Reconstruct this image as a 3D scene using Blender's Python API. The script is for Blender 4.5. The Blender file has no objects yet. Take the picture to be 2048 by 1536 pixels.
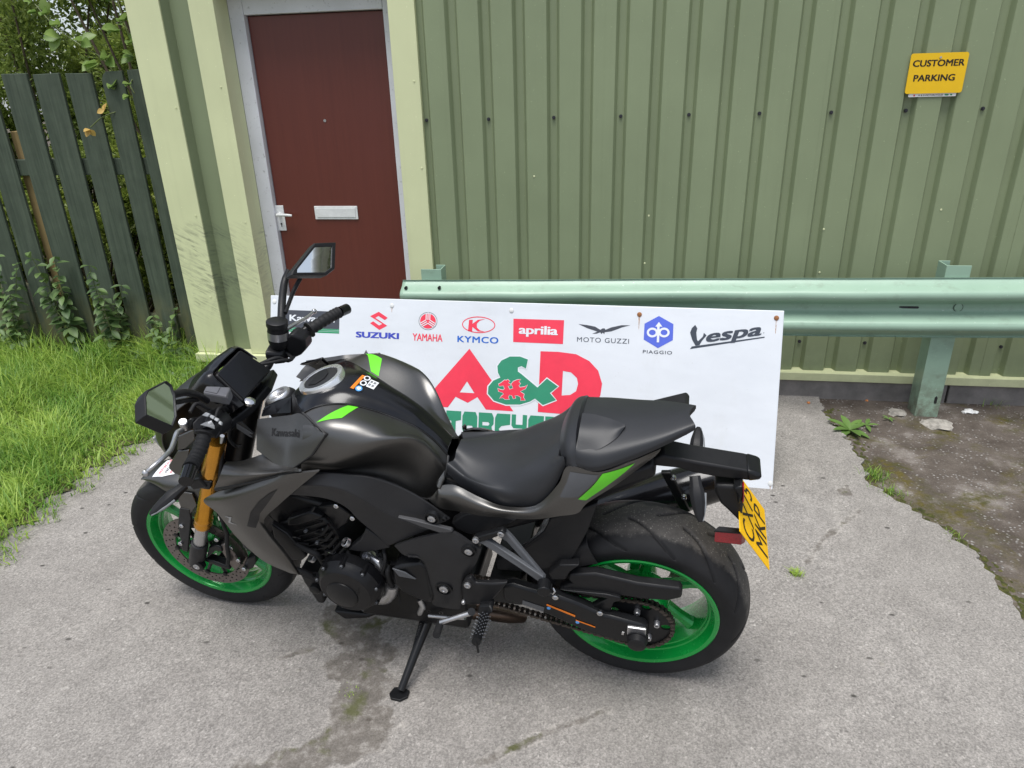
import bpy, bmesh, math, random
import numpy as np
from mathutils import Vector, Matrix
from mathutils.bvhtree import BVHTree
MIRROR_NL = (-0.891, -0.1194, 0.4381)
MIRROR_NR = (-0.8551, 0.2239, 0.4676)
CAM_LOC = (0.0, 0.0, 1.7121)
CAM_ROT = ((0.98776, -0.03605, 0.15174), (0.15363, 0.39265, -0.90677), (-0.02689, 0.91898, 0.39338))
BIKE_LOC = (0.0837, 1.8003, 0.003)
BIKE_LEAN = 0.2087
BIKE_HEAD = 3.0626
BOARD_O = (-1.7604, 2.9538, -0.0)
BOARD_E1 = (0.9993, -0.03731, -0.0003)
BOARD_E2 = (0.01248, 0.32676, 0.94502)
BOARD_W = 2.446
BOARD_H = 0.798
random.seed(7)
rng = np.random.default_rng(11)
R_ = math.radians
scene = bpy.context.scene
COL = scene.collection

# ---------------------------------------------------------------- camera, sky, sun, exposure
cam_d = bpy.data.cameras.new('camera')
cam_d.sensor_width = 36.0
cam_d.lens = 1420.0 / 2048.0 * 36.0
cam_d.clip_start = 0.05
cam_d.clip_end = 500.0
cam_o = bpy.data.objects.new('camera', cam_d)
COL.objects.link(cam_o)
mw = Matrix.Identity(4)
for i in range(3):
    for j in range(3):
        mw[i][j] = CAM_ROT[i][j]
    mw[i][3] = CAM_LOC[i]
cam_o.matrix_world = mw
scene.camera = cam_o

SUN_EL, SUN_AZ = 74.0, 190.0        # azimuth clockwise from +Y seen from above: behind the photographer
world = bpy.data.worlds.new('World')
scene.world = world
world.use_nodes = True
wn, wl = world.node_tree.nodes, world.node_tree.links
sky = wn.new('ShaderNodeTexSky')
sky.sky_type = 'NISHITA'
sky.sun_disc = False
sky.sun_elevation = R_(SUN_EL)
sky.sun_rotation = R_(SUN_AZ)
sky.air_density = 1.0
sky.dust_density = 2.0
sky.ozone_density = 1.0
# thin broken cloud over the whole sky
tcw = wn.new('ShaderNodeTexCoord'); nz = wn.new('ShaderNodeTexNoise')
nz.inputs['Scale'].default_value = 2.6; nz.inputs['Detail'].default_value = 6; nz.inputs['Roughness'].default_value = .55
wl.new(tcw.outputs['Generated'], nz.inputs['Vector'])
rmp = wn.new('ShaderNodeValToRGB')
rmp.color_ramp.elements[0].position = .36; rmp.color_ramp.elements[0].color = (.25, .25, .25, 1)
rmp.color_ramp.elements[1].position = .62; rmp.color_ramp.elements[1].color = (.85, .85, .85, 1)
wl.new(nz.outputs[0], rmp.inputs[0])
cm_ = wn.new('ShaderNodeMix'); cm_.data_type = 'RGBA'
wl.new(rmp.outputs[0], cm_.inputs[0]); wl.new(sky.outputs[0], cm_.inputs[6])
cm_.inputs[7].default_value = (5.2, 5.45, 5.9, 1)
wl.new(cm_.outputs[2], wn['Background'].inputs[0])
wn['Background'].inputs[1].default_value = 0.115
sun_d = bpy.data.lights.new('sun', 'SUN')
sun_d.energy = 2.6
sun_d.angle = R_(34.0)
sun_d.color = (1.0, 0.98, 0.95)
sun_o = bpy.data.objects.new('sun', sun_d)
COL.objects.link(sun_o)
sd = Vector((math.sin(R_(SUN_AZ)) * math.cos(R_(SUN_EL)), math.cos(R_(SUN_AZ)) * math.cos(R_(SUN_EL)), math.sin(R_(SUN_EL))))
sun_o.rotation_euler = sd.to_track_quat('Z', 'Y').to_euler()
sun_o.location = (0, -4, 8)
vs = scene.view_settings
vs.view_transform = 'Standard'
vs.look = 'None'
vs.exposure = 0.5
vs.gamma = 1.0
vs.use_curve_mapping = False

scene.cycles.max_bounces = 7
scene.cycles.diffuse_bounces = 3
scene.cycles.glossy_bounces = 4
scene.cycles.transparent_max_bounces = 6

# ---------------------------------------------------------------- materials
MATS = {}
class NT:
    """small node helper"""
    def __init__(s, name):
        s.m = bpy.data.materials.new(name)
        s.m.use_nodes = True
        s.n, s.l = s.m.node_tree.nodes, s.m.node_tree.links
        s.b = s.n['Principled BSDF']
        s.tc = s.n.new('ShaderNodeTexCoord')
        MATS[name] = s.m
    def node(s, t, **kw):
        n = s.n.new(t)
        for k, v in kw.items():
            if k.startswith('i_'):
                key = k[2:]
                key = int(key) if key.isdigit() else key.replace('_', ' ')
                s.put(v, n.inputs[key])
            else:
                setattr(n, k, v)
        return n
    def put(s, v, sock):
        if isinstance(v, bpy.types.NodeSocket):
            s.l.new(v, sock)
        else:
            sock.default_value = v if not (isinstance(v, tuple) and len(v) == 3 and sock.type == 'RGBA') else (*v, 1)
    def co(s, scale=(1, 1, 1), space='Object', rot=(0, 0, 0), loc=(0, 0, 0)):
        mp = s.n.new('ShaderNodeMapping')
        mp.inputs['Scale'].default_value = scale
        mp.inputs['Rotation'].default_value = rot
        mp.inputs['Location'].default_value = loc
        if space == 'World':
            g = s.n.new('ShaderNodeNewGeometry')
            s.l.new(g.outputs['Position'], mp.inputs[0])
        else:
            s.l.new(s.tc.outputs[space], mp.inputs[0])
        return mp.outputs[0]
    def noise(s, scale, detail=4, rough=.55, co=None, dist=0, out=0):
        n = s.n.new('ShaderNodeTexNoise')
        n.inputs['Scale'].default_value = scale
        n.inputs['Detail'].default_value = detail
        n.inputs['Roughness'].default_value = rough
        n.inputs['Distortion'].default_value = dist
        if co is not None:
            s.l.new(co, n.inputs['Vector'])
        return n.outputs[out]
    def ramp(s, fac, stops, interp='LINEAR'):
        n = s.n.new('ShaderNodeValToRGB')
        n.color_ramp.interpolation = interp
        e = n.color_ramp.elements
        while len(e) < len(stops):
            e.new(0.5)
        for el, (p, c) in zip(e, stops):
            el.position = p
            el.color = (c, c, c, 1) if not isinstance(c, tuple) else (*c, 1)
        s.l.new(fac, n.inputs[0])
        return n.outputs[0]
    def mix(s, fac, a, b, mode='MIX'):
        n = s.n.new('ShaderNodeMix')
        n.data_type = 'RGBA'
        n.blend_type = mode
        s.put(fac, n.inputs[0]); s.put(a, n.inputs[6]); s.put(b, n.inputs[7])
        return n.outputs[2]
    def math(s, op, a, b=0.0, c=None, clamp=False):
        n = s.n.new('ShaderNodeMath')
        n.operation = op
        n.use_clamp = clamp
        s.put(a, n.inputs[0]); s.put(b, n.inputs[1])
        if c is not None:
            s.put(c, n.inputs[2])
        return n.outputs[0]
    def bump(s, height, strength=.3, dist=.01):
        n = s.n.new('ShaderNodeBump')
        n.inputs['Strength'].default_value = strength
        n.inputs['Distance'].default_value = dist
        s.l.new(height, n.inputs['Height'])
        s.l.new(n.outputs[0], s.b.inputs['Normal'])
    def set(s, **kw):
        for k, v in kw.items():
            s.put(v, s.b.inputs[k.replace('_', ' ')])
        return s

def simple(name, col, rough=.5, metal=0.0, spec=.5, coat=0.0, var=.12, vscale=14.0, bump=0.0, bscale=300.0, rvar=.08):
    m = NT(name)
    co = m.co()
    n = m.noise(vscale, 5, .6, co)
    c2 = tuple(min(1, x * (1 - var)) for x in col)
    c3 = tuple(min(1, x * (1 + var)) for x in col)
    m.set(Base_Color=m.ramp(n, [(.3, c2), (.7, c3)]), Metallic=metal)
    m.b.inputs['Specular IOR Level'].default_value = spec
    m.set(Roughness=m.ramp(m.noise(vscale * 2.3, 4, .6, co), [(.3, max(0, rough - rvar)), (.7, min(1, rough + rvar))]))
    if coat:
        m.set(Coat_Weight=coat, Coat_Roughness=.06)
    if bump:
        m.bump(m.noise(bscale, 2, .5, co), bump, .002)
    return m.m

# ---------------------------------------------------------------- geometry helpers
def link(name, me, mat=None, parent=None, smooth=None):
    o = bpy.data.objects.new(name, me)
    COL.objects.link(o)
    if mat is not None and len(me.materials) == 0:
        me.materials.append(MATS[mat] if isinstance(mat, str) else mat)
    if parent is not None:
        o.parent = parent
    if smooth is not None:
        shade(me, smooth)
    return o
def shade(me, ang):
    """smooth faces, sharp edges above ang degrees"""
    n = len(me.polygons)
    if ang <= 0:
        return
    me.polygons.foreach_set('use_smooth', [True] * n)
    if ang < 180:
        bm = bmesh.new(); bm.from_mesh(me)
        a = R_(ang)
        for e in bm.edges:
            if len(e.link_faces) == 2 and e.calc_face_angle(0) > a:
                e.smooth = False
        bm.to_mesh(me); bm.free()
def mesh(verts, faces, name='m'):
    me = bpy.data.meshes.new(name)
    me.from_pydata([tuple(v) for v in verts], [], faces)
    me.update()
    return me
class MB:
    """collects boxes, tubes, prisms into one mesh"""
    def __init__(s): s.v, s.f = [], []
    def add(s, v, f):
        k = len(s.v)
        s.v += [tuple(map(float, p)) for p in v]
        s.f += [tuple(k + i for i in q) for q in f]
        return s
    def box(s, lo, hi, M=None):
        x0, y0, z0 = lo; x1, y1, z1 = hi
        v = [(x0,y0,z0),(x1,y0,z0),(x1,y1,z0),(x0,y1,z0),(x0,y0,z1),(x1,y0,z1),(x1,y1,z1),(x0,y1,z1)]
        if M is not None: v = [M @ Vector(p) for p in v]
        return s.add(v, [(0,3,2,1),(4,5,6,7),(0,1,5,4),(1,2,6,5),(2,3,7,6),(3,0,4,7)])
    def cyl(s, a, b, r0, r1=None, n=16, caps=True):
        r1 = r0 if r1 is None else r1
        a, b = Vector(a), Vector(b)
        d = (b - a).normalized()
        u = d.orthogonal().normalized(); w = d.cross(u)
        v = []
        for c, r in ((a, r0), (b, r1)):
            for i in range(n):
                t = 2 * math.pi * i / n
                v.append(c + u * (r * math.cos(t)) + w * (r * math.sin(t)))
        f = [(i, (i + 1) % n, n + (i + 1) % n, n + i) for i in range(n)]
        if caps: f += [tuple(range(n - 1, -1, -1)), tuple(range(n, 2 * n))]
        return s.add(v, f)
    def tube(s, pts, r, n=10, caps=True):
        """round tube along points; r a number or a list"""
        P = [Vector(p) for p in pts]
        rr = r if isinstance(r, (list, tuple)) else [r] * len(P)
        v = []; u = None
        for i, p in enumerate(P):
            d = (P[min(i + 1, len(P) - 1)] - P[max(i - 1, 0)]).normalized()
            if u is None: u = d.orthogonal().normalized()
            else: u = (u - d * u.dot(d)).normalized()
            w = d.cross(u)
            for k in range(n):
                t = 2 * math.pi * k / n
                v.append(p + u * (rr[i] * math.cos(t)) + w * (rr[i] * math.sin(t)))
        f = []
        for i in range(len(P) - 1):
            for k in range(n):
                f.append((i*n+k, i*n+(k+1) % n, (i+1)*n+(k+1) % n, (i+1)*n+k))
        if caps: f += [tuple(range(n - 1, -1, -1)), tuple(range((len(P)-1)*n, len(P)*n))]
        return s.add(v, f)
    def lathe(s, prof, c, axis, n=48, close=False):
        """profile [(along, radius)] turned about axis through c"""
        c = Vector(c); d = Vector(axis).normalized()
        u = d.orthogonal().normalized(); w = d.cross(u)
        v = []
        for a, r in prof:
            for i in range(n):
                t = 2 * math.pi * i / n
                v.append(c + d * a + u * (r * math.cos(t)) + w * (r * math.sin(t)))
        m = len(prof); f = []
        for j in range(m if close else m - 1):
            for i in range(n):
                f.append((j*n+i, j*n+(i+1) % n, ((j+1) % m)*n+(i+1) % n, ((j+1) % m)*n+i))
        return s.add(v, f)
    def prism(s, poly, off):
        """polygon of 3D points extruded by the vector off"""
        n = len(poly); off = Vector(off)
        v = [Vector(p) for p in poly] + [Vector(p) + off for p in poly]
        f = [tuple(range(n - 1, -1, -1)), tuple(range(n, 2 * n))] + [(i, (i+1) % n, n+(i+1) % n, n+i) for i in range(n)]
        return s.add(v, f)
    def build(s, name, mat, parent=None, smooth=40, bevel=0.0, seg=2, fix=True):
        me = mesh(s.v, s.f, name)
        if fix:
            bm = bmesh.new(); bm.from_mesh(me)
            bmesh.ops.recalc_face_normals(bm, faces=bm.faces)
            bm.to_mesh(me); bm.free()
        o = link(name, me, mat, parent, smooth)
        if bevel:
            md = o.modifiers.new('bevel', 'BEVEL')
            md.width = bevel; md.segments = seg; md.limit_method = 'ANGLE'; md.angle_limit = R_(35)
            md.harden_normals = False
        return o
def tag(o, label, cat=None, group=None, kind=None):
    if label: o['label'] = label
    if cat: o['category'] = cat
    if group: o['group'] = group
    if kind: o['kind'] = kind
    return o
def empty(name, loc=(0, 0, 0), rot=(0, 0, 0), parent=None):
    o = bpy.data.objects.new(name, None)
    o.empty_display_size = .1
    COL.objects.link(o)
    o.location = loc; o.rotation_euler = rot
    if parent is not None: o.parent = parent
    return o
def crom(P, t):
    """Catmull-Rom through rows P (n,...) at parameters t in [0,n-1]"""
    P = np.asarray(P, float); n = len(P)
    if n == 2:
        t = np.asarray(t)[:, None] if P.ndim == 2 else np.asarray(t)[:, None, None]
        return P[0] * (1 - t) + P[1] * t
    out = []
    for x in t:
        i = min(int(x), n - 2); u = x - i
        p1, p2 = P[i], P[i + 1]
        p0 = P[i - 1] if i > 0 else 2 * p1 - p2
        p3 = P[i + 2] if i + 2 < n else 2 * p2 - p1
        out.append(.5 * (2*p1 + (p2-p0)*u + (2*p0-5*p1+4*p2-p3)*u*u + (3*p1-p0-3*p2+p3)*u**3))
    return np.array(out)
def patch_mesh(rows, nu=6, nv=6, thick=.004, out=(0, 1, 0), name='patch', roll=0.0):
    """smooth sheet through rows of points, given thickness away from 'out'"""
    A = np.asarray(rows, float)
    m, n = A.shape[:2]
    G = crom(A, np.linspace(0, m - 1, (m - 1) * nv + 1))
    G = np.swapaxes(crom(np.swapaxes(G, 0, 1), np.linspace(0, n - 1, (n - 1) * nu + 1)), 0, 1)
    a, b = G.shape[:2]
    du = np.gradient(G, axis=1); dv = np.gradient(G, axis=0)
    N = np.cross(du, dv); L = np.linalg.norm(N, axis=2, keepdims=True); N = N / np.maximum(L, 1e-9)
    if (N * np.array(out)).sum() < 0: N = -N
    top = G.reshape(-1, 3); bot = (G - N * thick).reshape(-1, 3)
    idx = lambda i, j, k=0: k * a * b + i * b + j
    f = []
    for i in range(a - 1):
        for j in range(b - 1):
            f.append((idx(i, j), idx(i, j+1), idx(i+1, j+1), idx(i+1, j)))
            f.append((idx(i, j, 1), idx(i+1, j, 1), idx(i+1, j+1, 1), idx(i, j+1, 1)))
    for j in range(b - 1):
        f.append((idx(0, j), idx(0, j, 1), idx(0, j+1, 1), idx(0, j+1)))
        f.append((idx(a-1, j), idx(a-1, j+1), idx(a-1, j+1, 1), idx(a-1, j, 1)))
    for i in range(a - 1):
        f.append((idx(i, 0), idx(i+1, 0), idx(i+1, 0, 1), idx(i, 0, 1)))
        f.append((idx(i, b-1), idx(i, b-1, 1), idx(i+1, b-1, 1), idx(i+1, b-1)))
    me = mesh(np.concatenate([top, bot]), f, name)
    bm = bmesh.new(); bm.from_mesh(me)
    bmesh.ops.remove_doubles(bm, verts=bm.verts, dist=1e-5)
    bmesh.ops.recalc_face_normals(bm, faces=bm.faces)
    bm.to_mesh(me); bm.free()
    return me
def patch(name, rows, mat, parent, nu=6, nv=6, thick=.004, out=(0, 1, 0), smooth=50, bevel=.0015):
    o = link(name, patch_mesh(rows, nu, nv, thick, out, name), mat, parent, smooth)
    if bevel:
        md = o.modifiers.new('bevel', 'BEVEL')
        md.width = bevel; md.segments = 2; md.limit_method = 'ANGLE'; md.angle_limit = R_(50)
    return o
def mir(rows):
    """mirror points across the bike's centre plane"""
    if isinstance(rows[0], (int, float)): return (rows[0], -rows[1], rows[2])
    return [mir(r) for r in rows]
def text_mesh(s, size=1.0, bold=0.0, shear=0.0, space=1.0, extrude=0.0, align='LEFT', res=3):
    cu = bpy.data.curves.new('t', 'FONT')
    cu.body = s; cu.size = size; cu.shear = shear
    cu.space_character = space; cu.extrude = extrude; cu.align_x = align; cu.resolution_u = res
    o = bpy.data.objects.new('t', cu); COL.objects.link(o)
    bpy.context.view_layer.update()
    me = bpy.data.meshes.new_from_object(o)
    bpy.data.objects.remove(o); bpy.data.curves.remove(cu)
    if bold:                                            # heavier strokes: shifted layers 0.1 mm apart
        bm = bmesh.new()
        for k, (dx, dy) in enumerate(((-1, -.5), (-1, .5), (1, -.5), (1, .5), (0, 0))):
            n0 = len(bm.verts)
            bm.from_mesh(me); bm.verts.ensure_lookup_table()
            for v in bm.verts[n0:]: v.co += Vector((dx * bold * size, dy * bold * size, k * .0001))
        bm.to_mesh(me); bm.free()
    return me
def fit_text(me, x0, x1, y0, y1):
    """scale a text mesh to the rectangle"""
    co = np.array([v.co for v in me.vertices])
    lo, hi = co.min(0), co.max(0)
    for v in me.vertices:
        v.co.x = x0 + (v.co.x - lo[0]) / (hi[0] - lo[0]) * (x1 - x0)
        v.co.y = y0 + (v.co.y - lo[1]) / (hi[1] - lo[1]) * (y1 - y0)
    return me
def flat_poly(polys, holes=(), z=0.0):
    """filled flat shape from 2D loops (even-odd)"""
    cu = bpy.data.curves.new('p', 'CURVE')
    cu.dimensions = '2D'; cu.fill_mode = 'BOTH'
    for lp in list(polys) + list(holes):
        sp = cu.splines.new('POLY'); sp.points.add(len(lp) - 1)
        for p, q in zip(sp.points, lp): p.co = (q[0], q[1], 0, 1)
        sp.use_cyclic_u = True
    o = bpy.data.objects.new('p', cu); COL.objects.link(o)
    bpy.context.view_layer.update()
    me = bpy.data.meshes.new_from_object(o)
    bpy.data.objects.remove(o); bpy.data.curves.remove(cu)
    for v in me.vertices: v.co.z = z
    return me
def place(me, O, e1, e2, h=0.0):
    """move a flat mesh from its own plane to plane O,e1,e2, h above it"""
    O, e1, e2 = Vector(O), Vector(e1), Vector(e2); n = e1.cross(e2)
    for v in me.vertices:
        p = v.co.copy(); v.co = O + e1 * p.x + e2 * p.y + n * (h + p.z)
    return me
def ellipse(cx, cy, rx, ry, n=40, a0=0.0, a1=2 * math.pi):
    return [(cx + rx * math.cos(a0 + (a1 - a0) * i / n), cy + ry * math.sin(a0 + (a1 - a0) * i / n)) for i in range(n if a1 - a0 > 6.28 else n + 1)]

# ---------------------------------------------------------------- setting: materials
D = 3.944                                   # outer face of the cladding
m = NT('path')                              # worn grey asphalt path with pale aggregate
co = m.co(space='World')
big = m.noise(1.3, 5, .6, co)
mid = m.noise(9, 5, .65, co)
fine = m.noise(170, 3, .7, co)
vo = m.node('ShaderNodeTexVoronoi', i_Scale=150.0); m.l.new(co, vo.inputs['Vector'])
chip = m.ramp(vo.outputs['Color'], [(0, .55), (.5, .95), (.86, 1.1), (1, 1.75)])
base = m.ramp(big, [(.3, (.3, .288, .276)), (.7, (.39, .376, .36))])
base = m.mix(.45, base, m.ramp(mid, [(.3, (.235, .227, .219)), (.7, (.44, .426, .41))]))
base = m.mix(.7, base, chip, 'MULTIPLY')
base = m.mix(.52, base, m.ramp(fine, [(.36, .4), (.62, 1.4)]), 'MULTIPLY')
vo2 = m.node('ShaderNodeTexVoronoi', i_Scale=46.0); m.l.new(co, vo2.inputs['Vector'])
base = m.mix(m.ramp(vo2.outputs['Distance'], [(.05, .9), (.13, 0)]), base, m.mix(m.ramp(m.noise(40, 2, .5, co), [(.45, 0), (.55, 1)]), base, (.5, .49, .47)))
dk = m.node('ShaderNodeTexVoronoi', i_Scale=7.5); m.l.new(m.co((1, 1.6, 1), 'World', (0, 0, .5)), dk.inputs['Vector'])
base = m.mix(m.math('MULTIPLY', m.ramp(dk.outputs['Distance'], [(.05, .95), (.1, 0)]), m.ramp(m.noise(3.1, 2, .5, co), [(.42, 0), (.52, 1)])), base, (.05, .047, .044))
base = m.mix(m.ramp(m.noise(.9, 5, .68, co, .4), [(.42, 0), (.7, .42)]), base, (.2, .19, .178))
base = m.mix(m.ramp(m.noise(2.7, 6, .7, m.co((1, .35, 1), 'World', (0, 0, .3))), [(.58, 0), (.72, .4)]), base, (.46, .445, .425))
att = m.node('ShaderNodeAttribute', attribute_name='stain')
st = m.math('ADD', att.outputs['Fac'], m.math('MULTIPLY', m.math('SUBTRACT', m.noise(11, 5, .7, co), .5), 1.15))
stm = m.ramp(st, [(.42, 0), (.56, 1)])
rim = m.ramp(st, [(.3, 0), (.4, .55), (.5, 0)])
base = m.mix(m.math('MULTIPLY', rim, m.ramp(m.noise(30, 3, .6, co), [(.45, 0), (.6, 1)])), base, (.5, .48, .45))
dirt = m.ramp(m.noise(26, 5, .7, co), [(.3, (.07, .06, .05)), (.52, (.15, .135, .118)), (.66, (.36, .345, .325))])
base = m.mix(m.math('MULTIPLY', stm, .68), base, dirt)
moss = m.ramp(m.noise(7, 4, .6, co), [(.56, 0), (.66, 1)])
base = m.mix(m.math('MULTIPLY', m.math('MULTIPLY', stm, moss), .7), base, (.085, .1, .02))
base = m.mix(1.0, base, (.86, .835, .805), 'MULTIPLY')
m.set(Base_Color=base, Roughness=.92)
m.b.inputs['Specular IOR Level'].default_value = .25
m.bump(m.math('ADD', m.math('MULTIPLY', vo.outputs['Distance'], .6), fine), .55, .004)

m = NT('old_tarmac')                        # older dark surface by the wall, mossy, pale stones showing
co = m.co(space='World')
vo = m.node('ShaderNodeTexVoronoi', i_Scale=58.0); m.l.new(co, vo.inputs['Vector'])
base = m.ramp(m.noise(4.2, 6, .65, co), [(.3, (.055, .044, .036)), (.55, (.125, .105, .09)), (.72, (.29, .262, .24))])
stones = m.math('MULTIPLY', m.ramp(vo.outputs['Distance'], [(.2, 1), (.36, 0)]), m.ramp(m.noise(15, 4, .6, co), [(.44, 0), (.58, .9)]))
base = m.mix(stones, base, m.ramp(vo.outputs['Color'], [(.2, (.17, .16, .15)), (.9, (.45, .43, .41))]))
moss = m.ramp(m.noise(2.6, 5, .65, co, .6), [(.49, 0), (.6, .9)])
base = m.mix(m.math('MULTIPLY', moss, m.ramp(m.noise(38, 3, .6, co), [(.35, .2), (.6, 1)])), base, m.ramp(m.noise(9, 3, .5, co), [(.4, (.06, .06, .014)), (.65, (.105, .085, .02))]))
base = m.mix(.5, base, m.ramp(m.noise(140, 3, .7, co), [(.3, .5), (.7, 1.4)]), 'MULTIPLY')
m.set(Base_Color=base, Roughness=.95)
m.b.inputs['Specular IOR Level'].default_value = .2
m.bump(m.math('ADD', m.noise(60, 4, .6, co), m.math('MULTIPLY', stones, .5)), .7, .008)

m = NT('soil')
co = m.co(space='World')
m.set(Base_Color=m.ramp(m.noise(18, 5, .65, co), [(.3, (.05, .045, .022)), (.55, (.1, .095, .04)), (.75, (.2, .17, .1))]), Roughness=.95)
m.bump(m.noise(40, 4, .6, co), .8, .02)

def sheet_mat(name, col, dark, rough, scuff=0.0):
    m = NT(name)
    co = m.co(space='World')
    n1 = m.noise(1.6, 4, .6, co)
    streak = m.noise(1.0, 4, .6, m.co((26, 26, .8), 'World'))
    c = m.ramp(n1, [(.3, tuple(x * .93 for x in col)), (.7, tuple(x * 1.06 for x in col))])
    c = m.mix(m.ramp(streak, [(.52, 0), (.85, .16)]), c, dark)
    sep = m.node('ShaderNodeSeparateXYZ')
    g = m.node('ShaderNodeNewGeometry'); m.l.new(g.outputs['Position'], sep.inputs[0])
    low = m.ramp(m.math('MULTIPLY', sep.outputs[2], 1.0), [(.1, .45), (.42, 0)])
    c = m.mix(m.math('MULTIPLY', low, m.ramp(m.noise(12, 5, .7, co), [(.35, .2), (.7, 1)])), c, tuple(x * .8 for x in dark))
    sp = m.noise(95, 2, .5, co)
    c = m.mix(m.ramp(sp, [(.735, 0), (.76, .6)]), c, tuple(min(1, x * 1.7) for x in col))
    if scuff:
        zz = sep.outputs[2]
        band = m.math('MULTIPLY', m.ramp(zz, [(.3, 0), (.6, 1)]), m.ramp(zz, [(.9, 1), (1.0, 0)]))
        mp2 = m.n.new('ShaderNodeMapping'); mp2.inputs['Scale'].default_value = (2.4, 2.4, 22)
        m.l.new(m.co((1, 1, 1), 'World', (0, R_(-28), 0)), mp2.inputs[0])
        wav = m.noise(1.6, 6, .66, mp2.outputs[0], 2.2)
        sc = m.math('MULTIPLY', m.math('MULTIPLY', m.math('MULTIPLY', m.math('ADD', m.ramp(wav, [(.46, 0), (.62, .8)]), m.ramp(m.noise(4.5, 4, .6, co, 1.2), [(.5, 0), (.8, .6)])), m.ramp(m.noise(5.5, 3, .6, co, .8), [(.34, 0), (.56, 1)])), band), m.ramp(m.noise(2.2, 3, .5, co), [(.35, .3), (.6, 1)]))
        c = m.mix(m.math('MULTIPLY', sc, scuff, clamp=True), c, (.055, .062, .058))
    m.set(Base_Color=c, Roughness=m.ramp(n1, [(.3, rough - .06), (.7, rough + .06)]))
    m.b.inputs['Specular IOR Level'].default_value = .4
    m.bump(m.noise(5, 3, .5, m.co((1, 1, .35), 'World')), .12, .02)
    return m
sheet_mat('cladding_green', (.243, .29, .17), (.16, .185, .105), .42)
sheet_mat('cladding_green_scuffed', (.243, .29, .17), (.16, .185, .105), .42, .8)
sheet_mat('cream_steel', (.65, .68, .41), (.45, .47, .28), .42)
sheet_mat('cream_steel_scuffed', (.65, .68, .41), (.45, .47, .28), .42, .75)
m = NT('door_red')
co = m.co(space='World')
gr = m.noise(1.0, 5, .65, m.co((60, 60, 2.2), 'World'))
c = m.ramp(gr, [(.3, (.108, .024, .0165)), (.7, (.128, .0295, .0195))])
c = m.mix(m.ramp(m.noise(2.1, 4, .6, co), [(.5, 0), (.75, .35)]), c, (.13, .032, .026))
m.set(Base_Color=c, Roughness=.38)
m.bump(gr, .06, .002)
m = NT('white_wood')
co = m.co(space='World')
c = m.ramp(m.noise(3, 5, .6, co), [(.3, (.6, .61, .64)), (.7, (.72, .73, .77))])
c = m.mix(m.ramp(m.noise(38, 5, .7, co), [(.6, 0), (.72, .7)]), c, (.3, .3, .3))
m.set(Base_Color=c, Roughness=.5)
m.bump(m.noise(24, 4, .6, m.co((4, 4, 1), 'World')), .25, .004)
simple('white_plastic', (.75, .76, .74), .35)
simple('white_metal', (.7, .71, .7), .32)
simple('dark_metal', (.05, .05, .06), .4, .6)
simple('steel', (.55, .55, .56), .3, 1.0)
simple('rusty', (.3, .13, .05), .7, .3, var=.4, vscale=60)
simple('concrete', (.2, .185, .175), .9, var=.3, vscale=9, bump=.6, bscale=90)
simple('black', (.012, .012, .013), .5)
m = NT('barrier_green')
co = m.co(space='World')
c = m.ramp(m.noise(2.2, 4, .6, co), [(.3, (.275, .405, .31)), (.7, (.315, .455, .35))])
c = m.mix(m.ramp(m.noise(70, 3, .6, co), [(.69, 0), (.73, .8)]), c, (.6, .68, .62))
c = m.mix(m.ramp(m.noise(13, 5, .7, m.co((.6, 1, 1), 'World')), [(.55, 0), (.75, .5)]), c, (.16, .19, .14))
sep = m.node('ShaderNodeSeparateXYZ'); gq = m.node('ShaderNodeNewGeometry'); m.l.new(gq.outputs['Position'], sep.inputs[0])
c = m.mix(m.math('MULTIPLY', m.ramp(sep.outputs[2], [(.02, .9), (.3, 0)]), m.ramp(m.noise(25, 5, .7, co), [(.35, .2), (.65, 1)])), c, (.12, .11, .08))
c = m.mix(m.ramp(m.noise(8, 6, .75, m.co((3, 3, .5), 'World')), [(.66, 0), (.78, .6)]), c, (.2, .12, .06))
m.set(Base_Color=c, Roughness=.36)
m.bump(m.noise(16, 3, .5, co), .06, .01)
def wood(name, c0, c1, low=None):
    m = NT(name)
    oi = m.node('ShaderNodeObjectInfo')
    cw = m.node('ShaderNodeVectorMath', operation='ADD')
    m.l.new(m.co((26, 26, 1.1), 'World'), cw.inputs[0])
    m.l.new(oi.outputs['Random'], cw.inputs[1])
    gr = m.noise(1.2, 6, .6, cw.outputs[0], 1.1)
    c = m.ramp(gr, [(.28, c0), (.72, c1)])
    c = m.mix(.35, c, m.ramp(m.noise(9, 4, .6, m.co(space='World')), [(.3, .65), (.7, 1.3)]), 'MULTIPLY')
    if low:
        sep = m.node('ShaderNodeSeparateXYZ')
        g = m.node('ShaderNodeNewGeometry'); m.l.new(g.outputs['Position'], sep.inputs[0])
        k = m.math('MULTIPLY', m.ramp(sep.outputs[2], [(.12, .95), (.5, 0)]), m.ramp(m.noise(7, 5, .65, m.co((2, 2, .6), 'World')), [(.38, 0), (.62, 1)]))
        c = m.mix(k, c, low)
    m.set(Base_Color=c, Roughness=.72)
    m.b.inputs['Specular IOR Level'].default_value = .3
    m.bump(gr, .4, .004)
wood('fence_green', (.044, .06, .043), (.088, .11, .08), (.17, .155, .065))
wood('bare_timber', (.3, .21, .09), (.42, .31, .15))
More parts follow.
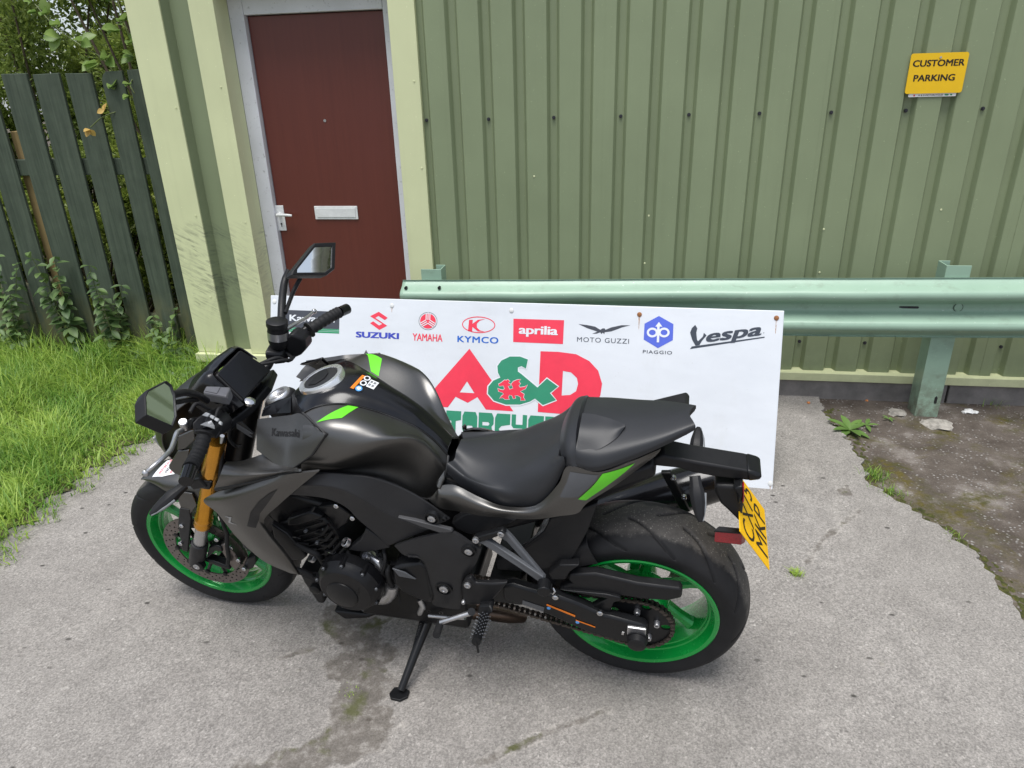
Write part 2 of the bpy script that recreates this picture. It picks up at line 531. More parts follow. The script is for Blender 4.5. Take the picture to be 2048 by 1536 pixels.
def leaf_mat(name, c0, c1, trans=.35, rough=.5):
    m = NT(name)
    at = m.node('ShaderNodeAttribute', attribute_name='tint')
    c = m.ramp(at.outputs['Fac'], [(0, c0), (1, c1)])
    m.set(Base_Color=c, Roughness=rough)
    tr = m.node('ShaderNodeBsdfTranslucent'); m.l.new(c, tr.inputs[0])
    mx = m.node('ShaderNodeMixShader'); mx.inputs[0].default_value = trans
    m.l.new(m.b.outputs[0], mx.inputs[1]); m.l.new(tr.outputs[0], mx.inputs[2])
    m.l.new(mx.outputs[0], m.n['Material Output'].inputs[0])
leaf_mat('hedge_leaf', (.07, .13, .03), (.45, .55, .13), .4, .42)
leaf_mat('bush_leaf', (.16, .25, .045), (.5, .58, .13), .45, .45)
leaf_mat('bramble_leaf', (.15, .26, .06), (.3, .42, .12), .4, .45)
leaf_mat('nettle_leaf', (.07, .13, .045), (.16, .25, .08), .3, .5)
leaf_mat('grass_blade', (.12, .27, .035), (.45, .6, .11), .42, .5)
leaf_mat('weed_leaf', (.12, .22, .05), (.17, .3, .07), .3, .5)
leaf_mat('dry_leaf', (.45, .28, .06), (.6, .42, .12), .2, .6)
simple('bark', (.11, .085, .055), .85, var=.3, vscale=30)
simple('stem_green', (.12, .15, .05), .6)

# ---------------------------------------------------------------- ground
def tri_poly(loop, z, name, mat, thick=0.0, sub=0.0):
    """flat sheet from a 2D outline, optionally cut into small faces"""
    me = flat_poly([loop], z=z)
    return me
gnd = MB().add([(-60, -60, -.014), (60, -60, -.014), (60, 60, -.014), (-60, 60, -.014)], [(0, 1, 2, 3)]).build('ground', 'old_tarmac', smooth=0)
tag(gnd, None, kind='structure')
# path: one slab of newer grey surface with a worn edge
edge = [(1.2739,1.3202), (1.374,2.1449), (1.3681,2.3521), (1.3292,2.6321), (1.2507,2.7309), (1.1899,2.8477), (1.1645,2.8979), (1.1209,2.9999), (1.1379,3.1629), (1.1469,3.3403), (1.1049,3.6072), (1.1082,3.8439)]
edge = [e for e in edge if e[1] < 3.93]
pts = [(-2.6, -20.0), (9.0, -20.0), (2.6, .2)]
for (x0, y0), (x1, y1) in zip(edge[:-1], edge[1:]):
    L = math.hypot(x1 - x0, y1 - y0); k = max(1, int(L / .02))
    for i in range(k):
        t = i / k
        yy = y0 + (y1 - y0) * t
        pts.append((x0 + (x1 - x0) * t + .016 * math.sin(yy * 31) * math.sin(yy * 13) + .008 * math.sin(yy * 97) + random.uniform(-.009, .009), yy + random.uniform(-.008, .008)))
pts += [edge[-1], (edge[-1][0] + .02, D + .02), (-2.95, D + .02), (-2.6, 3.4)]
edge_pts = pts[3:]
me = flat_poly([pts])
bm = bmesh.new(); bm.from_mesh(me)
ex = bmesh.ops.extrude_face_region(bm, geom=bm.faces[:])
for v in [g for g in ex['geom'] if isinstance(g, bmesh.types.BMVert)]: v.co.z -= .03
bmesh.ops.recalc_face_normals(bm, faces=bm.faces)
bm.to_mesh(me); bm.free()
# a finer sheet over the part in view carries the stain, moss and relief
nx, ny = 230, 230
xs = np.linspace(-2.44, 1.02, nx); ys = np.linspace(.9, 3.9, ny)
STAIN = [((-0.9245,1.8417), .085), ((-0.8548,1.7766), .08), ((-0.7694,1.6839), .07), ((-0.8192,1.6341), .08), ((-0.7431,1.5613), .08), ((-0.7688,1.4995), .07), ((-0.6896,1.4098), .08), ((-0.7391,1.3605), .075), ((-0.7905,1.3044), .06), ((-0.8843,1.2525), .05), ((-0.975,1.2022), .06),
         ((0.9933,2.8788), .035), ((1.037,2.9257), .03)]
path = link('path', me, 'path')
tag(path, None, kind='structure')
me2 = bpy.data.meshes.new('path_surface')
V = np.array([(x, y, 0) for y in ys for x in xs])
h = np.zeros(len(V)); stv = np.zeros(len(V))
for (cx, cy), r in STAIN:
    d = np.hypot(V[:, 0] - cx, V[:, 1] - cy)
    stv = np.maximum(stv, 1 - .5 * (d / r) ** 1.3)
stv = np.clip(stv, 0, 1)
crk = [[(-0.6368,1.9822), (-0.7497,1.8635), (-0.8717,1.7507), (-1.0627,1.6246)], [(1.1645,2.8979), (0.9569,2.6603), (0.7991,2.4852), (0.7105,2.332)], [(-0.0118,1.552), (-0.2175,1.4295), (-0.3421,1.3327)]]
cd = np.full(len(V), 9.0)
for ln in crk:
    for a, b in zip(ln[:-1], ln[1:]):
        a, b = np.array(a), np.array(b); t = np.clip(((V[:, :2] - a) @ (b - a)) / ((b - a) @ (b - a)), 0, 1)
        cd = np.minimum(cd, np.linalg.norm(V[:, :2] - a - t[:, None] * (b - a), axis=1))
stv = np.maximum(stv, np.clip(.6 - cd * 14, 0, 1))
V[:, 2] = .004 + .0012 * np.sin(V[:, 0] * 7 + np.sin(V[:, 1] * 5)) * np.sin(V[:, 1] * 6)
edgef = np.minimum.reduce([V[:, 0] + 2.44, 1.02 - V[:, 0], V[:, 1] - .9, 3.9 - V[:, 1]])
V[:, 2] = np.where(edgef < .02, .0012, V[:, 2])
F = [(j*nx+i, j*nx+i+1, (j+1)*nx+i+1, (j+1)*nx+i) for j in range(ny-1) for i in range(nx-1)]
me2.from_pydata(V.tolist(), [], F); me2.update()
at = me2.attributes.new('stain', 'FLOAT', 'POINT'); at.data.foreach_set('value', stv.astype(np.float32))
shade(me2, 180)
link('surface', me2, 'path', path)
# strip of verge soil beside the path
EDGE0 = [(-2.3652,1.6496), (-2.4193,1.9731), (-2.4674,2.1838), (-2.4881,2.3841), (-2.4982,2.5932), (-2.48,2.8267), (-2.4089,3.0145), (-2.3645,3.3253), (-2.36, 3.7), (-2.5, D + .03)]
se = []
for (x0, y0), (x1, y1) in zip(EDGE0[:-1], EDGE0[1:]):
    k = max(2, int(math.hypot(x1 - x0, y1 - y0) / .012))
    for i in range(k):
        yy = y0 + (y1 - y0) * i / k
        se.append((x0 + (x1 - x0) * i / k - .075 + .03 * math.sin(yy * 23) + .02 * math.sin(yy * 51) + random.uniform(-.012, .012), yy))
so = flat_poly([[(-60, -20), (-3.2, -20)] + se + [(-2.75, D + .2), (-2.75, 7), (-60, 7)]], z=.0075)
soil = tag(link('verge', so, 'soil'), None, kind='structure')

# ---------------------------------------------------------------- building
bld = tag(empty('building', (0, D, 0)), 'industrial unit with green ribbed steel cladding and cream corner trims', 'building')
def W(o):
    """keep world coordinates while hanging a part under the building"""
    o.location = (0, -D, 0)
    return o
PITCH, V0 = .1732, -1.0933
def rib_profile(x0, x1):
    P = []; k = math.floor((x0 - V0) / PITCH) - 1
    while True:
        c = V0 + k * PITCH
        P += [(c - .033, 0), (c - .0305, .004), (c - .0195, .031), (c - .0165, .034), (c + .0165, .034), (c + .0195, .031), (c + .0305, .004), (c + .033, 0)]
        P += [(c + .055, -.0008), (c + PITCH - .055, -.0008)]
        if c > x1 + .2: break
        k += 1
    P = [p for p in P if x0 < p[0] < x1]
    return [(x0, P[0][1])] + P + [(x1, P[-1][1])]
def sheet(x0, x1, z0, z1, y, mat, lap):
    P = rib_profile(x0, x1); n = len(P)
    v = [(a, y + b - lap, z) for z in (z0, z1) for a, b in P] + [(a, y + b - lap + .0015, z) for z in (z0, z1) for a, b in P]
    f = [(i, i+1, n+i+1, n+i) for i in range(n-1)] + [(2*n+i, 3*n+i, 3*n+i+1, 2*n+i+1) for i in range(n-1)]
    f += [(i, 2*n+i, 2*n+i+1, i+1) for i in range(n-1)] + [(0, n, 3*n, 2*n), (n-1, 3*n-1, 4*n-1, 2*n-1)]
    me = mesh(v, f, 'cladding_sheet')
    return W(link('cladding_sheet', me, mat, bld, 0))
ZT = 3.6
xa = -1.118
for k in range(6):
    xb = V0 + PITCH * (5.5 + 6 * k)
    sheet(xa, xb + .03, .155, ZT, D, 'cladding_green', .0 if k % 2 == 0 else .002)
    xa = xb
W(MB().prism([(-2.5145, D + .004, .15), (-2.496, D + .076, .15), (-2.34, D + .078, .15), (-2.34, D + .081, .15), (-2.498, D + .081, .15), (-2.5175, D + .004, .15)], (0, 0, ZT - .15)).build('cladding_sheet', 'cladding_green_scuffed', bld, 0))
W(MB().box((-2.7, D + .12, 0), (8.6, D + 5.9, 3.45)).build('wall_core', 'concrete', bld, 0)) if False else None
def folded(name, poly, z0, z1, mat):
    """pressed steel trim: a plan outline drawn up from z0 to z1"""
    return W(MB().prism([(x, y, z0) for x, y in poly], (0, 0, z1 - z0)).build(name, mat, bld, 0, .002))
folded('corner_trim', [(-2.711, D), (-2.511, D), (-2.511, D + .012), (-2.514, D + .012), (-2.514, D + .003), (-2.708, D + .003), (-2.708, D + .25), (-2.711, D + .25)], .15, ZT, 'cream_steel_scuffed')
folded('door_trim', [(-2.342, D - .002), (-2.199, D - .002), (-2.199, D + .145), (-2.202, D + .145), (-2.202, D + .001), (-2.342, D + .001)], .15, ZT, 'cream_steel_scuffed')
folded('door_trim', [(-1.244, D + .145), (-1.247, D + .145), (-1.247, D - .002), (-1.106, D - .002), (-1.106, D + .03), (-1.109, D + .03), (-1.109, D + .001), (-1.244, D + .001)], .15, ZT, 'cream_steel')
# lintel over the door recess
W(MB().box((-2.198, D + .001, 2.19), (-1.248, D + .2, ZT)).build('lintel', 'cream_steel', bld, 0))
# drip trim and plinth
W(MB().prism([(-1.1, D - .036, .104), (-1.1, D - .036, .15), (-1.1, D + .05, .158), (-1.1, D + .05, .104)], (8.7, 0, 0)).build('drip_trim', 'cream_steel', bld, 0, .002))
W(MB().prism([(-2.716, D - .036, .094), (-2.716, D - .036, .147), (-2.716, D + .2, .149), (-2.716, D + .2, .094)], (.52, 0, 0)).build('drip_trim', 'cream_steel', bld, 0, .002))
x = -1.2
while x < 7:
    w = 1.0
    W(MB().box((x, D - .012 + random.uniform(-.004, .004), -.05), (x + w - .012, D + .2, .102)).build('plinth_block', 'concrete', bld, 0, .006))
    x += w
W(MB().box((-2.7, D + .02, -.05), (-2.2, D + .3, .093)).build('plinth_block', 'concrete', bld, 0, .006))
# wall behind the sheets, side wall, roof edge
W(MB().box((-2.705, D + .16, 0), (-2.203, D + 6, ZT)).box((-1.24, D + .16, 0), (7.6, D + 6, ZT)).box((-2.2, D + .3, 0), (-1.245, D + 6, ZT)).build('wall', 'concrete', bld, 0))
W(MB().box((-2.8, D - .09, ZT), (7.8, D + 6, ZT + .16)).build('roof_edge', 'white_metal', bld, 0, .01))
W(MB().lathe([(0, .055), (10.5, .055)], (-2.8, D - .15, ZT + .03), (1, 0, 0), 16).build('gutter', 'white_metal', bld, 40))
# door
YF = D + .146
fr = W(MB().box((-2.2, YF, -.0), (-2.114, YF + .09, 2.165)).box((-1.322, YF, 0), (-1.236, YF + .09, 2.165)).box((-2.113, YF - .001, 2.078), (-1.323, YF + .09, 2.166)).build('door_frame', 'white_wood', bld, 0, .004))
door = W(MB().box((-2.11, YF + .035, .03), (-1.326, YF + .08, 2.074)).build('door', 'door_red', bld, 0, .003))
DY = YF + .035
MB().box((-2.118, DY - .008, .898), (-2.066, DY, 1.05)).build('handle_plate', 'white_metal', door, 0, .003)
hd = MB().cyl((-2.092, DY - .008, 1.0), (-2.092, DY - .05, 1.0), .009, n=12).tube([(-2.095, DY - .047, 1.0), (-2.06, DY - .05, 1.001), (-2.025, DY - .05, .999), (-2.0, DY - .044, .996)], [.009, .009, .008, .007], 10)
hd.build('door_handle', 'white_metal', door)
MB().cyl((-2.092, DY - .0085, .94), (-2.092, DY - .0095, .94), .006, n=12).box((-2.0945, DY - .0095, .922), (-2.0895, DY - .0085, .94)).build('keyhole', 'black', door, 0)
lb = MB().box((-1.868, DY - .008, .967), (-1.596, DY, 1.046)).build('letter_box', 'white_metal', door, 0, .003)
MB().box((-1.855, DY - .012, .98), (-1.609, DY - .0082, 1.035)).build('flap', 'white_metal', door, 0, .002)
MB().cyl((-1.734, DY - .004, 1.527), (-1.734, DY, 1.527), .008, n=14).build('spy_hole', 'steel', door)
MB().box((-2.11, DY - .02, .0), (-1.326, DY, .03)).build('sill', 'white_wood', door, 0, .003)
# screws: dark hex heads along the valleys, small pale rivets on the trims
sc_me = MB().cyl((0, 0, 0), (0, -.006, 0), .009, n=12).cyl((0, -.006, 0), (0, -.012, 0), .0058, n=6).build('screw', 'dark_metal', bld, 0)
first = True
for zz in (1.5235, .315, 2.75):
    k = 0
    while V0 + 2 * PITCH * k < 3.2:
        o = sc_me if first else sc_me.copy()
        if not first: COL.objects.link(o)
        first = False
        o.location = (V0 + 2 * PITCH * k + random.uniform(-.004, .004), .0325, zz + random.uniform(-.002, .002))
        k += 1
rv = MB().lathe([(0, .0001), (.002, .003), (0.0002, .0055)], (0, 0, 0), (0, -1, 0), 10).build('rivet', 'cream_steel', bld, 40)
first = True
for x, z in [(-2.53, 1.62), (-2.54, 1.02), (-2.55, .52), (-2.235, 1.72), (-2.23, .98), (-2.222, .62), (-1.135, 1.72), (-1.128, 1.28), (-2.55, .2), (.115, 1.02), (.105, .76), (-.505, 1.23), (1.02, .95), (1.03, .72), (1.57, 1.05)]:
    o = rv if first else rv.copy()
    if not first: COL.objects.link(o)
    first = False
    o.location = (x, -.0035 if x < -1.1 else -.002, z)

# parking sign on the wall
sg = tag(empty('parking_sign', (1.42, D - .012, 1.7)), 'yellow customer parking sign fixed to the ribbed wall', 'sign')
simple('sign_yellow', (.85, .52, .004), .4, var=.03)
simple('sign_black', (.02, .012, .004), .5)
simple('sign_white', (.8, .8, .8), .4, var=.03)
simple('print_red', (.72, .045, .06), .5, var=.05)
simple('print_green', (.03, .25, .13), .5, var=.05)
def rrect(w, h, r, n=5):
    P = []
    for cx, cy, a in ((w/2-r, h/2-r, 0), (-w/2+r, h/2-r, 90), (-w/2+r, -h/2+r, 180), (w/2-r, -h/2+r, 270)):
        P += [(cx + r * math.cos(R_(a + 90 * i / n)), cy + r * math.sin(R_(a + 90 * i / n))) for i in range(n + 1)]
    return P
sl = MB().prism([(x + .002, 0, z - .012) for x, z in rrect(.252, .176, .011)], (0, .004, 0)).build('plate', 'sign_yellow', sg, 0)
wb = MB().prism([(x + .002, .005, z - .102) for x, z in rrect(.212, .026, .004)], (0, .003, 0)).build('backing_board', 'sign_white', sg, 0)
EX, EZ = (1, 0, 0), (0, 0, 1)
for s, x0, x1, z0, z1 in (('CUSTOMER', -.111, .116, .018, .047), ('PARKING', -.097, .086, -.046, -.017)):
    link('lettering', place(fit_text(text_mesh(s, .05, .03), x0, x1, z0, z1), (0, 0, 0), EX, EZ, .0006), 'sign_black', sg)
link('lettering', place(fit_text(text_mesh('A & D MOTORCYCLES', .02, .01), -.06, .05, -.1115, -.1045), (0, .005, 0), EX, EZ, .0006), 'sign_black', sg)
link('emblem', place(flat_poly([rrect(.008, .008, .003)]), (-.078, .005, -.108), EX, EZ, .0006), 'print_red', sg)
link('emblem', place(flat_poly([rrect(.018, .007, .003), [(x + .02, y) for x, y in rrect(.01, .006, .002)]]), (.066, .005, -.108), EX, EZ, .0006), 'print_green', sg)
MB().cyl((.006, 0, .056), (.006, -.004, .056), .005, n=10).build('screw', 'steel', sg)

# ---------------------------------------------------------------- crash barrier
ar = tag(empty('crash_barrier', (.4, 3.7, 0)), 'pale green W-beam crash barrier on posts along the wall', 'crash barrier')
def beam_profile():
    # (depth towards the viewer, height) of a W-beam 312 mm high, 83 mm deep
    P = [(.012, .312), (.004, .306), (.03, .283), (.068, .262), (.08, .25), (.083, .236), (.08, .222), (.068, .209), (.02, .184), (.006, .172), (.003, .156), (.006, .14), (.02, .128), (.068, .103), (.08, .09), (.083, .076), (.08, .062), (.068, .05), (.03, .029), (.004, .006), (.012, .0)]
    return [tuple(p) for p in crom(P, np.linspace(0, len(P) - 1, 81))]
BP = beam_profile(); nb = len(BP)
XA, XB = -1.225, 6.0
ztop = lambda x: .703 + (x + 1.23) * .0188
v = []; f = []
stn = [XA, XA + .02] + list(np.arange(XA + .15, XB - .1, .14)) + [XB]
wob = lambda x, z: .0022 * math.sin(x * 3.1 + z * 9) + .0012 * math.sin(x * 11.3 + z * 21) + .0008 * math.sin(x * 29)
for x in stn:
    for d_, z_ in BP:
        v.append((x, 3.74 - d_ - .003 + wob(x, z_), ztop(x) - .312 + z_ + .6 * wob(x + 2, 0)))
for x in stn:
    for d_, z_ in BP:
        v.append((x, 3.74 - d_ + wob(x, z_), ztop(x) - .312 + z_ + .6 * wob(x + 2, 0)))
o2 = len(stn) * nb
for i in range(len(stn) - 1):
    for j in range(nb - 1):
        f.append((i*nb+j, i*nb+j+1, (i+1)*nb+j+1, (i+1)*nb+j))
        f.append((o2+i*nb+j, o2+(i+1)*nb+j, o2+(i+1)*nb+j+1, o2+i*nb+j+1))
for j in range(nb - 1):
    f.append((j, o2+j, o2+j+1, j+1))
for i in range(len(stn) - 1):
    f.append((i*nb, (i+1)*nb, o2+(i+1)*nb, o2+i*nb)); f.append(((i+1)*nb-1, o2+(i+1)*nb-1, o2+(i+2)*nb-1, (i+2)*nb-1))
beam = MB().add(v, f).build('beam', 'barrier_green', ar, 180)
beam.location = (-.4, -3.7, 0)
def post(x, zt, flip):
    """Z-section steel post"""
    t = .006; a = x; w = .115
    P = [(a, 3.742), (a + w, 3.742), (a + w, 3.742 + t), (a + t, 3.742 + t), (a + t, 3.844), (a + .055, 3.844), (a + .055, 3.85), (a, 3.85)]
    if flip: P = [(2 * x + w - px, py) for px, py in P]
    o = MB().prism([(px, py, -.1) for px, py in P], (0, 0, zt + .1)).build('post', 'barrier_green', ar, 0, .0015)
    o.location = (-.4, -3.7, 0)
    return o
for x, zt, fl in ((-1.12, .762, True), (1.57, .812, False), (4.2, .86, False)):
    po = post(x, zt, fl)
    sl = MB().prism([(x + .088 + .014 * c_, 3.7415, .085 + .024 * s_) for c_, s_ in [(.5, .6), (0, 1), (-.5, .6), (-.5, -.6), (0, -1), (.5, -.6)]], (0, -.0008, 0)).build('slot', 'black', po, 0)
for x, z, r in ((-1.195, .672, .008), (-1.005, .676, .008)):
    o = MB().prism([(x + r * math.cos(a), 3.69, z + r * math.sin(a)) for a in np.linspace(0, 2*math.pi, 13)[:-1]], (0, -.019, 0)).build('bolt_hole', 'black', beam, 0)
zv = ztop(1.43) - .156
o = MB().prism([(1.43 + sx * .047, 3.7335, zv + sz * .006) for sx, sz in ((-1, -.6), (-.9, -1), (.9, -1), (1, -.6), (1, .6), (.9, 1), (-.9, 1), (-1, .6))], (0, -.001, 0)).build('slot', 'dark_metal', beam, 0)
o = MB().prism([(1.432 + .008 * math.cos(a), 3.7322, zv + .005 * math.sin(a)) for a in np.linspace(0, 2*math.pi, 9)[:-1]], (0, -.001, 0)).build('bolt_hole', 'black', beam, 0)
zv = ztop(1.66) - .156
MB().lathe([(0, .02), (.004, .019), (.0055, .014), (.006, .0001)], (1.66, 3.7325, zv), (0, -1, 0), 20).build('bolt', 'barrier_green', beam)
MB().lathe([(0, .0225), (.001, .0225), (.001, .0205), (0, .0205)], (1.66, 3.7315, zv), (0, -1, 0), 24).build('bolt_ring', 'black', beam, 0)

# ---------------------------------------------------------------- fence
fn = tag(empty('fence', (-3.4, 4.12, 0)), 'dark green vertical board fence beside the building corner', 'fence')
FB = [(-5.31, -5.14), (-5.09, -4.92), (-4.87, -4.7), (-4.65, -4.475), (-4.42, -4.25), (-4.2, -4.02), (-3.985, -3.825), (-3.743, -3.571), (-3.529, -3.355), (-3.313, -3.144), (-3.083, -2.943), (-2.91, -2.76)]
for i, (x0, x1) in enumerate(FB):
    tp = 1.822 + random.uniform(-.006, .006); lean = random.uniform(-.006, .006)
    y = 4.12 + random.uniform(-.004, .004)
    top = [(x0, tp), (x1, tp + random.uniform(-.006, .006))]
    if i == 10: top = [(x0, tp - .045), (x0 + .012, tp - .02), (x0 + .035, tp), (x1, tp + .002)]
    P = [(x0 + lean, .02), (x0 + lean * .5, .9)] + top + [(x1 + lean * .5, .9), (x1 + lean, .02)]
    o = MB().prism([(px + 3.4, y - 4.12, pz) for px, pz in P], (0, .02, 0)).build('board', 'fence_green', fn, 0, .003)
for z0, z1 in ((1.235, 1.333), (.235, .33)):
    MB().box((-2.0, .026, z0), (.66, .068, z1)).build('rail', 'fence_green', fn, 0, .004)
MB().box((-.46, .072, 0), (-.33, .16, 1.5)).build('post', 'bare_timber', fn, 0, .004)
MB().box((.5, .072, 0), (.59, .16, 1.7)).build('post', 'fence_green', fn, 0, .004)

m = NT('moss')
co = m.co(space='World')
m.set(Base_Color=m.ramp(m.noise(45, 4, .65, co), [(.3, (.03, .034, .008)), (.55, (.075, .08, .016)), (.72, (.15, .13, .04))]), Roughness=1.0)
m.bump(m.noise(150, 3, .6, co), 1.0, .01)
mv, mf = [], []
for i, (x, y) in enumerate(edge_pts):
    if not (.9 < y < 3.8): continue
    for k in range(3):
        w = abs(random.gauss(0, .035)) ; r = random.uniform(.004, .014) * (1 if w < .05 else .6)
        cx, cy, z0 = x + w + .004, y + random.uniform(-.012, .012), -.0135
        n = 7; b0_ = len(mv)
        mv.append((cx, cy, z0 + r * random.uniform(.3, .6)))
        for q in range(n):
            a = 2 * math.pi * q / n; rr = r * random.uniform(.7, 1.3)
            mv.append((cx + rr * math.cos(a), cy + 1.4 * rr * math.sin(a), z0))
        mf += [(b0_, b0_ + 1 + q, b0_ + 1 + (q + 1) % n) for q in range(n)]
mo = link('moss', mesh(mv, mf, 'moss'), 'moss', None, 180)
tag(mo, 'dark green moss growing along the worn edge of the path', 'moss', kind='stuff')

# ---------------------------------------------------------------- plants
def leaf_cloud(name, P, N, L, Wd, tint, mat, parent=None, up=None, fold=.25):
    """many small leaves: positions P, directions N, lengths L, widths Wd; each a folded 4-vertex leaf"""
    n = len(P)
    d = N / np.linalg.norm(N, axis=1, keepdims=True)
    a = rng.normal(size=(n, 3)) if up is None else up + rng.normal(size=(n, 3)) * .3
    s = np.cross(d, a); s /= np.maximum(np.linalg.norm(s, axis=1, keepdims=True), 1e-6)
    u = np.cross(s, d)
    L = L[:, None]; Wd = Wd[:, None]
    v0 = P; v1 = P + d * L * .5 + s * Wd * .5 + u * L * fold * .5; v2 = P + d * L; v3 = P + d * L * .5 - s * Wd * .5 + u * L * fold * .5
    V = np.stack([v0, v1, v2, v3], 1).reshape(-1, 3)
    k = np.arange(n)[:, None] * 4
    F = np.concatenate([k + [0, 1, 2], k + [0, 2, 3]]).tolist()
    me = bpy.data.meshes.new(name)
    me.from_pydata(V.tolist(), [], F); me.update()
    at = me.attributes.new('tint', 'FLOAT', 'POINT'); at.data.foreach_set('value', np.repeat(np.clip(tint, 0, 1), 4).astype(np.float32))
    return link(name, me, mat, parent, 0)
def bush(name, label, base, size, n, lsz, mat, seed, group=None, clumps=26, trunk=True):
    r = np.random.default_rng(seed)
    root = tag(empty(name, base), label, 'bush', group)
    sx, sy, sz = size
    C = np.stack([r.uniform(-sx, sx, clumps), r.uniform(-sy, sy, clumps), r.uniform(.08, 1, clumps) * sz], 1)
    cr = r.uniform(.5, 1.15, clumps) * min(sx, sy, sz) * .42
    ci = r.integers(0, clumps, n)
    dirs = r.normal(size=(n, 3)); dirs /= np.linalg.norm(dirs, axis=1, keepdims=True)
    rad = r.uniform(0, 1, n) ** .4
    P = C[ci] + dirs * (rad * cr[ci])[:, None]
    P[:, 2] = np.maximum(P[:, 2], .02)
    N = dirs * .8 + r.normal(size=(n, 3)) * .6 + np.array([0, -.25, .25])
    t = r.uniform(0, 1, n) * .7 + r.uniform(0, .3, clumps)[ci]
    leaf_cloud('crown', P, N, r.uniform(.7, 1.4, n) * lsz, r.uniform(.35, .6, n) * lsz, t, mat, root)
    mb = MB()
    for c in C[: clumps // 2]:
        mid = Vector((c[0] * .5 + r.uniform(-.1, .1), c[1] * .5, c[2] * .5))
        mb.tube([(c[0] * .15, c[1] * .15, 0), mid, tuple(c)], [.018, .012, .005], 6)
    mb.build('trunk', 'bark', root)
    return root
bush('bush', 'dense dark evergreen hedge bush behind the fence boards', (-4.75, 5.5, 0), (.95, .55, 3.1), 42000, .05, 'hedge_leaf', 3, clumps=70)
bush('bush', 'pale yellow-green leafy bush behind the fence next to the building corner', (-3.2, 5.0, 0), (.5, .45, 2.9), 26000, .042, 'bush_leaf', 5, clumps=44)
bush('bush', 'bright low bush growing behind the middle of the fence', (-3.85, 4.75, 0), (.75, .3, 1.25), 15000, .05, 'bush_leaf', 9, clumps=30)
bush('bush', 'low dense hedge filling the gaps at the far fence end', (-5.6, 4.9, 0), (1.0, .35, 1.7), 16000, .06, 'hedge_leaf', 15, clumps=34)
bush('bush', 'wide pale hedge seen through the fence gaps beside the building', (-3.5, 5.9, 0), (.9, .3, 2.2), 20000, .055, 'bush_leaf', 18, clumps=40)
bush('bush', 'tall dark shrub standing far behind the fence', (-3.9, 6.6, 0), (1.4, .5, 3.4), 30000, .065, 'hedge_leaf', 12, clumps=60)

def big_leaf(mb_v, mb_f, tints, base, d, nrm, L, Wd, tint, cup=.12, segs=5):
    """one broad toothed leaf with a midrib crease, appended to lists"""
    d = Vector(d).normalized(); nrm = Vector(nrm); s = d.cross(nrm).normalized(); u = s.cross(d)
    prof = [0, .62, 1.0, .92, .62, .0]
    k0 = len(mb_v)
    for i, w in enumerate(prof):
        t = i / segs
        c = Vector(base) + d * (L * t) - u * (L * .18 * t * t)
        wd = Wd * .5 * w
        mb_v += [tuple(c - s * wd + u * wd * cup * 3), tuple(c), tuple(c + s * wd + u * wd * cup * 3)]
        tints += [tint * .85, tint, tint * .9]
    for i in range(segs):
        a = k0 + i * 3
        mb_f += [(a, a+1, a+4, a+3), (a+1, a+2, a+5, a+4)]
def leaf_obj(name, L, mat, parent, sm=180):
    v, f, t = L
    me = mesh(v, f, name)
    at = me.attributes.new('tint', 'FLOAT', 'POINT'); at.data.foreach_set('value', np.clip(t, 0, 1).astype(np.float32))
    return link(name, me, mat, parent, sm)
def nettle(loc, h, n, label, seed, lean=(0, 0), sz=.075, group='nettles in front of the fence'):
    r = random.Random(seed)
    root = tag(empty('nettle', loc), label, 'plant', group)
    st = MB(); L = ([], [], [])
    for k in range(n):
        ox, oy = r.uniform(-.07, .07), r.uniform(-.03, .03); hh = h * r.uniform(.6, 1)
        lx, ly = lean[0] + r.uniform(-.12, .12), lean[1] + r.uniform(-.08, .03)
        pts = [(ox + lx * t * t, oy + ly * t, hh * t) for t in (0, .33, .66, 1)]
        st.tube(pts, [.004, .0035, .003, .002], 5)
        nn = max(4, int(hh / .055))
        for i in range(1, nn + 1):
            t = .25 + .75 * i / nn; p = crom(pts, [t * 3])[0]
            a0 = r.uniform(0, 3) + i * math.pi / 2
            for q in (0, math.pi):
                a = a0 + q
                d = (math.cos(a), math.sin(a) - .25, r.uniform(-.8, .25))
                big_leaf(*L, p, d, (0, -.35, 1), sz * 1.25 * r.uniform(.6, 1.1) * (1.15 - .5 * t), sz * .7 * r.uniform(.7, 1.1) * (1.15 - .5 * t), r.uniform(.1, 1))
    st.build('stem', 'stem_green', root)
    leaf_obj('foliage', L, 'nettle_leaf', root)
    return root
nettle((-3.66, 4.04, 0), .85, 4, 'tallest nettle clump growing up the fence boards', 1, (-.06, 0), .09)
nettle((-3.36, 4.05, 0), .72, 4, 'nettle clump drooping between two middle fence boards', 2, (0, 0), .085)
nettle((-3.05, 4.06, 0), .42, 3, 'short nettle clump two boards from the building', 3)
nettle((-2.8, 4.0, 0), .33, 3, 'small nettle sprig against the cream corner trim', 4)
nettle((-4.12, 4.02, 0), .75, 3, 'nettle clump at the far end of the visible fence', 5, (.05, 0), .08)
nettle((-4.0, 4.0, 0), .3, 3, 'low nettle in the grass below the fence end', 6)
nettle((-2.68, 3.72, 0), .16, 3, 'low nettle tuft in grass at the foot of the corner trim', 8, sz=.06)
nettle((-3.2, 4.0, 0), .2, 3, 'low nettle tuft at the bottom of the fence centre', 9, sz=.065)

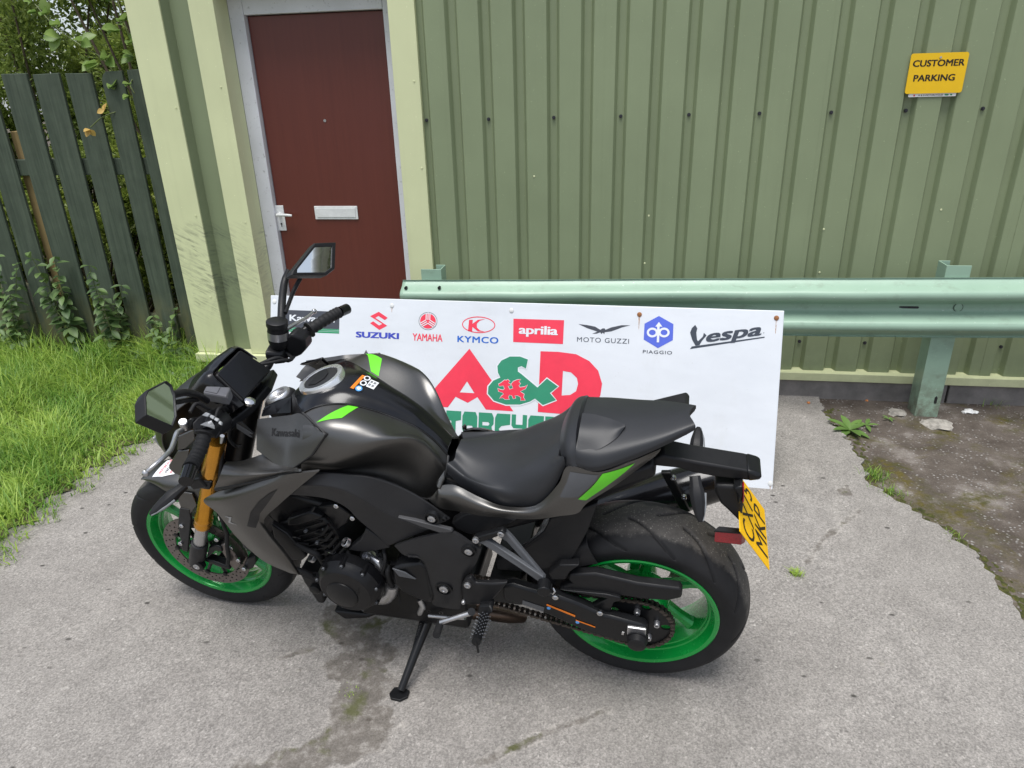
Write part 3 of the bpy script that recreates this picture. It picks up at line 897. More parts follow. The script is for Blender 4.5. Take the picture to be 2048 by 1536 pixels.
# bramble arching over the fence top
def bramble(name, label, pts, leaves, mat, seed):
    r = random.Random(seed)
    root = tag(empty(name, pts[0]), label, 'bramble')
    o0 = Vector(pts[0])
    rel = [Vector(p) - o0 for p in pts]
    sm = crom([tuple(p) for p in rel], np.linspace(0, len(rel) - 1, 24))
    MB().tube([tuple(p) for p in sm], .0032, 6).build('stem', 'stem_green', root)
    L = ([], [], [])
    for (t, dx, dz, sz) in leaves:
        p = Vector(crom([tuple(q) for q in rel], [t * (len(rel) - 1)])[0])
        tip = p + Vector((dx, -.03, dz)) * .6
        for a in (-.9, 0, .9):
            dd = Vector((dx * math.cos(a) - dz * math.sin(a), -.25 + r.uniform(-.3, .3), dx * math.sin(a) + dz * math.cos(a)))
            big_leaf(*L, tip, dd, (r.uniform(-.3, .3), -1, .55), sz * r.uniform(.8, 1.1), sz * .72, r.uniform(.2, 1))
    leaf_obj('foliage', L, mat, root)
    return root
YB = 4.2
bramble('bramble', 'bramble shoot with large leaves arching over the fence top', [(-3.02, 4.2, 1.72), (-3.07, 4.17, 1.88), (-3.2, 4.16, 1.97), (-3.36, 4.2, 2.07), (-3.5, 4.25, 2.2)],
        [(.1, .03, -.05, .1), (.25, .06, .02, .09), (.28, -.05, -.04, .1), (.5, .05, .03, .09), (.62, -.06, 0, .095), (.7, .04, .05, .085), (.85, .05, .04, .085), (.9, -.05, .01, .06), (.98, -.03, .03, .045)], 'bramble_leaf', 3)
bramble('bramble', 'second bramble shoot with round leaves beside the building above the fence', [(-2.75, 4.25, 1.6), (-2.84, 4.2, 1.85), (-2.9, 4.2, 2.0), (-2.96, 4.25, 2.2)],
        [(.2, .02, -.06, .07), (.4, -.05, .02, .08), (.55, .04, .04, .09), (.7, -.06, .03, .1), (.8, .05, .02, .1), (.95, -.03, .05, .1)], 'bramble_leaf', 6)
bramble('bramble', 'four-leaf bramble sprig hanging in front of the last fence board', [(-2.88, 4.15, 1.8), (-2.89, 4.1, 1.75), (-2.87, 4.09, 1.7)],
        [(.7, .02, .03, .06), (.95, -.03, -.03, .065)], 'bramble_leaf', 12)
bramble('bramble', 'withered twig with yellow dry leaf in front of the fence boards', [(-2.98, 4.16, 1.62), (-3.1, 4.09, 1.58), (-3.2, 4.08, 1.52)],
        [(.35, -.04, .03, .05), (.9, -.02, -.04, .05)], 'dry_leaf', 15)

# grass of the verge: one mass of blades
def grass_blades(n, fn, name, hmul=1.0, seg=3):
    P = []
    while len(P) < n:
        x, y = rng.uniform(-5.0, -2.15), rng.uniform(1.2, 4.35)
        h = fn(x, y)
        if h > 0: P.append((x, y, h))
    P = np.array(P)
    h = P[:, 2] * (.4 + 1.1 * rng.uniform(0, 1, n) ** 1.6) * hmul
    ang = rng.uniform(0, 2*np.pi, n); bend = rng.uniform(.1, 1.5, n) * h
    w = rng.uniform(.0014, .0042, n)
    cl = np.sin(P[:, 0] * 9 + 2 * np.sin(P[:, 1] * 6)) * .5 + np.sin(P[:, 1] * 11 + P[:, 0] * 4) * .5
    ang = ang * .8 + cl * 2.2
    dx, dy = np.cos(ang), np.sin(ang); sx, sy = -dy, dx
    V = np.zeros((n, 2 * seg + 1, 3)); base = np.stack([P[:, 0], P[:, 1], np.full(n, .008)], 1)
    for i in range(seg + 1):
        t = i / seg
        c = base + np.stack([dx * bend * t**1.8, dy * bend * t**1.8, h * (t - .3 * np.minimum(bend / np.maximum(h, 1e-3), 1.3) * t**2)], 1)
        if i < seg:
            ww_ = (w * (1 - .55 * t))[:, None] * np.stack([sx, sy, 0 * sx], 1)
            V[:, 2*i] = c - ww_; V[:, 2*i+1] = c + ww_
        else: V[:, 2*i] = c
    k = (np.arange(n) * (2*seg+1))[:, None]
    F = []
    for i in range(seg - 1):
        F += (k + [2*i, 2*i+1, 2*i+3, 2*i+2]).tolist()
    F += (k + [2*seg-2, 2*seg-1, 2*seg]).tolist()
    me = bpy.data.meshes.new(name); me.from_pydata(V.reshape(-1, 3).tolist(), [], F); me.update()
    cl2 = np.sin(P[:, 0] * 17 + 3 * np.sin(P[:, 1] * 13)) * np.sin(P[:, 1] * 19 + 1)
    dry = np.clip(.45 + cl * .25 + cl2 * .2 + rng.normal(0, .25, n), 0, 1)
    at = me.attributes.new('tint', 'FLOAT', 'POINT'); at.data.foreach_set('value', np.repeat(dry, 2*seg+1).astype(np.float32))
    return me
EDGE = [(-2.3652,1.6496), (-2.4193,1.9731), (-2.4674,2.1838), (-2.4881,2.3841), (-2.4982,2.5932), (-2.48,2.8267), (-2.4089,3.0145), (-2.3645,3.3253), (-2.36, 3.7), (-2.5, 4.0)]
EY = [e[1] for e in EDGE]; EXs = [e[0] for e in EDGE]
def gh(x, y):
    if y > 4.06 and x > -2.78: return 0
    e = float(np.interp(y, EY, EXs)) + .03 * math.sin(y * 23) + .02 * math.sin(y * 51)
    d = e - x
    if d < -.05: return 0
    if d < .12: return (.035 + .3 * max(d, 0)) if random.random() < .35 + 3 * max(d, 0) else 0
    t = .1 + .06 * math.sin(x * 5 + 1) * math.sin(y * 4) + .03 * math.sin(x * 13 + y * 7) + .1 * max(0, min(1, (y - 3.2) / .7))
    if y > 3.85: t += .05
    return t * .8
gr = link('grass', grass_blades(70000, gh, 'grass'), 'grass_blade', None, 180)
tag(gr, 'long green verge grass between the path and the fence', 'grass', kind='stuff')
# weed with broad leaves in the joint near the wall
def weed(loc, n, sz, label, seed):
    r = random.Random(seed)
    root = tag(empty('weed', loc), label, 'plant')
    L = ([], [], [])
    for i in range(n):
        a = i * 2.4 + r.uniform(-.3, .3)
        big_leaf(*L, (0, 0, .006), (math.cos(a), math.sin(a), r.uniform(.15, .55)), (0, 0, 1), sz * r.uniform(.6, 1.15), sz * .3, r.uniform(0, 1))
    leaf_obj('foliage', L, 'weed_leaf', root)
weed((*(1.1825,3.5205), -.012), 8, .13, 'broad-leaved weed rosette growing at the path edge near the wall', 2)
weed((*(1.2823,3.5891), -.014), 5, .075, 'smaller weed rosette with short leaves right beside the large one', 3)
weed((*(1.4194,3.675), -.012), 5, .04, 'tiny weed sprouting next to the barrier post foot', 4)
def tuft(loc, n, hgt, spread, label, seed, tint=.5):
    r = np.random.default_rng(seed); V = []; F = []; T = []
    for i in range(n):
        x, y = r.normal(0, spread, 2); a = r.uniform(0, 6.28); h = hgt * r.uniform(.4, 1.1); b = h * r.uniform(.3, 1.2); w = .0015
        k = len(V); c, s = math.cos(a), math.sin(a)
        V += [(x - s*w, y + c*w, 0), (x + s*w, y - c*w, 0), (x + c*b*.4 + s*w*.7, y + s*b*.4 - c*w*.7, h*.6), (x + c*b*.4 - s*w*.7, y + s*b*.4 + c*w*.7, h*.6), (x + c*b, y + s*b, h*.85)]
        F += [(k, k+1, k+2, k+3), (k+3, k+2, k+4)]; T += [min(1, max(0, tint + r.normal(0, .25)))] * 5
    me = mesh(V, F, 'grass_tuft')
    at = me.attributes.new('tint', 'FLOAT', 'POINT'); at.data.foreach_set('value', np.array(T, np.float32))
    o = link('grass_tuft', me, 'grass_blade', None, 180); o.location = loc
    tag(o, label, 'grass tuft')
tuft((*(0.6615,2.2668), .002), 90, .03, .011, 'small yellowing grass tuft alone on the open path', 1, .9)
tuft((*(1.1717,3.05), -.012), 110, .05, .03, 'grass tuft in the joint beside the old tarmac', 2, .3)
tuft((*(1.1914,2.905), -.012), 70, .04, .028, 'thin grass tuft at the corner of the path edge', 3, .35)
tuft((*(1.3281,2.6043), -.012), 40, .025, .02, 'sparse grass tuft halfway along the worn path edge', 4, .5)
tuft((*(-0.7791,1.5271), .002), 30, .009, .016, 'mossy grass tuft in the damp stain below the motorcycle', 5, .8)
tuft((*(2.063,3.9692), -.012), 80, .05, .04, 'grass tuft against the plinth behind the barrier', 6, .5)
# litter, pebbles, rubble by the post
def lump(name, loc, r, mat, label, cat, seed, flat=.6, group=None):
    rr = random.Random(seed)
    bm = bmesh.new(); bmesh.ops.create_icosphere(bm, subdivisions=2, radius=r)
    for v in bm.verts: v.co *= rr.uniform(.75, 1.25); v.co.z *= flat
    me = bpy.data.meshes.new(name); bm.to_mesh(me); bm.free()
    o = link(name, me, mat, None, 30); o.location = loc
    return tag(o, label, cat, group)
simple('paper_white', (.75, .75, .74), .7)
simple('stone_pale', (.3, .28, .25), .9, var=.45, vscale=40, bump=.8, bscale=120)
simple('orange_bit', (.55, .2, .06), .6)
lp = tag(empty('crumpled_paper', (*(1.8727,3.8196), -.018)), 'crumpled white paper scrap lying behind the barrier post', 'litter')
for k, (dx, dy, r) in enumerate(((0, 0, .022), (.03, -.005, .016), (-.026, -.006, .014), (.012, .012, .015))):
    o = lump('scrap', (dx, dy, r * .5), r, 'paper_white', None, None, 40 + k, .55); o.parent = lp
lump('concrete_lump', (*(1.6481,3.6436), -.014), .075, 'stone_pale', 'low concrete footing lump in front of the barrier post', 'concrete lump', 8, .22)
lump('concrete_lump', (*(1.4918,3.7696), -.014), .05, 'stone_pale', 'small concrete rubble lump behind the weeds by the wall', 'concrete lump', 9, .3)
lump('cigarette_end', (*(1.3793,3.9244), -.012), .009, 'orange_bit', 'orange cigarette end lying at the foot of the plinth', 'litter', 10)
lump('cigarette_end', (*(1.0425,3.8241), .006), .009, 'orange_bit', 'orange cigarette end on the path beside the banner board', 'litter', 11)
PB = [((-2.4547,2.5031), 'white pebble at the grass edge nearer the camera'), ((-2.4191,2.5835), 'white pebble at the grass edge nearer the front wheel'), ((0.9866,2.0125), 'single pale pebble on the bare path near the tarmac edge'), ((0.8348,1.8415), 'pale pebble on the path midway behind the rear wheel'),
      ((-0.9805,1.5838), 'pale pebble on the path in front of the engine'), ((-0.3281,1.5381), 'pale pebble on the path near the side stand'), ((-0.3974,2.0867), None)]
for i, (xy, lab) in enumerate(PB):
    if lab: lump('pebble', (*xy, .006), .0075, 'stone_pale', lab, 'pebble', 60 + i, .6, 'loose pebbles on the path')

# ---------------------------------------------------------------- banner board
O_, E1_, E2_ = Vector(BOARD_O), Vector(BOARD_E1), Vector(BOARD_E2)
N_ = E1_.cross(E2_)                                     # towards the viewer
bb = tag(empty('banner_board', BOARD_O), 'white motorcycle dealer banner board with logos leaning behind the motorcycle', 'banner')
m = NT('banner_white')
co = m.co()
c = m.ramp(m.noise(2.5, 5, .6, co), [(.3, (.64, .67, .71)), (.7, (.7, .73, .77))])
c = m.mix(m.ramp(m.noise(130, 3, .5, co), [(.7, 0), (.75, .5)]), c, (.5, .5, .5))
c = m.mix(m.ramp(m.noise(6, 5, .7, m.co((1, 1, .4))), [(.56, 0), (.8, .22)]), c, (.5, .5, .46))
m.set(Base_Color=c, Roughness=.38)
m.bump(m.noise(3.0, 3, .5, m.co((1, 1, 2.0))), .16, .03)
for nm, col in dict(p_grey=(.055, .06, .075), p_green=(.0, .27, .1), p_red=(.8, .045, .085), p_blue=(.045, .065, .45), p_sky=(.01, .13, .55), p_dark=(.045, .055, .075), p_pia=(.09, .14, .62), p_big=(.035, .26, .15), p_white=(.74, .77, .81)).items():
    simple(nm, col, .42, var=.05)
def L(me, name, mat, h, par=None):
    place(me, (0, 0, 0), E1_, E2_, h)
    return link(name, me, mat, par or bb, 0)
bx = MB()
T_ = .018
bx.prism([O_ * 0 - N_ * T_, E1_ * BOARD_W - N_ * T_, E1_ * BOARD_W + E2_ * BOARD_H - N_ * T_, E2_ * BOARD_H - N_ * T_], N_ * T_)
bx.build('panel', 'banner_white', bb, 0, .003)
for u in (.5, 1.9):                                     # timber props that hold the board up from behind
    a = E1_ * u + E2_ * (BOARD_H * .86) - N_ * (T_ + .002); b = Vector((a.x, a.y + .34, -BOARD_O[2]))
    MB().tube([tuple(a), tuple(b)], .016, 4).build('prop', 'bare_timber', bb, 0)
def box2(a, b): return [(a[0], b[1]), (b[0], b[1]), (b[0], a[1]), (a[0], a[1])]
def txt(s, a, b, mat, h=.0012, bold=.02, shear=0, name='lettering', par=None, space=1.0):
    return L(fit_text(text_mesh(s, .1, bold, shear, space), a[0], b[0], b[1], a[1]), name, mat, h, par)
def ring(cx, cy, rx, ry, w, wy=None): return [ellipse(cx, cy, rx, ry, 48), ellipse(cx, cy, rx - w, ry - (wy or w), 48)]
# dark block with white script and green stripes
a, b = (0.0813,0.7273), (0.3703,0.6415)
k1 = L(flat_poly([box2(a, b)]), 'logo', 'p_grey', .0008)
txt('Kawasaki', (0.1048,0.7047), (0.3464,0.673), 'p_white', .0016, .03, par=k1)
for t0, t1 in ((294, 305), (310, 322), (327, 343)):
    L(flat_poly([box2(b1(152,t0) if False else (a[0], b[1] - (t0 - 292) * .00042), (b[0], b[1] - (t1 - 292) * .00042))]), 'stripe', 'p_green', .0008, k1)
# S emblem and name
P = [(0.5745,0.7337), (0.6206,0.7059), (0.6064,0.6944), (0.5729,0.7135), (0.5572,0.7038), (0.6188,0.6675), (0.5793,0.6458), (0.5308,0.6768), (0.5465,0.6865), (0.5774,0.6673), (0.5938,0.6757), (0.53,0.7107)]
s1 = L(flat_poly([P]), 'logo', 'p_red', .0008)
txt('SUZUKI', (0.4578,0.6341), (0.6808,0.6047), 'p_blue', .0008, .045, par=s1)
# tuning-fork roundel and name
c0, c1 = (0.7785,0.7396), (0.8711,0.6546)
cx, cy, rx, ry = (c0[0]+c1[0])/2, (c0[1]+c1[1])/2, (c1[0]-c0[0])/2, (c0[1]-c1[1])/2
y1 = L(flat_poly(ring(cx, cy, rx, ry, .0018)), 'logo', 'p_dark', .0008)
L(flat_poly([ellipse(cx, cy, rx*.84, ry*.84, 48)]), 'disc', 'p_red', .0008, y1)
for k in range(3):
    an = R_(90 + 120 * k); w_ = rx * .1
    d_ = Vector((math.cos(an), math.sin(an))); s_ = Vector((-d_.y, d_.x))
    for q in (-1, 0, 1):
        Q = [d_ * (rx * .12) + s_ * (q * w_ * 2.0 - w_ * .45), d_ * (rx * .12) + s_ * (q * w_ * 2.0 + w_ * .45), d_ * (rx * (.8 if q else .9)) + s_ * (q * w_ * 2.0 + w_ * .45), d_ * (rx * (.8 if q else .9)) + s_ * (q * w_ * 2.0 - w_ * .45)]
        L(flat_poly([[(cx + p.x, cy + p.y) for p in Q]]), 'fork', 'p_white', .0014 + .0003 * k + .0001 * (q + 1), y1)
txt('YAMAHA', (0.7495,0.6359), (0.9001,0.6011), 'p_red', .0008, .02, par=y1)
# K C oval and name
c0, c1 = (0.9944,0.7274), (1.1562,0.6493)
cx, cy, rx, ry = (c0[0]+c1[0])/2, (c0[1]+c1[1])/2, (c1[0]-c0[0])/2, (c0[1]-c1[1])/2
y1 = L(flat_poly(ring(cx, cy, rx, ry, .0042)), 'logo', 'p_red', .0008)
L(flat_poly([[(1.028,0.7101), (1.0463,0.7107), (1.045,0.6916), (1.0706,0.7115), (1.1063,0.7165), (1.0805,0.708), (1.0666,0.6936), (1.0672,0.6758), (1.0821,0.6624), (1.1084,0.6558), (1.0724,0.657), (1.0455,0.677), (1.0449,0.6559), (1.0245,0.6564)]]), 'monogram', 'p_red', .0008, y1)
txt('KYMCO', (0.9737,0.6328), (1.1741,0.6025), 'p_sky', .0008, .022, par=y1, space=1.1)
# red block
k1 = L(flat_poly([[(1.2423,0.7225), (1.4813,0.7238), (1.4806,0.6133), (1.245,0.6134)][::-1]]), 'logo', 'p_red', .0008)
txt('aprilia', (1.27,0.6933), (1.4548,0.6408), 'p_white', .0016, .03, par=k1, space=.95)
# eagle and name
E_ = [(1.5479,0.7086), (1.592,0.7047), (1.6259,0.6992), (1.65,0.6853), (1.6597,0.6924), (1.6697,0.6928), (1.6733,0.6862), (1.6994,0.6985), (1.7453,0.7102), (1.7849,0.7109), (1.7491,0.701), (1.7264,0.6908), (1.7003,0.6805), (1.6705,0.6754), (1.6689,0.6659), (1.6619,0.6737), (1.6555,0.6661), (1.6505,0.6746), (1.634,0.6673), (1.6139,0.6665), (1.637,0.6768), (1.6199,0.6822), (1.5926,0.69), (1.572,0.6986)]
k1 = L(flat_poly([E_]), 'logo', 'p_grey', .0008)
txt('MOTO GUZZI', (1.5451,0.649), (1.7825,0.6268), 'p_dark', .0008, .0, par=k1, space=1.12)
# hexagon and name
k1 = L(flat_poly([[(1.9101,0.7576), (1.9759,0.723), (1.9771,0.6512), (1.9131,0.6122), (1.8478,0.6488), (1.8481,0.7205)][::-1]]), 'logo', 'p_pia', .0008)
hx = []
c0 = (1.8847,0.682); c1 = (1.9366,0.684); sx = abs((1.8977,0.6825)[0] - (1.8847,0.682)[0])
L(flat_poly([ring(c0[0], c0[1], sx*1.9, sx*1.7, sx*.75)[0], ring(c0[0], c0[1], sx*1.9, sx*1.7, sx*.75)[1]]), 'monogram', 'p_white', .0014, k1)
L(flat_poly([ring(c1[0], c1[1], sx*1.9, sx*1.7, sx*.75)[0], ring(c1[0], c1[1], sx*1.9, sx*1.7, sx*.75)[1]]), 'monogram', 'p_white', .0018, k1)
L(flat_poly([[(1.9115,0.7306), (1.9275,0.7101), (1.9158,0.7096), (1.9169,0.6389), (1.9065,0.6385), (1.9048,0.7092), (1.8963,0.7089)]]), 'monogram', 'p_white', .0022, k1)
txt('PIAGGIO', (1.8469,0.6015), (1.9767,0.5864), 'p_dark', .0008, .005, par=k1, space=1.15)
# script name with underline
k1 = L(flat_poly([[(2.0544,0.6141), (2.062,0.6263), (2.3701,0.6822), (2.3705,0.677)]]), 'logo', 'p_dark', .0008)
VS = [(2.0714,0.7231), (2.0811,0.7077), (2.0777,0.6893), (2.0827,0.6567), (2.0875,0.6503), (2.1073,0.6721), (2.1108,0.6892), (2.1229,0.6779), (2.1051,0.6543), (2.0948,0.6342), (2.0778,0.6302), (2.0617,0.6559), (2.051,0.6883), (2.0575,0.7082)]
L(flat_poly([VS]), 'initial', 'p_dark', .0012, k1)
me = fit_text(text_mesh('espa', .1, .03, .15), 0, 1, 0, 1)
o0, ox, oy = (2.1193,0.6287), (2.3548,0.6706), (2.1225,0.6844)
for v in me.vertices:
    x_, y_ = v.co.x, v.co.y
    v.co.x = o0[0] + (ox[0]-o0[0]) * x_ + (oy[0]-o0[0]) * y_; v.co.y = o0[1] + (ox[1]-o0[1]) * x_ + (oy[1]-o0[1]) * y_
L(me, 'lettering', 'p_dark', .0016, k1)
L(flat_poly(ring(*(2.3654,0.6987), .0025, .0025, .0008)), 'mark', 'p_dark', .0008, k1)
# large A & D
A_ = L(flat_poly([[(1.0345,0.5732), (1.2585,0.2861), (1.1247,0.2867), (1.0812,0.3442), (1.0346,0.3139), (0.9738,0.3397), (0.9367,0.2869), (0.7933,0.2859)]], [[(1.0278,0.4168), (0.9931,0.3621), (1.0661,0.3621)]]), 'letter', 'p_red', .0008)
L(flat_poly([[(1.3769,0.5755), (1.4616,0.5764), (1.5439,0.569), (1.6062,0.5399), (1.6486,0.4979), (1.6696,0.4379), (1.664,0.3833), (1.6359,0.334), (1.5831,0.3001), (1.4946,0.2873), (1.3753,0.29)]], [[(1.486,0.4888), (1.5238,0.4837), (1.5522,0.4592), (1.5588,0.4322), (1.5515,0.3977), (1.525,0.3785), (1.4847,0.3735)]]), 'letter', 'p_red', .0010)
AMP = [(1.3189,0.5343), (1.311,0.4915), (1.2891,0.5023), (1.2726,0.4945), (1.2733,0.4756), (1.2905,0.4646), (1.3692,0.4049), (1.4124,0.4494), (1.4657,0.4146), (1.4294,0.3822), (1.459,0.3508), (1.3986,0.3239), (1.3594,0.3524), (1.3362,0.3369), (1.2889,0.32), (1.2216,0.3162), (1.1627,0.332), (1.1323,0.3639), (1.1336,0.3974), (1.1568,0.4272), (1.1902,0.4431), (1.1773,0.4663), (1.1737,0.497), (1.1921,0.5239), (1.2323,0.5446), (1.2802,0.5467)]
cxy = (sum(p[0] for p in AMP)/len(AMP), sum(p[1] for p in AMP)/len(AMP))
amp_s = [tuple(p) for p in crom(AMP + AMP[:1], np.linspace(0, len(AMP), 140))]
def grow(P, d):
    n = len(P); out = []
    for i in range(n):
        t = Vector(P[(i+1) % n]) - Vector(P[i-1]); t.normalize(); nn = Vector((t.y, -t.x))
        out.append((P[i][0] - nn.x * d, P[i][1] - nn.y * d))
    return out
ar_ = sum(AMP[i-1][0]*AMP[i][1]-AMP[i][0]*AMP[i-1][1] for i in range(len(AMP)))
L(flat_poly([grow(AMP, .006 if ar_ < 0 else -.006)]), 'outline', 'p_white', .0016, A_)
L(flat_poly([AMP]), 'ampersand', 'p_big', .0022, A_)
DR = [(1.186,0.4024), (1.1824,0.4119), (1.1951,0.4189), (1.2109,0.4325), (1.2206,0.4317), (1.2256,0.4364), (1.237,0.4274), (1.2288,0.4206), (1.2394,0.4148), (1.2385,0.4052), (1.2281,0.4065), (1.2365,0.3891), (1.2543,0.3964), (1.2439,0.415), (1.2531,0.4282), (1.2722,0.4368), (1.2882,0.4395), (1.279,0.4263), (1.2889,0.4205), (1.2797,0.4092), (1.2864,0.4013), (1.3088,0.4056), (1.3212,0.4158), (1.3123,0.3963), (1.2985,0.3892), (1.2871,0.3822), (1.3069,0.3706), (1.3043,0.3545), (1.3145,0.3423), (1.292,0.3398), (1.2934,0.3539), (1.2782,0.3626), (1.2621,0.3618), (1.2678,0.3493), (1.2563,0.3455), (1.2492,0.3611), (1.2362,0.3636), (1.2315,0.3505), (1.2382,0.3432), (1.2175,0.3408), (1.2042,0.349), (1.1901,0.3431), (1.2006,0.3584), (1.2101,0.3653), (1.2,0.3744), (1.1837,0.3767), (1.1798,0.3925), (1.1911,0.3867), (1.2062,0.3843), (1.2124,0.391), (1.2073,0.4055)]
L(flat_poly([grow(DR, .0022)]), 'outline', 'p_white', .0028, A_)
L(flat_poly([DR]), 'emblem', 'p_red', .0034, A_)
# name line below in blocky capitals
LX0, LX1 = (0.7697,0.2002)[0], (1.653,0.2546)[0]
wL = (LX1 - LX0) / 11
yT, yB = (1.0293,0.2714)[1], (1.0328,0.1657)[1]
hh = yT - yB
GL = {  # blocky letters on a 10 x 10 grid: outer loops, then holes
 'M': ([[(0,0),(0,8),(1.5,10),(9.2,10),(9.2,0),(7,0),(7,5),(5.6,5),(5.6,0),(3.6,0),(3.6,5),(2.2,5),(2.2,0)]], []),
 'O': ([[(0,2),(0,8),(1.2,10),(8,10),(9.2,8),(9.2,2),(8,0),(1.2,0)]], [[(2.2,2.6),(3.2,1.7),(6,1.7),(7,2.6),(6,3.7),(3.2,3.7)]]),
 'T': ([[(0,10),(9.2,10),(9.2,6),(6,5.4),(6,0),(3.2,0),(3.2,5.4),(0,6)]], []),
 'R': ([[(0,0),(0,10),(8,10),(9.2,8),(9.2,5),(8,3.8),(9.2,0),(6.5,0),(5.5,2.6),(2.4,2.6),(2.4,0)]], [[(2.4,4.2),(6,4.2),(6.8,5),(6,5.8),(2.4,5.8)]]),
 'C': ([[(1.2,0),(0,2),(0,8),(1.2,10),(9.2,10),(9.2,5.2),(4,4.4),(2.4,3),(3.4,1.8),(9.2,1.8),(9.2,0)]], []),
 'Y': ([[(0,10),(0,5),(1.2,3.8),(6.6,3.8),(6.6,2),(1,2),(1,0),(8,0),(9.2,1.4),(9.2,10),(6.6,10),(6.6,5.5),(2.6,5.5),(2.6,10)]], []),
 'L': ([[(0,0),(0,10),(5,10),(5,2.4),(9.2,2.4),(9.2,0)]], []),
 'E': ([[(1.2,0),(0,2),(0,8),(1.2,10),(9.2,10),(9.2,6),(3,6),(3,5),(8,5),(8,3.6),(3,3.6),(3,2),(9.2,2),(9.2,0)]], []),
 'S': ([[(0,0),(0,2),(6,2),(6,3.4),(1.2,3.6),(0,5),(0,8.6),(1.2,10),(9.2,10),(9.2,7),(3,7),(3,5.6),(8,5.4),(9.2,4),(9.2,1.4),(8,0)]], [])}
SL = ((1.355,0.2905)[1] - (0.9628,0.2675)[1]) / ((1.355,0.2905)[0] - (0.9628,0.2675)[0])
for i, ch in enumerate('MOTORCYCLES'):
    lo, ho = GL[ch]
    f_ = lambda P: [(LX0 + i * wL + x * wL / 10, yB + y * hh / 10) for x, y in P]
    L(flat_poly([f_(P) for P in lo], [f_(P) for P in ho]), 'letter', 'p_big', .0008, A_)
# fixing screws with rust runs
m = NT('rust_run')
co = m.co()
m.set(Base_Color=(.5, .22, .05), Roughness=.8, Alpha=m.math('MULTIPLY', m.ramp(m.noise(60, 3, .6, co), [(.35, .1), (.65, .75)]), .8))
for i, (q, rust) in enumerate((((0.0215,0.7672), 0), ((0.6409,0.766), 1), ((1.2314,0.7605), 0), ((1.8234,0.7612), 2), ((2.415,0.7652), 2), ((2.4357,0.0307), 1), ((2.298,0.1132), 1))):
    me = MB().lathe([(.0005, .011), (.003, .01), (.0045, .005), (.005, .0001)], (0, 0, 0), (0, 0, 1), 16)
    mm = mesh(me.v, me.f, 'screw'); place(mm, E1_ * q[0] + E2_ * q[1], E1_, E2_, 0)
    s_ = link('screw', mm, 'rusty' if rust == 2 else 'white_metal', bb, 40)
    if rust:
        ln = .03 * rust
        P = [(q[0]-.004, q[1]), (q[0]+.004, q[1]), (q[0]+.0015, q[1]-ln), (q[0], q[1]-ln*1.2), (q[0]-.0015, q[1]-ln)]
        L(flat_poly([P]), 'rust_run', 'rust_run', .0005, s_)

# ---------------------------------------------------------------- motorcycle: materials
m = NT('graphite')
co = m.co()
fl = m.noise(1400, 2, .5, co)
c = m.ramp(fl, [(.35, (.118, .116, .112)), (.65, (.16, .157, .152))])
m.set(Base_Color=c, Metallic=.95, Roughness=m.ramp(m.noise(6, 4, .6, co), [(.3, .34), (.7, .4)]))
simple('gloss_black', (.004, .004, .005), .2, spec=.4, coat=.12, var=.1, rvar=.04)
simple('satin_black', (.0085, .0088, .0098), .34, spec=.28, var=.15, rvar=.06)
simple('plastic_dark', (.021, .021, .0225), .4, spec=.28, var=.1, bump=.06, bscale=900)
simple('plastic_black', (.011, .011, .0122), .46, spec=.28, var=.12, bump=.08, bscale=900)
simple('engine_black', (.006, .006, .007), .36, spec=.28, var=.2, vscale=22, bump=.1, bscale=500)
m = NT('seat_vinyl')
co = m.co()
m.set(Base_Color=m.ramp(m.noise(3, 4, .6, co), [(.3, (.02, .021, .024)), (.7, (.026, .0275, .031))]), Roughness=.42)
m.b.inputs['Specular IOR Level'].default_value = .33
vv = m.node('ShaderNodeTexVoronoi', i_Scale=600.0); m.l.new(co, vv.inputs['Vector'])
m.bump(vv.outputs['Distance'], .12, .001)
simple('wheel_green', (.004, .32, .05), .25, .25, coat=.5, var=.06, rvar=.05)
simple('lime', (.13, .62, .022), .38, var=.04)
simple('fork_gold', (.72, .34, .045), .22, .92, var=.06, rvar=.05)
simple('chrome', (.62, .62, .63), .18, 1.0, var=.08)
simple('alloy', (.5, .5, .51), .34, .9, var=.12, rvar=.1)
simple('cap_silver', (.82, .82, .83), .3, .9)
simple('disc_steel', (.2, .175, .165), .38, .85, var=.15, vscale=60)
simple('frame_highlight', (.05, .05, .053), .38)  # cover plastic lightened, so the facet's highlight sits in the colour
simple('bracket_grey', (.105, .11, .12), .42, .35, var=.1)
simple('chain_steel', (.1, .085, .075), .42, .8, var=.3, vscale=160)
simple('exhaust_bronze', (.12, .085, .065), .35, .9, var=.25, vscale=20)
simple('reservoir_grey', (.09, .09, .1), .5)
simple('radiator', (.02, .02, .022), .55, .2)
simple('button_grey', (.42, .43, .44), .45)
simple('rubber', (.014, .014, .015), .65, spec=.28, bump=.2, bscale=700)
simple('sticker_white', (.75, .76, .78), .4, var=.05)
simple('sticker_orange', (.8, .2, .01), .4, var=.05)
simple('sticker_blue', (.1, .35, .75), .4)
simple('plate_yellow', (.9, .5, .0), .35, var=.03)
simple('reflector_red', (.3, .004, .012), .15, coat=.6, var=.3, vscale=240)
simple('lens_smoke', (.2, .21, .22), .15, coat=.5)
m = NT('mirror_glass'); m.set(Base_Color=(.78, .82, .84), Metallic=1.0, Roughness=m.ramp(m.noise(9, 3, .5, m.co()), [(.3, .012), (.7, .03)]))
m = NT('tyre_rubber')
co = m.co()
gv = m.node('ShaderNodeAttribute', attribute_name='groove'); cr = m.node('ShaderNodeAttribute', attribute_name='crown')
c = m.ramp(m.noise(12, 5, .6, co), [(.3, (.011, .011, .0122)), (.7, (.018, .018, .0195))])
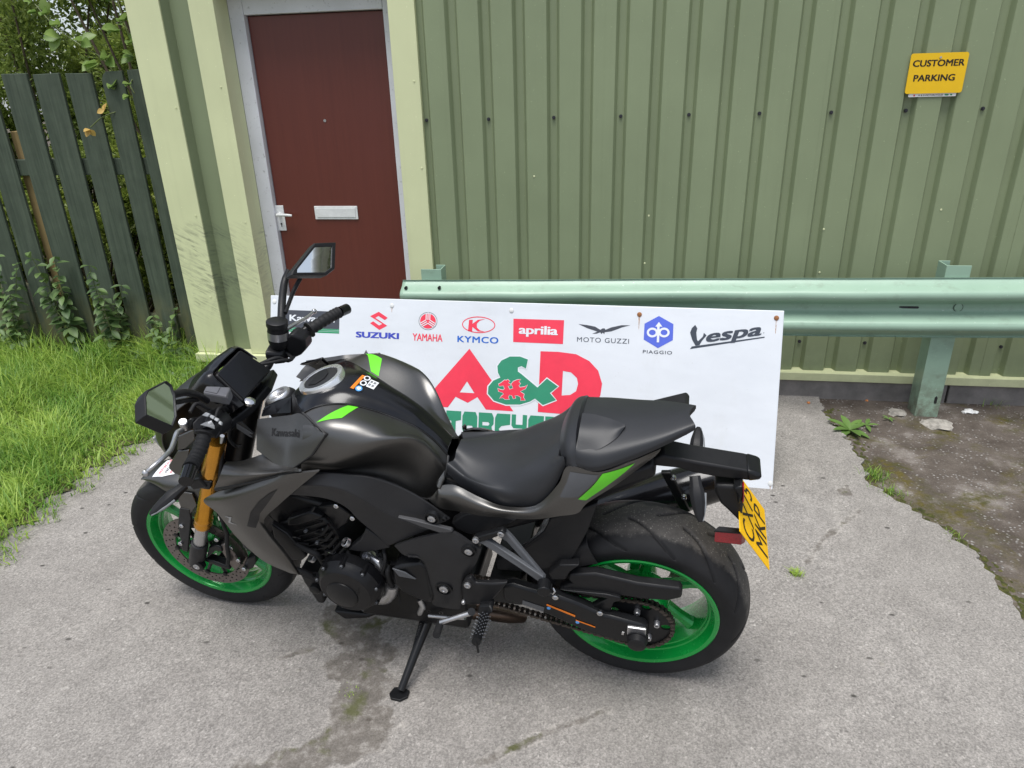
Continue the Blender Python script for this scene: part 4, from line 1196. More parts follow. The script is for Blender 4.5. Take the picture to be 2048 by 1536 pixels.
dst = m.math('MULTIPLY', m.ramp(m.math('ADD', cr.outputs['Fac'], m.math('MULTIPLY', m.math('SUBTRACT', m.noise(24, 5, .7, co), .5), .5)), [(.42, 0), (.6, 1)]), m.ramp(m.noise(55, 4, .7, co), [(.25, .55), (.7, 1)]))
c = m.mix(m.math('MULTIPLY', dst, .8), c, (.115, .106, .096))
c = m.mix(m.math('MULTIPLY', dst, m.ramp(m.noise(210, 2, .5, co), [(.62, 0), (.7, .8)])), c, (.3, .28, .25))
c = m.mix(gv.outputs['Fac'], c, (.008, .008, .009))
m.set(Base_Color=c, Roughness=.62)
m.b.inputs['Specular IOR Level'].default_value = .25
m.bump(m.noise(400, 3, .6, co), .15, .001)

bike = tag(empty('motorcycle', BIKE_LOC, (-BIKE_LEAN, 0, BIKE_HEAD)), 'dark graphite naked motorcycle with green wheels parked on its side stand', 'motorcycle')
Y = (0, 1, 0)
def plate(name, poly, t, mat, parent=None, bevel=.003, smooth=30, inward=True):
    """side plate: outline of 3D points given thickness t towards the centre plane"""
    return MB().prism(poly, (0, -t if inward else t, 0)).build(name, mat, parent or bike, smooth, bevel)
def bolt(p, r=.008, parent=None, mat='chrome', d=(0, 1, 0), name='bolt', t=.005):
    p = Vector(p); d = Vector(d).normalized()
    return MB().lathe([(-.004, r), (t * .7, r), (t, r * .82), (t, r * .45), (t * .5, r * .4), (t * .5, .0002)], p, d, 14).build(name, mat, parent or bike, 40)

# ---------------------------------------------------------------- wheels
def rim_mb(c, hw, spoke_a, depth, hub, nspoke=6, sw=.03, off=0.0):
    mb = MB()
    P = [(hw + .003, .2265), (hw + .005, .2225), (hw + .002, .213), (hw - .012, .207), (hw - .024, .2025), (hw - .026, .1985), (hw - .036, .197), (hw - .038, .194), (.012, .191), (-.012, .191), (-hw + .038, .194), (-hw + .03, .199), (-hw + .012, .207), (-hw - .002, .213), (-hw - .005, .2225), (-hw - .003, .2265), (-hw + .003, .226), (-hw + .006, .219), (0, .212), (hw - .006, .219), (hw - .003, .226)]
    mb.lathe(P, c, Y, 96, True)
    for k in range(nspoke):
        a = R_(spoke_a + 360 / nspoke * k)
        d = Vector((math.cos(a), 0, math.sin(a))); s = Vector((-math.sin(a), 0, math.cos(a)))
        rings = []
        for r, w, dp, o in ((.03, sw * 1.15, depth, off), (.09, sw * .95, depth * .85, off * .8), (.15, sw * .8, depth * .75, off * .3), (.185, sw * 1.0, depth * .9, 0), (.2, sw * 1.5, depth * 1.2, 0)):
            q = Vector(c) + d * r
            rings.append([q + s * (w/2) * sx + Vector((0, dp/2 * sy + o, 0)) for sx, sy in ((1, .55), (.55, 1), (-.55, 1), (-1, .55), (-1, -.55), (-.55, -1), (.55, -1), (1, -.55))])
        v = [p for r_ in rings for p in r_]
        f = [(i*8+j, i*8+(j+1) % 8, (i+1)*8+(j+1) % 8, (i+1)*8+j) for i in range(len(rings)-1) for j in range(8)]
        mb.add(v, f)
    mb.lathe(hub, c, Y, 40)
    return mb
def tyre_obj(c, prof, parent, period, seed, gdep=.0045, gw=.0055, na=640, ns=84):
    """tyre with grooves pressed into the tread; prof runs bead to bead as (y, r)"""
    P = crom(prof, np.linspace(0, len(prof) - 1, ns))
    th = np.arange(na) * 2 * np.pi / na
    hw = max(abs(p[0]) for p in prof); Rm = max(p[1] for p in prof)
    S = P[:, 0] / hw
    arc = np.concatenate([[0], np.cumsum(np.linalg.norm(np.diff(P, axis=0), axis=1))]); arc -= arc[ns // 2]
    onT = P[:, 1] > Rm - .042
    G = np.zeros((ns, na))
    for side in (1, -1):
        ph = 0 if side == 1 else period / 2
        for (t0, a0, t1, a1, bow) in ((0.0, .012, .36, .088, .1), (.2, .05, .46, .104, .05)):
            tt = np.linspace(0, 1, 26)
            gt = t0 + (t1 - t0) * tt; ga = a0 + (a1 - a0) * tt ** (1.6 if bow > .06 else 1.2) + 0.006 * np.sin(np.pi * tt)
            for j in range(ns):
                if not onT[j] or np.sign(arc[j]) != side: continue
                aj = abs(arc[j])
                d2 = np.full(na, 9.0)
                for q in range(26):
                    dt = ((th - ph - gt[q] + period / 2) % period) - period / 2
                    d2 = np.minimum(d2, np.hypot(dt * Rm, aj - ga[q]))
                G[j] = np.maximum(G[j], np.clip(1.35 - d2 / (gw * .5), 0, 1))
    cx, cy, cz = c
    rr = P[:, 1][:, None] - G * gdep
    V = np.stack([cx + rr * np.cos(th), np.repeat(P[:, 0][:, None], na, 1) + cy, cz + rr * np.sin(th)], 2).reshape(-1, 3)
    i = np.arange(ns - 1)[:, None] * na; j = np.arange(na)[None]; j2 = (j + 1) % na
    F = np.stack([i + j, i + j2, i + na + j2, i + na + j], 2).reshape(-1, 4).tolist()
    me = bpy.data.meshes.new('tyre'); me.from_pydata(V.tolist(), [], F); me.update()
    for nm, val in (('groove', G), ('crown', np.repeat(np.clip(1.08 - np.abs(arc) / (.1 if hw > .07 else .05), 0, 1)[:, None], na, 1))):
        at = me.attributes.new(nm, 'FLOAT', 'POINT'); at.data.foreach_set('value', val.reshape(-1).astype(np.float32))
    bm = bmesh.new(); bm.from_mesh(me); bmesh.ops.recalc_face_normals(bm, faces=bm.faces); bm.to_mesh(me); bm.free()
    return link('tyre', me, 'tyre_rubber', parent, 180)
def disc_obj(c, y, ro, ri, nh, parent, rows=((.93, 0), (.84, .5)), wave=0.0, mat='disc_steel'):
    holes = [ellipse(0, 0, ri, ri, 60)]
    for fr, ph in rows:
        for k in range(nh):
            a = 2 * math.pi * (k + ph) / nh; r = ri + (ro - ri) * (fr if fr < .9 else .82) if False else ro * fr
            holes.append([(r * math.cos(a) + .0036 * math.cos(t), r * math.sin(a) + .0036 * math.sin(t)) for t in np.linspace(0, 2*math.pi, 9)[:-1]])
    me = flat_poly([ellipse(0, 0, ro, ro, 120)], holes)
    bm = bmesh.new(); bm.from_mesh(me)
    ex = bmesh.ops.extrude_face_region(bm, geom=bm.faces[:])
    for v in [g for g in ex['geom'] if isinstance(g, bmesh.types.BMVert)]: v.co.z -= .005
    for v in bm.verts: v.co = Vector((c[0] + v.co.x, y + v.co.z, c[2] + v.co.y))
    bmesh.ops.recalc_face_normals(bm, faces=bm.faces)
    bm.to_mesh(me); bm.free()
    return link('brake_disc', me, mat, parent, 30)
RC = (0, 0, .311)
rw = rim_mb(RC, .086, 158, .04, [(.112, .0002), (.112, .03), (.1, .05), (.085, .072), (.06, .082), (.03, .086), (.0, .088), (-.02, .07), (-.03, .05), (-.075, .045), (-.075, .0002)], 6, .034, -.01).build('wheel', 'wheel_green', bike, 35)
tag(rw, 'green six-spoke rear wheel with wide dusty tyre')
tyre_obj(RC, [(-.084, .219), (-.09, .235), (-.0955, .255), (-.0945, .27), (-.083, .285), (-.062, .2985), (-.033, .3082), (0, .311), (.033, .3082), (.062, .2985), (.083, .285), (.0945, .27), (.0955, .255), (.09, .235), (.084, .219)], rw, 2*math.pi/13, 1, .006, .0085)
disc_obj(RC, -.085, .125, .085, 24, rw, ((.93, 0), (.8, .5)))
sp = MB()
nt = 43
ringp = []
for k in range(nt * 4):
    a = 2*math.pi*k/(nt*4); r = (.104, .104, .0985, .0985)[k % 4]
    ringp.append((RC[0] + r*math.cos(a), .12, RC[2] + r*math.sin(a)))
me = flat_poly([[(p[0], p[2]) for p in ringp]], [[(RC[0] + .014*math.cos(t) + .08*math.cos(a), RC[2] + .012*math.sin(t) + .08*math.sin(a)) for t in np.linspace(0, 2*math.pi, 12)[:-1]] for a in [2*math.pi*(k+.5)/5 for k in range(5)]] + [[(RC[0]+.03*math.cos(t), RC[2]+.03*math.sin(t)) for t in np.linspace(0, 2*math.pi, 24)[:-1]]])
bm = bmesh.new(); bm.from_mesh(me)
ex = bmesh.ops.extrude_face_region(bm, geom=bm.faces[:])
for v in [g for g in ex['geom'] if isinstance(g, bmesh.types.BMVert)]: v.co.z -= .006
for v in bm.verts: v.co = Vector((v.co.x, .121 + v.co.z, v.co.y))
bmesh.ops.recalc_face_normals(bm, faces=bm.faces); bm.to_mesh(me); bm.free()
link('sprocket', me, 'satin_black', rw, 30)
for k in range(5):
    a = 2*math.pi*k/5 + .3
    bolt((.058*math.cos(a), .122, RC[2] + .058*math.sin(a)), .009, rw, 'alloy', name='sprocket_nut', t=.014)
FC = (1.435, 0, .300)
fw = rim_mb(FC, .05, 100, .03, [(.05, .0002), (.05, .03), (.03, .035), (0, .03), (-.03, .035), (-.05, .03), (-.05, .0002)], 6, .028).build('wheel', 'wheel_green', bike, 35)
tag(fw, 'green six-spoke front wheel with narrower tyre')
tyre_obj(FC, [(-.049, .219), (-.055, .235), (-.0595, .25), (-.0598, .262), (-.055, .277), (-.042, .29), (-.022, .2975), (0, .300), (.022, .2975), (.042, .29), (.055, .277), (.0598, .262), (.0595, .25), (.055, .235), (.049, .219)], fw, 2*math.pi/10, 2, .005, .006)
for sy in (1, -1):
    d_ = disc_obj(FC, .066 * sy + (.0025 if sy > 0 else .0025), .155, .112, 30, fw, ((.94, 0), (.85, .33), (.78, .66)))
    cm = MB()
    for k in range(10):
        a = 2*math.pi*k/10
        cm.lathe([(-.004, .009), (.004, .009), (.005, .006), (.005, .0002)], (FC[0] + .112*math.cos(a), .066*sy, FC[2] + .112*math.sin(a)), Y, 12)
        cm.cyl((FC[0] + .045*math.cos(a - .35), .058*sy, FC[2] + .045*math.sin(a - .35)), (FC[0] + .112*math.cos(a), .062*sy, FC[2] + .112*math.sin(a)), .008, .006, 6)
    cm.build('disc_carrier', 'satin_black', fw, 30)

# ---------------------------------------------------------------- chain, swingarm, rear axle
CY = .118
F0 = (.545, CY, .375); rF = .035; rS = .1
loop = []
for k in range(15):
    a = R_(94 + 172 * k / 14); loop.append((RC[0] + rS*math.cos(a), RC[2] + rS*math.sin(a)))
for k in range(9):
    a = R_(-86 + 172 * k / 8); loop.append((F0[0] + rF*math.cos(a), F0[2] + rF*math.sin(a)))
loop.append(loop[0])
seg = np.array(loop); cum = np.concatenate([[0], np.cumsum(np.linalg.norm(np.diff(seg, axis=0), axis=1))])
ch = MB(); npitch = int(cum[-1] / .0159)
for k in range(npitch):
    s0, s1 = cum[-1] * k / npitch, cum[-1] * (k + 1) / npitch
    a = np.array([np.interp(s0, cum, seg[:, 0]), np.interp(s0, cum, seg[:, 1])]); b = np.array([np.interp(s1, cum, seg[:, 0]), np.interp(s1, cum, seg[:, 1])])
    d = (b - a) / max(np.linalg.norm(b - a), 1e-6); nn = np.array([-d[1], d[0]])
    a2, b2_ = a - d * .006, b + d * .006
    yo = .0095 if k % 2 == 0 else .0068
    for sg in (1, -1):
        P = [a2 + nn*.003, a2 + nn*.007 + d*.005, (a+b)/2 + nn*.0045, b2_ + nn*.007 - d*.005, b2_ + nn*.003, b2_ - nn*.003, b2_ - nn*.007 - d*.005, (a+b)/2 - nn*.0045, a2 - nn*.007 + d*.005, a2 - nn*.003]
        ch.prism([(p[0], CY + sg*yo, p[1]) for p in P], (0, -sg*.002, 0))
    ch.cyl((a[0], CY - .011, a[1]), (a[0], CY + .011, a[1]), .005, n=8)
ch.build('chain', 'chain_steel', bike, 0, fix=True)
sa = plate('swingarm', [(0.374,0.168,0.455), (0.341,0.168,0.467), (0.28,0.168,0.451), (0.219,0.168,0.443), (0.155,0.168,0.42), (0.088,0.168,0.386), (0.069,0.168,0.385), (-0.021,0.168,0.367), (-0.032,0.168,0.353), (-0.029,0.168,0.317), (0.016,0.168,0.281), (0.06,0.168,0.282), (0.126,0.168,0.298), (0.188,0.168,0.327), (0.276,0.168,0.37), (0.374,0.168,0.394)], .032, 'satin_black', bevel=.008)
MB().prism(mir([(0.374,0.168,0.449), (0.219,0.168,0.443), (0.069,0.168,0.385), (-0.031,0.168,0.36), (0.016,0.168,0.281), (0.188,0.168,0.327), (0.374,0.168,0.394)]), (0, .032, 0)).build('swingarm_beam', 'satin_black', sa, 30, .006)
MB().cyl((.5, .17, .385), (.5, -.17, .385), .035, n=24).box((.33, -.14, .34), (.42, .137, .44)).build('swingarm_pivot', 'satin_black', sa, 40, .004)
plate('swingarm_brace', [(0.213,0.152,0.451), (0.084,0.152,0.458), (0.046,0.152,0.453), (0.044,0.152,0.44), (0.062,0.152,0.429), (0.079,0.152,0.361), (0.101,0.152,0.377), (0.136,0.152,0.387), (0.08,0.152,0.442)], .02, 'satin_black', sa, .003)
bolt((0.099,0.169,0.4), .009, sa)
bolt((0.221,0.172,0.446), .009, sa)
for lo, hi in (((615,790),(800,905)), ((803,893),(930,965))):
    a = lo; b = hi
l1 = [(0.248,0.169,0.407), (0.168,0.169,0.374), (0.17,0.169,0.341), (0.252,0.169,0.379)]
l2 = [(0.167,0.169,0.355), (0.112,0.169,0.336), (0.114,0.169,0.317), (0.168,0.169,0.338)]
for l_ in (l1, l2):
    lb_ = MB().prism(l_, (0, .0006, 0)).build('warning_label', 'satin_black', sa, 0)
    o_ = MB().prism([l_[0], l_[1], tuple(Vector(l_[1]).lerp(Vector(l_[2]), .22)), tuple(Vector(l_[0]).lerp(Vector(l_[3]), .22))], (0, .001, 0)).build('label_band', 'sticker_orange', sa, 0)
    d0 = Vector(l_[0]).lerp(Vector(l_[3]), .5).lerp(Vector(l_[1]).lerp(Vector(l_[2]), .5), .09)
    MB().lathe([(0, .0055), (.0012, .0055), (.0012, .0002)], d0, Y, 12).build('label_dot', 'sticker_blue', sa, 0)
MB().prism([(0.316,0.169,0.408), (0.255,0.169,0.39), (0.259,0.169,0.37), (0.319,0.169,0.39)], (0, .0008, 0)).build('stamped_label', 'bracket_grey', sa, 0)
ax = MB().lathe([(0, .03), (.012, .03), (.012, .027), (.03, .025), (.033, .02), (.033, .0002)], (-0.005,0.168,0.318), Y, 28).build('axle_cap', 'plastic_black', bike, 40)
aq = Vector((-0.002,0.17,0.345))
MB().box((aq.x - .026, aq.y - .004, aq.z - .018), (aq.x + .026, aq.y + .006, aq.z + .018)).build('axle_block', 'alloy', ax, 0, .003)
MB().cyl((0.039,0.163,0.321), (0.017,0.163,0.326), .005, n=10).cyl((0.039,0.163,0.323), (0.033,0.163,0.322), .009, n=6).build('adjuster_bolt', 'chrome', ax, 30)
MB().lathe([(.0, .034), (.02, .033), (.026, .028), (.045, .026), (.045, .0002)], (0, .122, RC[2]), Y, 28).build('axle_spacer', 'satin_black', ax, 40)
plate('chain_guard', [(0.185,0.142,0.509), (0.114,0.142,0.525), (0.085,0.142,0.521), (0.002,0.142,0.508), (-0.11,0.142,0.509), (-0.115,0.142,0.497), (-0.115,0.142,0.473), (-0.082,0.142,0.454), (-0.012,0.142,0.446), (0.085,0.142,0.45), (0.149,0.142,0.447), (0.22,0.142,0.436), (0.206,0.142,0.451), (0.179,0.142,0.472), (0.19,0.142,0.486)], .03, 'plastic_black', bevel=.006)
plate('guard_mount', [(0.243,0.145,0.506), (0.211,0.145,0.546), (0.156,0.145,0.555), (0.182,0.145,0.524), (0.196,0.145,0.489), (0.235,0.145,0.481)], .03, 'plastic_black', bevel=.004)
# rear inner mudguard hugging the tyre
rows = []
for a in np.linspace(12, 64, 12):
    t = R_(a); c_, s_ = math.cos(t), math.sin(t)
    ro = .338 + .012 * math.sin(math.pi * (a - 12) / 52)
    rows.append([(.0 + (ro - dr) * c_, y, RC[2] + (ro - dr) * s_) for y, dr in ((.118, .085), (.116, .05), (.105, .018), (.06, .002), (0, 0), (-.06, .002), (-.105, .018), (-.116, .05))])
patch('mudguard', rows, 'plastic_black', bike, 4, 3, .004, (0, .2, 1), 60, .001)
plate('mudguard_side', [(0.11,0.115,0.762), (0.136,0.122,0.664), (0.171,0.124,0.57), (0.196,0.124,0.525), (0.297,0.124,0.477), (0.397,0.124,0.468), (0.398,0.124,0.504), (0.309,0.12,0.573), (0.254,0.12,0.643), (0.234,0.12,0.692), (0.168,0.118,0.729)], .02, 'plastic_black', bevel=.004)

# ---------------------------------------------------------------- tank, covers and side panels
r1 = [(0.865,0.128,0.985), (0.842,0.112,0.992), (0.812,0.096,0.994), (0.777,0.08,0.988), (0.741,0.068,0.975), (0.695,0.056,0.953), (0.648,0.048,0.928), (0.608,0.04,0.902), (0.581,0.035,0.877), (0.553,0.033,0.844), (0.526,0.035,0.805)]
r2 = [(0.846,0.178,0.963), (0.815,0.177,0.974), (0.772,0.173,0.982), (0.732,0.161,0.98), (0.695,0.145,0.972), (0.657,0.125,0.953), (0.624,0.097,0.924), (0.597,0.073,0.899), (0.576,0.057,0.87), (0.55,0.053,0.836), (0.524,0.056,0.791)]
r3 = [(0.858,0.198,0.895), (0.823,0.2,0.898), (0.776,0.2,0.9), (0.73,0.192,0.913), (0.687,0.177,0.927), (0.647,0.157,0.933), (0.613,0.131,0.925), (0.585,0.103,0.905), (0.565,0.083,0.873), (0.545,0.073,0.824), (0.527,0.068,0.771)]
r4 = [(0.876,0.183,0.857), (0.845,0.179,0.854), (0.803,0.169,0.846), (0.763,0.154,0.841), (0.722,0.138,0.839), (0.68,0.122,0.835), (0.644,0.106,0.818), (0.614,0.094,0.795), (0.586,0.088,0.775), (0.558,0.081,0.753), (0.54,0.075,0.735)]
r5 = [(0.888,0.175,0.826), (0.857,0.17,0.823), (0.812,0.163,0.82), (0.769,0.153,0.814), (0.727,0.143,0.805), (0.686,0.132,0.788), (0.651,0.12,0.761), (0.622,0.112,0.732), (0.598,0.105,0.707), (0.581,0.095,0.694), (0.565,0.085,0.693)]
tank_rows = [r1, r2, r3, r4, r5]
tank = patch('fuel_tank', tank_rows, 'graphite', bike, 5, 6, .004, (0, 1, .3), 60, .002)
patch('tank_half', mir(tank_rows), 'graphite', tank, 5, 6, .004, (0, -1, .3), 60, .002)
bpy.context.view_layer.update()
def bvh(o): return BVHTree.FromPolygons([v.co.copy() for v in o.data.vertices], [tuple(p.vertices) for p in o.data.polygons])
def drape(name, poly, target, mat, parent, lift=.0008, d=(0, -1, 0), sub=10, start=.6):
    """sticker: outline (x,z points) filled, cut fine and laid on a surface"""
    tr = target if isinstance(target, BVHTree) else bvh(target)
    me = flat_poly([[(p[0], p[2]) for p in poly]])
    bm = bmesh.new(); bm.from_mesh(me)
    bmesh.ops.triangulate(bm, faces=bm.faces)
    for _ in range(4):
        es = [e for e in bm.edges if e.calc_length() > .012]
        if es: bmesh.ops.subdivide_edges(bm, edges=es, cuts=1, use_grid_fill=False); bmesh.ops.triangulate(bm, faces=bm.faces)
    sgn = -1 if d[1] < 0 else 1
    for v in bm.verts:
        o_ = Vector((v.co.x, -sgn * start, v.co.y))
        h_ = tr.ray_cast(o_, Vector(d))
        if h_[0] is None:
            h_ = tr.find_nearest(Vector((v.co.x, -sgn * .12, v.co.y)))
        n_ = h_[1] if h_[1].dot(Vector(d)) < 0 else -h_[1]
        v.co = h_[0] + n_ * lift
    bm.to_mesh(me); bm.free()
    return link(name, me, mat, parent, 180)
def surf(rows, i, j):
    A = np.asarray(rows, float)
    return Vector(crom(np.array([crom(r, [j])[0] for r in A]), [i])[0])
def on_patch(name, poly, rows, mat, parent, lift=.0008, out=(0, 1, 0), step=.12):
    """sticker given in the patch's own (column, row) coordinates"""
    me = flat_poly([poly])
    bm = bmesh.new(); bm.from_mesh(me); bmesh.ops.triangulate(bm, faces=bm.faces)
    for _ in range(4):
        es = [e for e in bm.edges if e.calc_length() > step]
        if es: bmesh.ops.subdivide_edges(bm, edges=es, cuts=1); bmesh.ops.triangulate(bm, faces=bm.faces)
    for v in bm.verts:
        j, i = v.co.x, max(0.0, v.co.y)
        p = surf(rows, i, j); n = (surf(rows, i + .02, j) - p).cross(surf(rows, i, j + .02) - p).normalized()
        if n.dot(Vector(out)) < 0: n = -n
        v.co = p + n * lift
    bm.to_mesh(me); bm.free()
    return link(name, me, mat, parent, 180)
GS = [(1.25, .72), (2.25, .4), (3.4, .05), (4.05, .05), (3.65, .27), (2.85, .64), (1.95, .68)]
on_patch('stripe', GS, tank_rows, 'lime', tank, out=(0, 1, .5))
on_patch('stripe', GS, mir(tank_rows), 'lime', tank, out=(0, -1, .5))
# gloss black spine cover between the tank halves
cen = [(.955, 0, .962), (.905, 0, .992), (.86, 0, 1.007), (.8, 0, 1.01), (.745, 0, .995), (.695, 0, .972), (.648, 0, .945), (.608, 0, .918), (.582, 0, .89), (.553, 0, .858), (.526, 0, .82)]
up = lambda r, dz, k: [(p[0], p[1] * k, p[2] + dz) for p in r]
inn = [((a[0]*.5+b[0]*.5), a[1]*.6, a[2]*.45+b[2]*.55+.006) for a, b in zip(r1, cen)]
cov_rows = [up(r1, .0015, 1.0), inn, cen, mir(inn), mir(up(r1, .0015, 1.0))]
cover = patch('tank_cover', cov_rows, 'gloss_black', bike, 5, 6, .006, (0, 0, 1), 60, .002)
# front apron of the cover down to the ignition
fr0 = cov_rows
ap = [[(p[0], p[1], p[2]) for p in (row[0] for row in cov_rows)], [(p[0] + .03, p[1] * .95, p[2] - .035) for p in (row[0] for row in cov_rows)], [(p[0] + .05, p[1] * .85, p[2] - .1) for p in (row[0] for row in cov_rows)]]
patch('cover_apron', ap, 'plastic_black', cover, 4, 4, .004, (1, 0, .5), 60, .001)
cn = Vector((.28, 0, .96)).normalized()
cc = Vector((.868, 0, 1.006))
cap = MB().lathe([(-.02, .064), (.001, .064), (.0035, .0625), (.004, .05), (.001, .0485), (.0, .047), (.0, .0002)], cc, cn, 64).build('filler_cap', 'cap_silver', bike, 40)
lv = MB().lathe([(-.002, .049), (.0035, .048), (.0045, .044), (.0035, .0002)], cc, cn, 18).build('cap_lid', 'plastic_dark', cap, 30)
fl_ = []
tx = cn.cross(Vector((0, 1, 0))).normalized(); ty = Vector((0, 1, 0))
MB().prism([cc + cn * .0038 + tx * a + ty * b for a, b in ((-.02, -.034), (.004, -.036), (.02, -.012), (.02, .014), (.002, .036), (-.022, .034))], cn * .004).build('cap_flap', 'plastic_black', cap, 0, .002)
MB().lathe([(-.004, .037), (.004, .036), (.006, .034), (.006, .025), (.001, .022), (-.002, .0002)], (1.019,0,0.937), (.35, 0, .94), 32).build('ignition_ring', 'cap_silver', bike, 40)
ig = MB().lathe([(-.05, .048), (-.012, .048), (-.004, .043), (-.004, .02), (-.012, .018), (-.012, .0002)], (1.019,0,0.937), (.35, 0, .94), 28).build('ignition_lock', 'plastic_black', bike, 40)
lbp = [(1.071,0.13,0.936), (1.058,0.13,0.939), (1.031,0.13,0.902), (1.04,0.13,0.885), (1.078,0.13,0.915)]
lbl = plate('frame_label', lbp, .004, 'satin_black', bike, 0)
for k in range(5):
    a = Vector(lbp[0]).lerp(Vector(lbp[4]), .15 + k * .17); b = Vector(lbp[2]).lerp(Vector(lbp[3]), .1 + k * .2)
    b = a.lerp(b, .95 - .08 * (k % 3)); a = a + Vector((0, .0008, 0)); b = b + Vector((0, .0008, 0))
    MB().tube([tuple(a), tuple(b)], .0011, 4).build('label_line', 'bracket_grey', lbl, 0)
ic = [(0.957,0.1,0.991), (0.907,0.098,1.011), (0.906,0.12,0.973), (0.946,0.125,0.971), (0.993,0.13,0.961), (0.992,0.11,0.976)]
MB().prism(ic, (0, -.012, 0)).build('ignition_cover', 'gloss_black', bike, 0, .004)
MB().prism(mir(ic), (0, .012, 0)).build('ignition_cover', 'gloss_black', bike, 0, .004)
MB().prism([(1.06, .1, .84), (.9, .1, .9), (.9, .1, .8), (1.06, .1, .76)], (0, -.2, 0)).build('frame_head', 'engine_black', bike, 0, .01)
MB().tube([tuple(Vector(p) + Vector((0, .003, 0))) for p in r5], .0032, 6).build('tank_seam', 'black', tank, 60)
MB().tube([tuple(Vector(r[-1]) + Vector((-.002, .002, 0))) for r in tank_rows], .0032, 6).build('tank_seam', 'black', tank, 60)
MB().tube([tuple(Vector(p) + Vector((0, .001, .0015))) for p in r1], .0022, 6).build('tank_seam', 'black', tank, 60)
# warning stickers on the cover
bv = bvh(cover); 
def drape_z(name, poly, tr, mat, parent, lift=.0012):
    me = flat_poly([[(p[0], p[1]) for p in poly]])
    bm = bmesh.new(); bm.from_mesh(me); bmesh.ops.triangulate(bm, faces=bm.faces)
    for _ in range(3):
        es = [e for e in bm.edges if e.calc_length() > .012]
        if es: bmesh.ops.subdivide_edges(bm, edges=es, cuts=1); bmesh.ops.triangulate(bm, faces=bm.faces)
    for v in bm.verts:
        h_ = tr.ray_cast(Vector((v.co.x, v.co.y, 1.5)), Vector((0, 0, -1)))
        if h_[0] is not None: v.co = h_[0] + Vector((0, 0, lift))
    bm.to_mesh(me); bm.free()
    return link(name, me, mat, parent, 180)
XY = lambda *P: [(p[0], p[1]) for p in P]
drape_z('sticker_band', XY((0.771,0.03,1.002), (0.762,0.03,0.999), (0.756,-0.035,1.01), (0.764,-0.035,1.013)), bv, 'sticker_orange', cover)
drape_z('sticker', XY((0.761,0.03,0.999), (0.74,0.03,0.993), (0.738,-0.035,0.998), (0.755,-0.035,1.01)), bv, 'satin_black', cover)
for c_, mt in (((0.748,-0.028,1.003), 'sticker_white'), ((0.749,-0.004,1.002), 'sticker_white'), ((0.751,0.022,1), 'sticker_blue')):
    drape_z('sticker_symbol', [(c_[0] + .0085 * math.cos(t), c_[1] + .011 * math.sin(t)) for t in np.linspace(0, 6.28, 13)[:-1]], bv, mt, cover, .0018)
    drape_z('sticker_symbol', [(c_[0] + .0055 * math.cos(t), c_[1] + .007 * math.sin(t)) for t in np.linspace(0, 6.28, 7)[:-1]], bv, 'satin_black' if mt == 'sticker_white' else 'sticker_white', cover, .0024)
ws = XY((0.738,-0.03,0.99), (0.717,-0.03,0.982), (0.719,0.004,0.974), (0.74,0.004,0.982))
drape_z('sticker', ws, bv, 'sticker_white', cover)
w0, wu_, wv_ = Vector(ws[0]), Vector(ws[1]) - Vector(ws[0]), Vector(ws[3]) - Vector(ws[0])
for k in range(2):
    for j in range(2):
        drape_z('sticker_symbol', [tuple(w0 + wu_ * (.14 + .4*k + a) + wv_ * (.14 + .4*j + b)) for a, b in ((0, 0), (.28, 0), (.28, .28), (0, .28))], bv, 'lens_smoke', cover, .0018)

# badge panel with maker's name
A0, B0, C0, D0, E0, F0_ = (0.994,0.14,0.964), (0.862,0.14,0.993), (0.778,0.19,0.973), (0.85,0.22,0.881), (0.91,0.222,0.876), (0.989,0.19,0.901)
lp = lambda a, b, t: tuple(Vector(a).lerp(Vector(b), t))
T0 = [A0, lp(A0, B0, .35), lp(A0, B0, .75), B0, lp(B0, C0, .6)]
M0 = [lp(A0, F0_, .5), lp(lp(A0, B0, .35), lp(F0_, E0, .5), .5), lp(lp(A0, B0, .75), E0, .5), lp(B0, lp(E0, D0, .5), .5), C0]
B_ = [F0_, lp(F0_, E0, .5), E0, lp(E0, D0, .55), lp(D0, C0, .4)]
bul = lambda r, k: [tuple(Vector(p) + Vector((0, k * w, 0))) for p, w in zip(r, (.5, 1, 1, 1, .0))]
Q1 = bul([lp(a, b, .5) for a, b in zip(T0, M0)], .005); Q2 = bul(M0, .007); Q3 = bul([lp(a, b, .5) for a, b in zip(M0, B_)], .004)
pan_rows = [T0, Q1, Q2, Q3, B_]
badge = patch('side_panel', pan_rows, 'graphite', bike, 6, 5, .012, Y, 60, .002)
patch('side_panel', mir(pan_rows), 'graphite', bike, 4, 4, .012, (0, -1, 0), 60, .002)
pe = [r[-1] for r in pan_rows]
MB().tube([tuple(Vector(p) + Vector((-.003, -.004, 0))) for p in [T0[3]] + pe + [B_[3]]], .0038, 6).build('panel_seam', 'black', badge, 60)
# name in raised black letters
bt = bvh(badge)
me = text_mesh('Kawasaki', .04, .018, 0, 1.0)
a_, b_, c_ = Vector((0.941,0.192,0.941)), Vector((0.857,0.19,0.95)), Vector((0.943,0.18,0.956))
fit_text(me, 0, 1, 0, 1)
for v in me.vertices:
    p = a_ + (b_ - a_) * v.co.x + (c_ - a_) * v.co.y
    h_ = bt.ray_cast(Vector((p.x, .6, p.z)), Vector((0, -1, 0)))
    v.co = (h_[0] if h_[0] is not None else p) + Vector((0, .0022, 0))
link('maker_name', me, 'black', badge)
for o_ in (badge,): pass
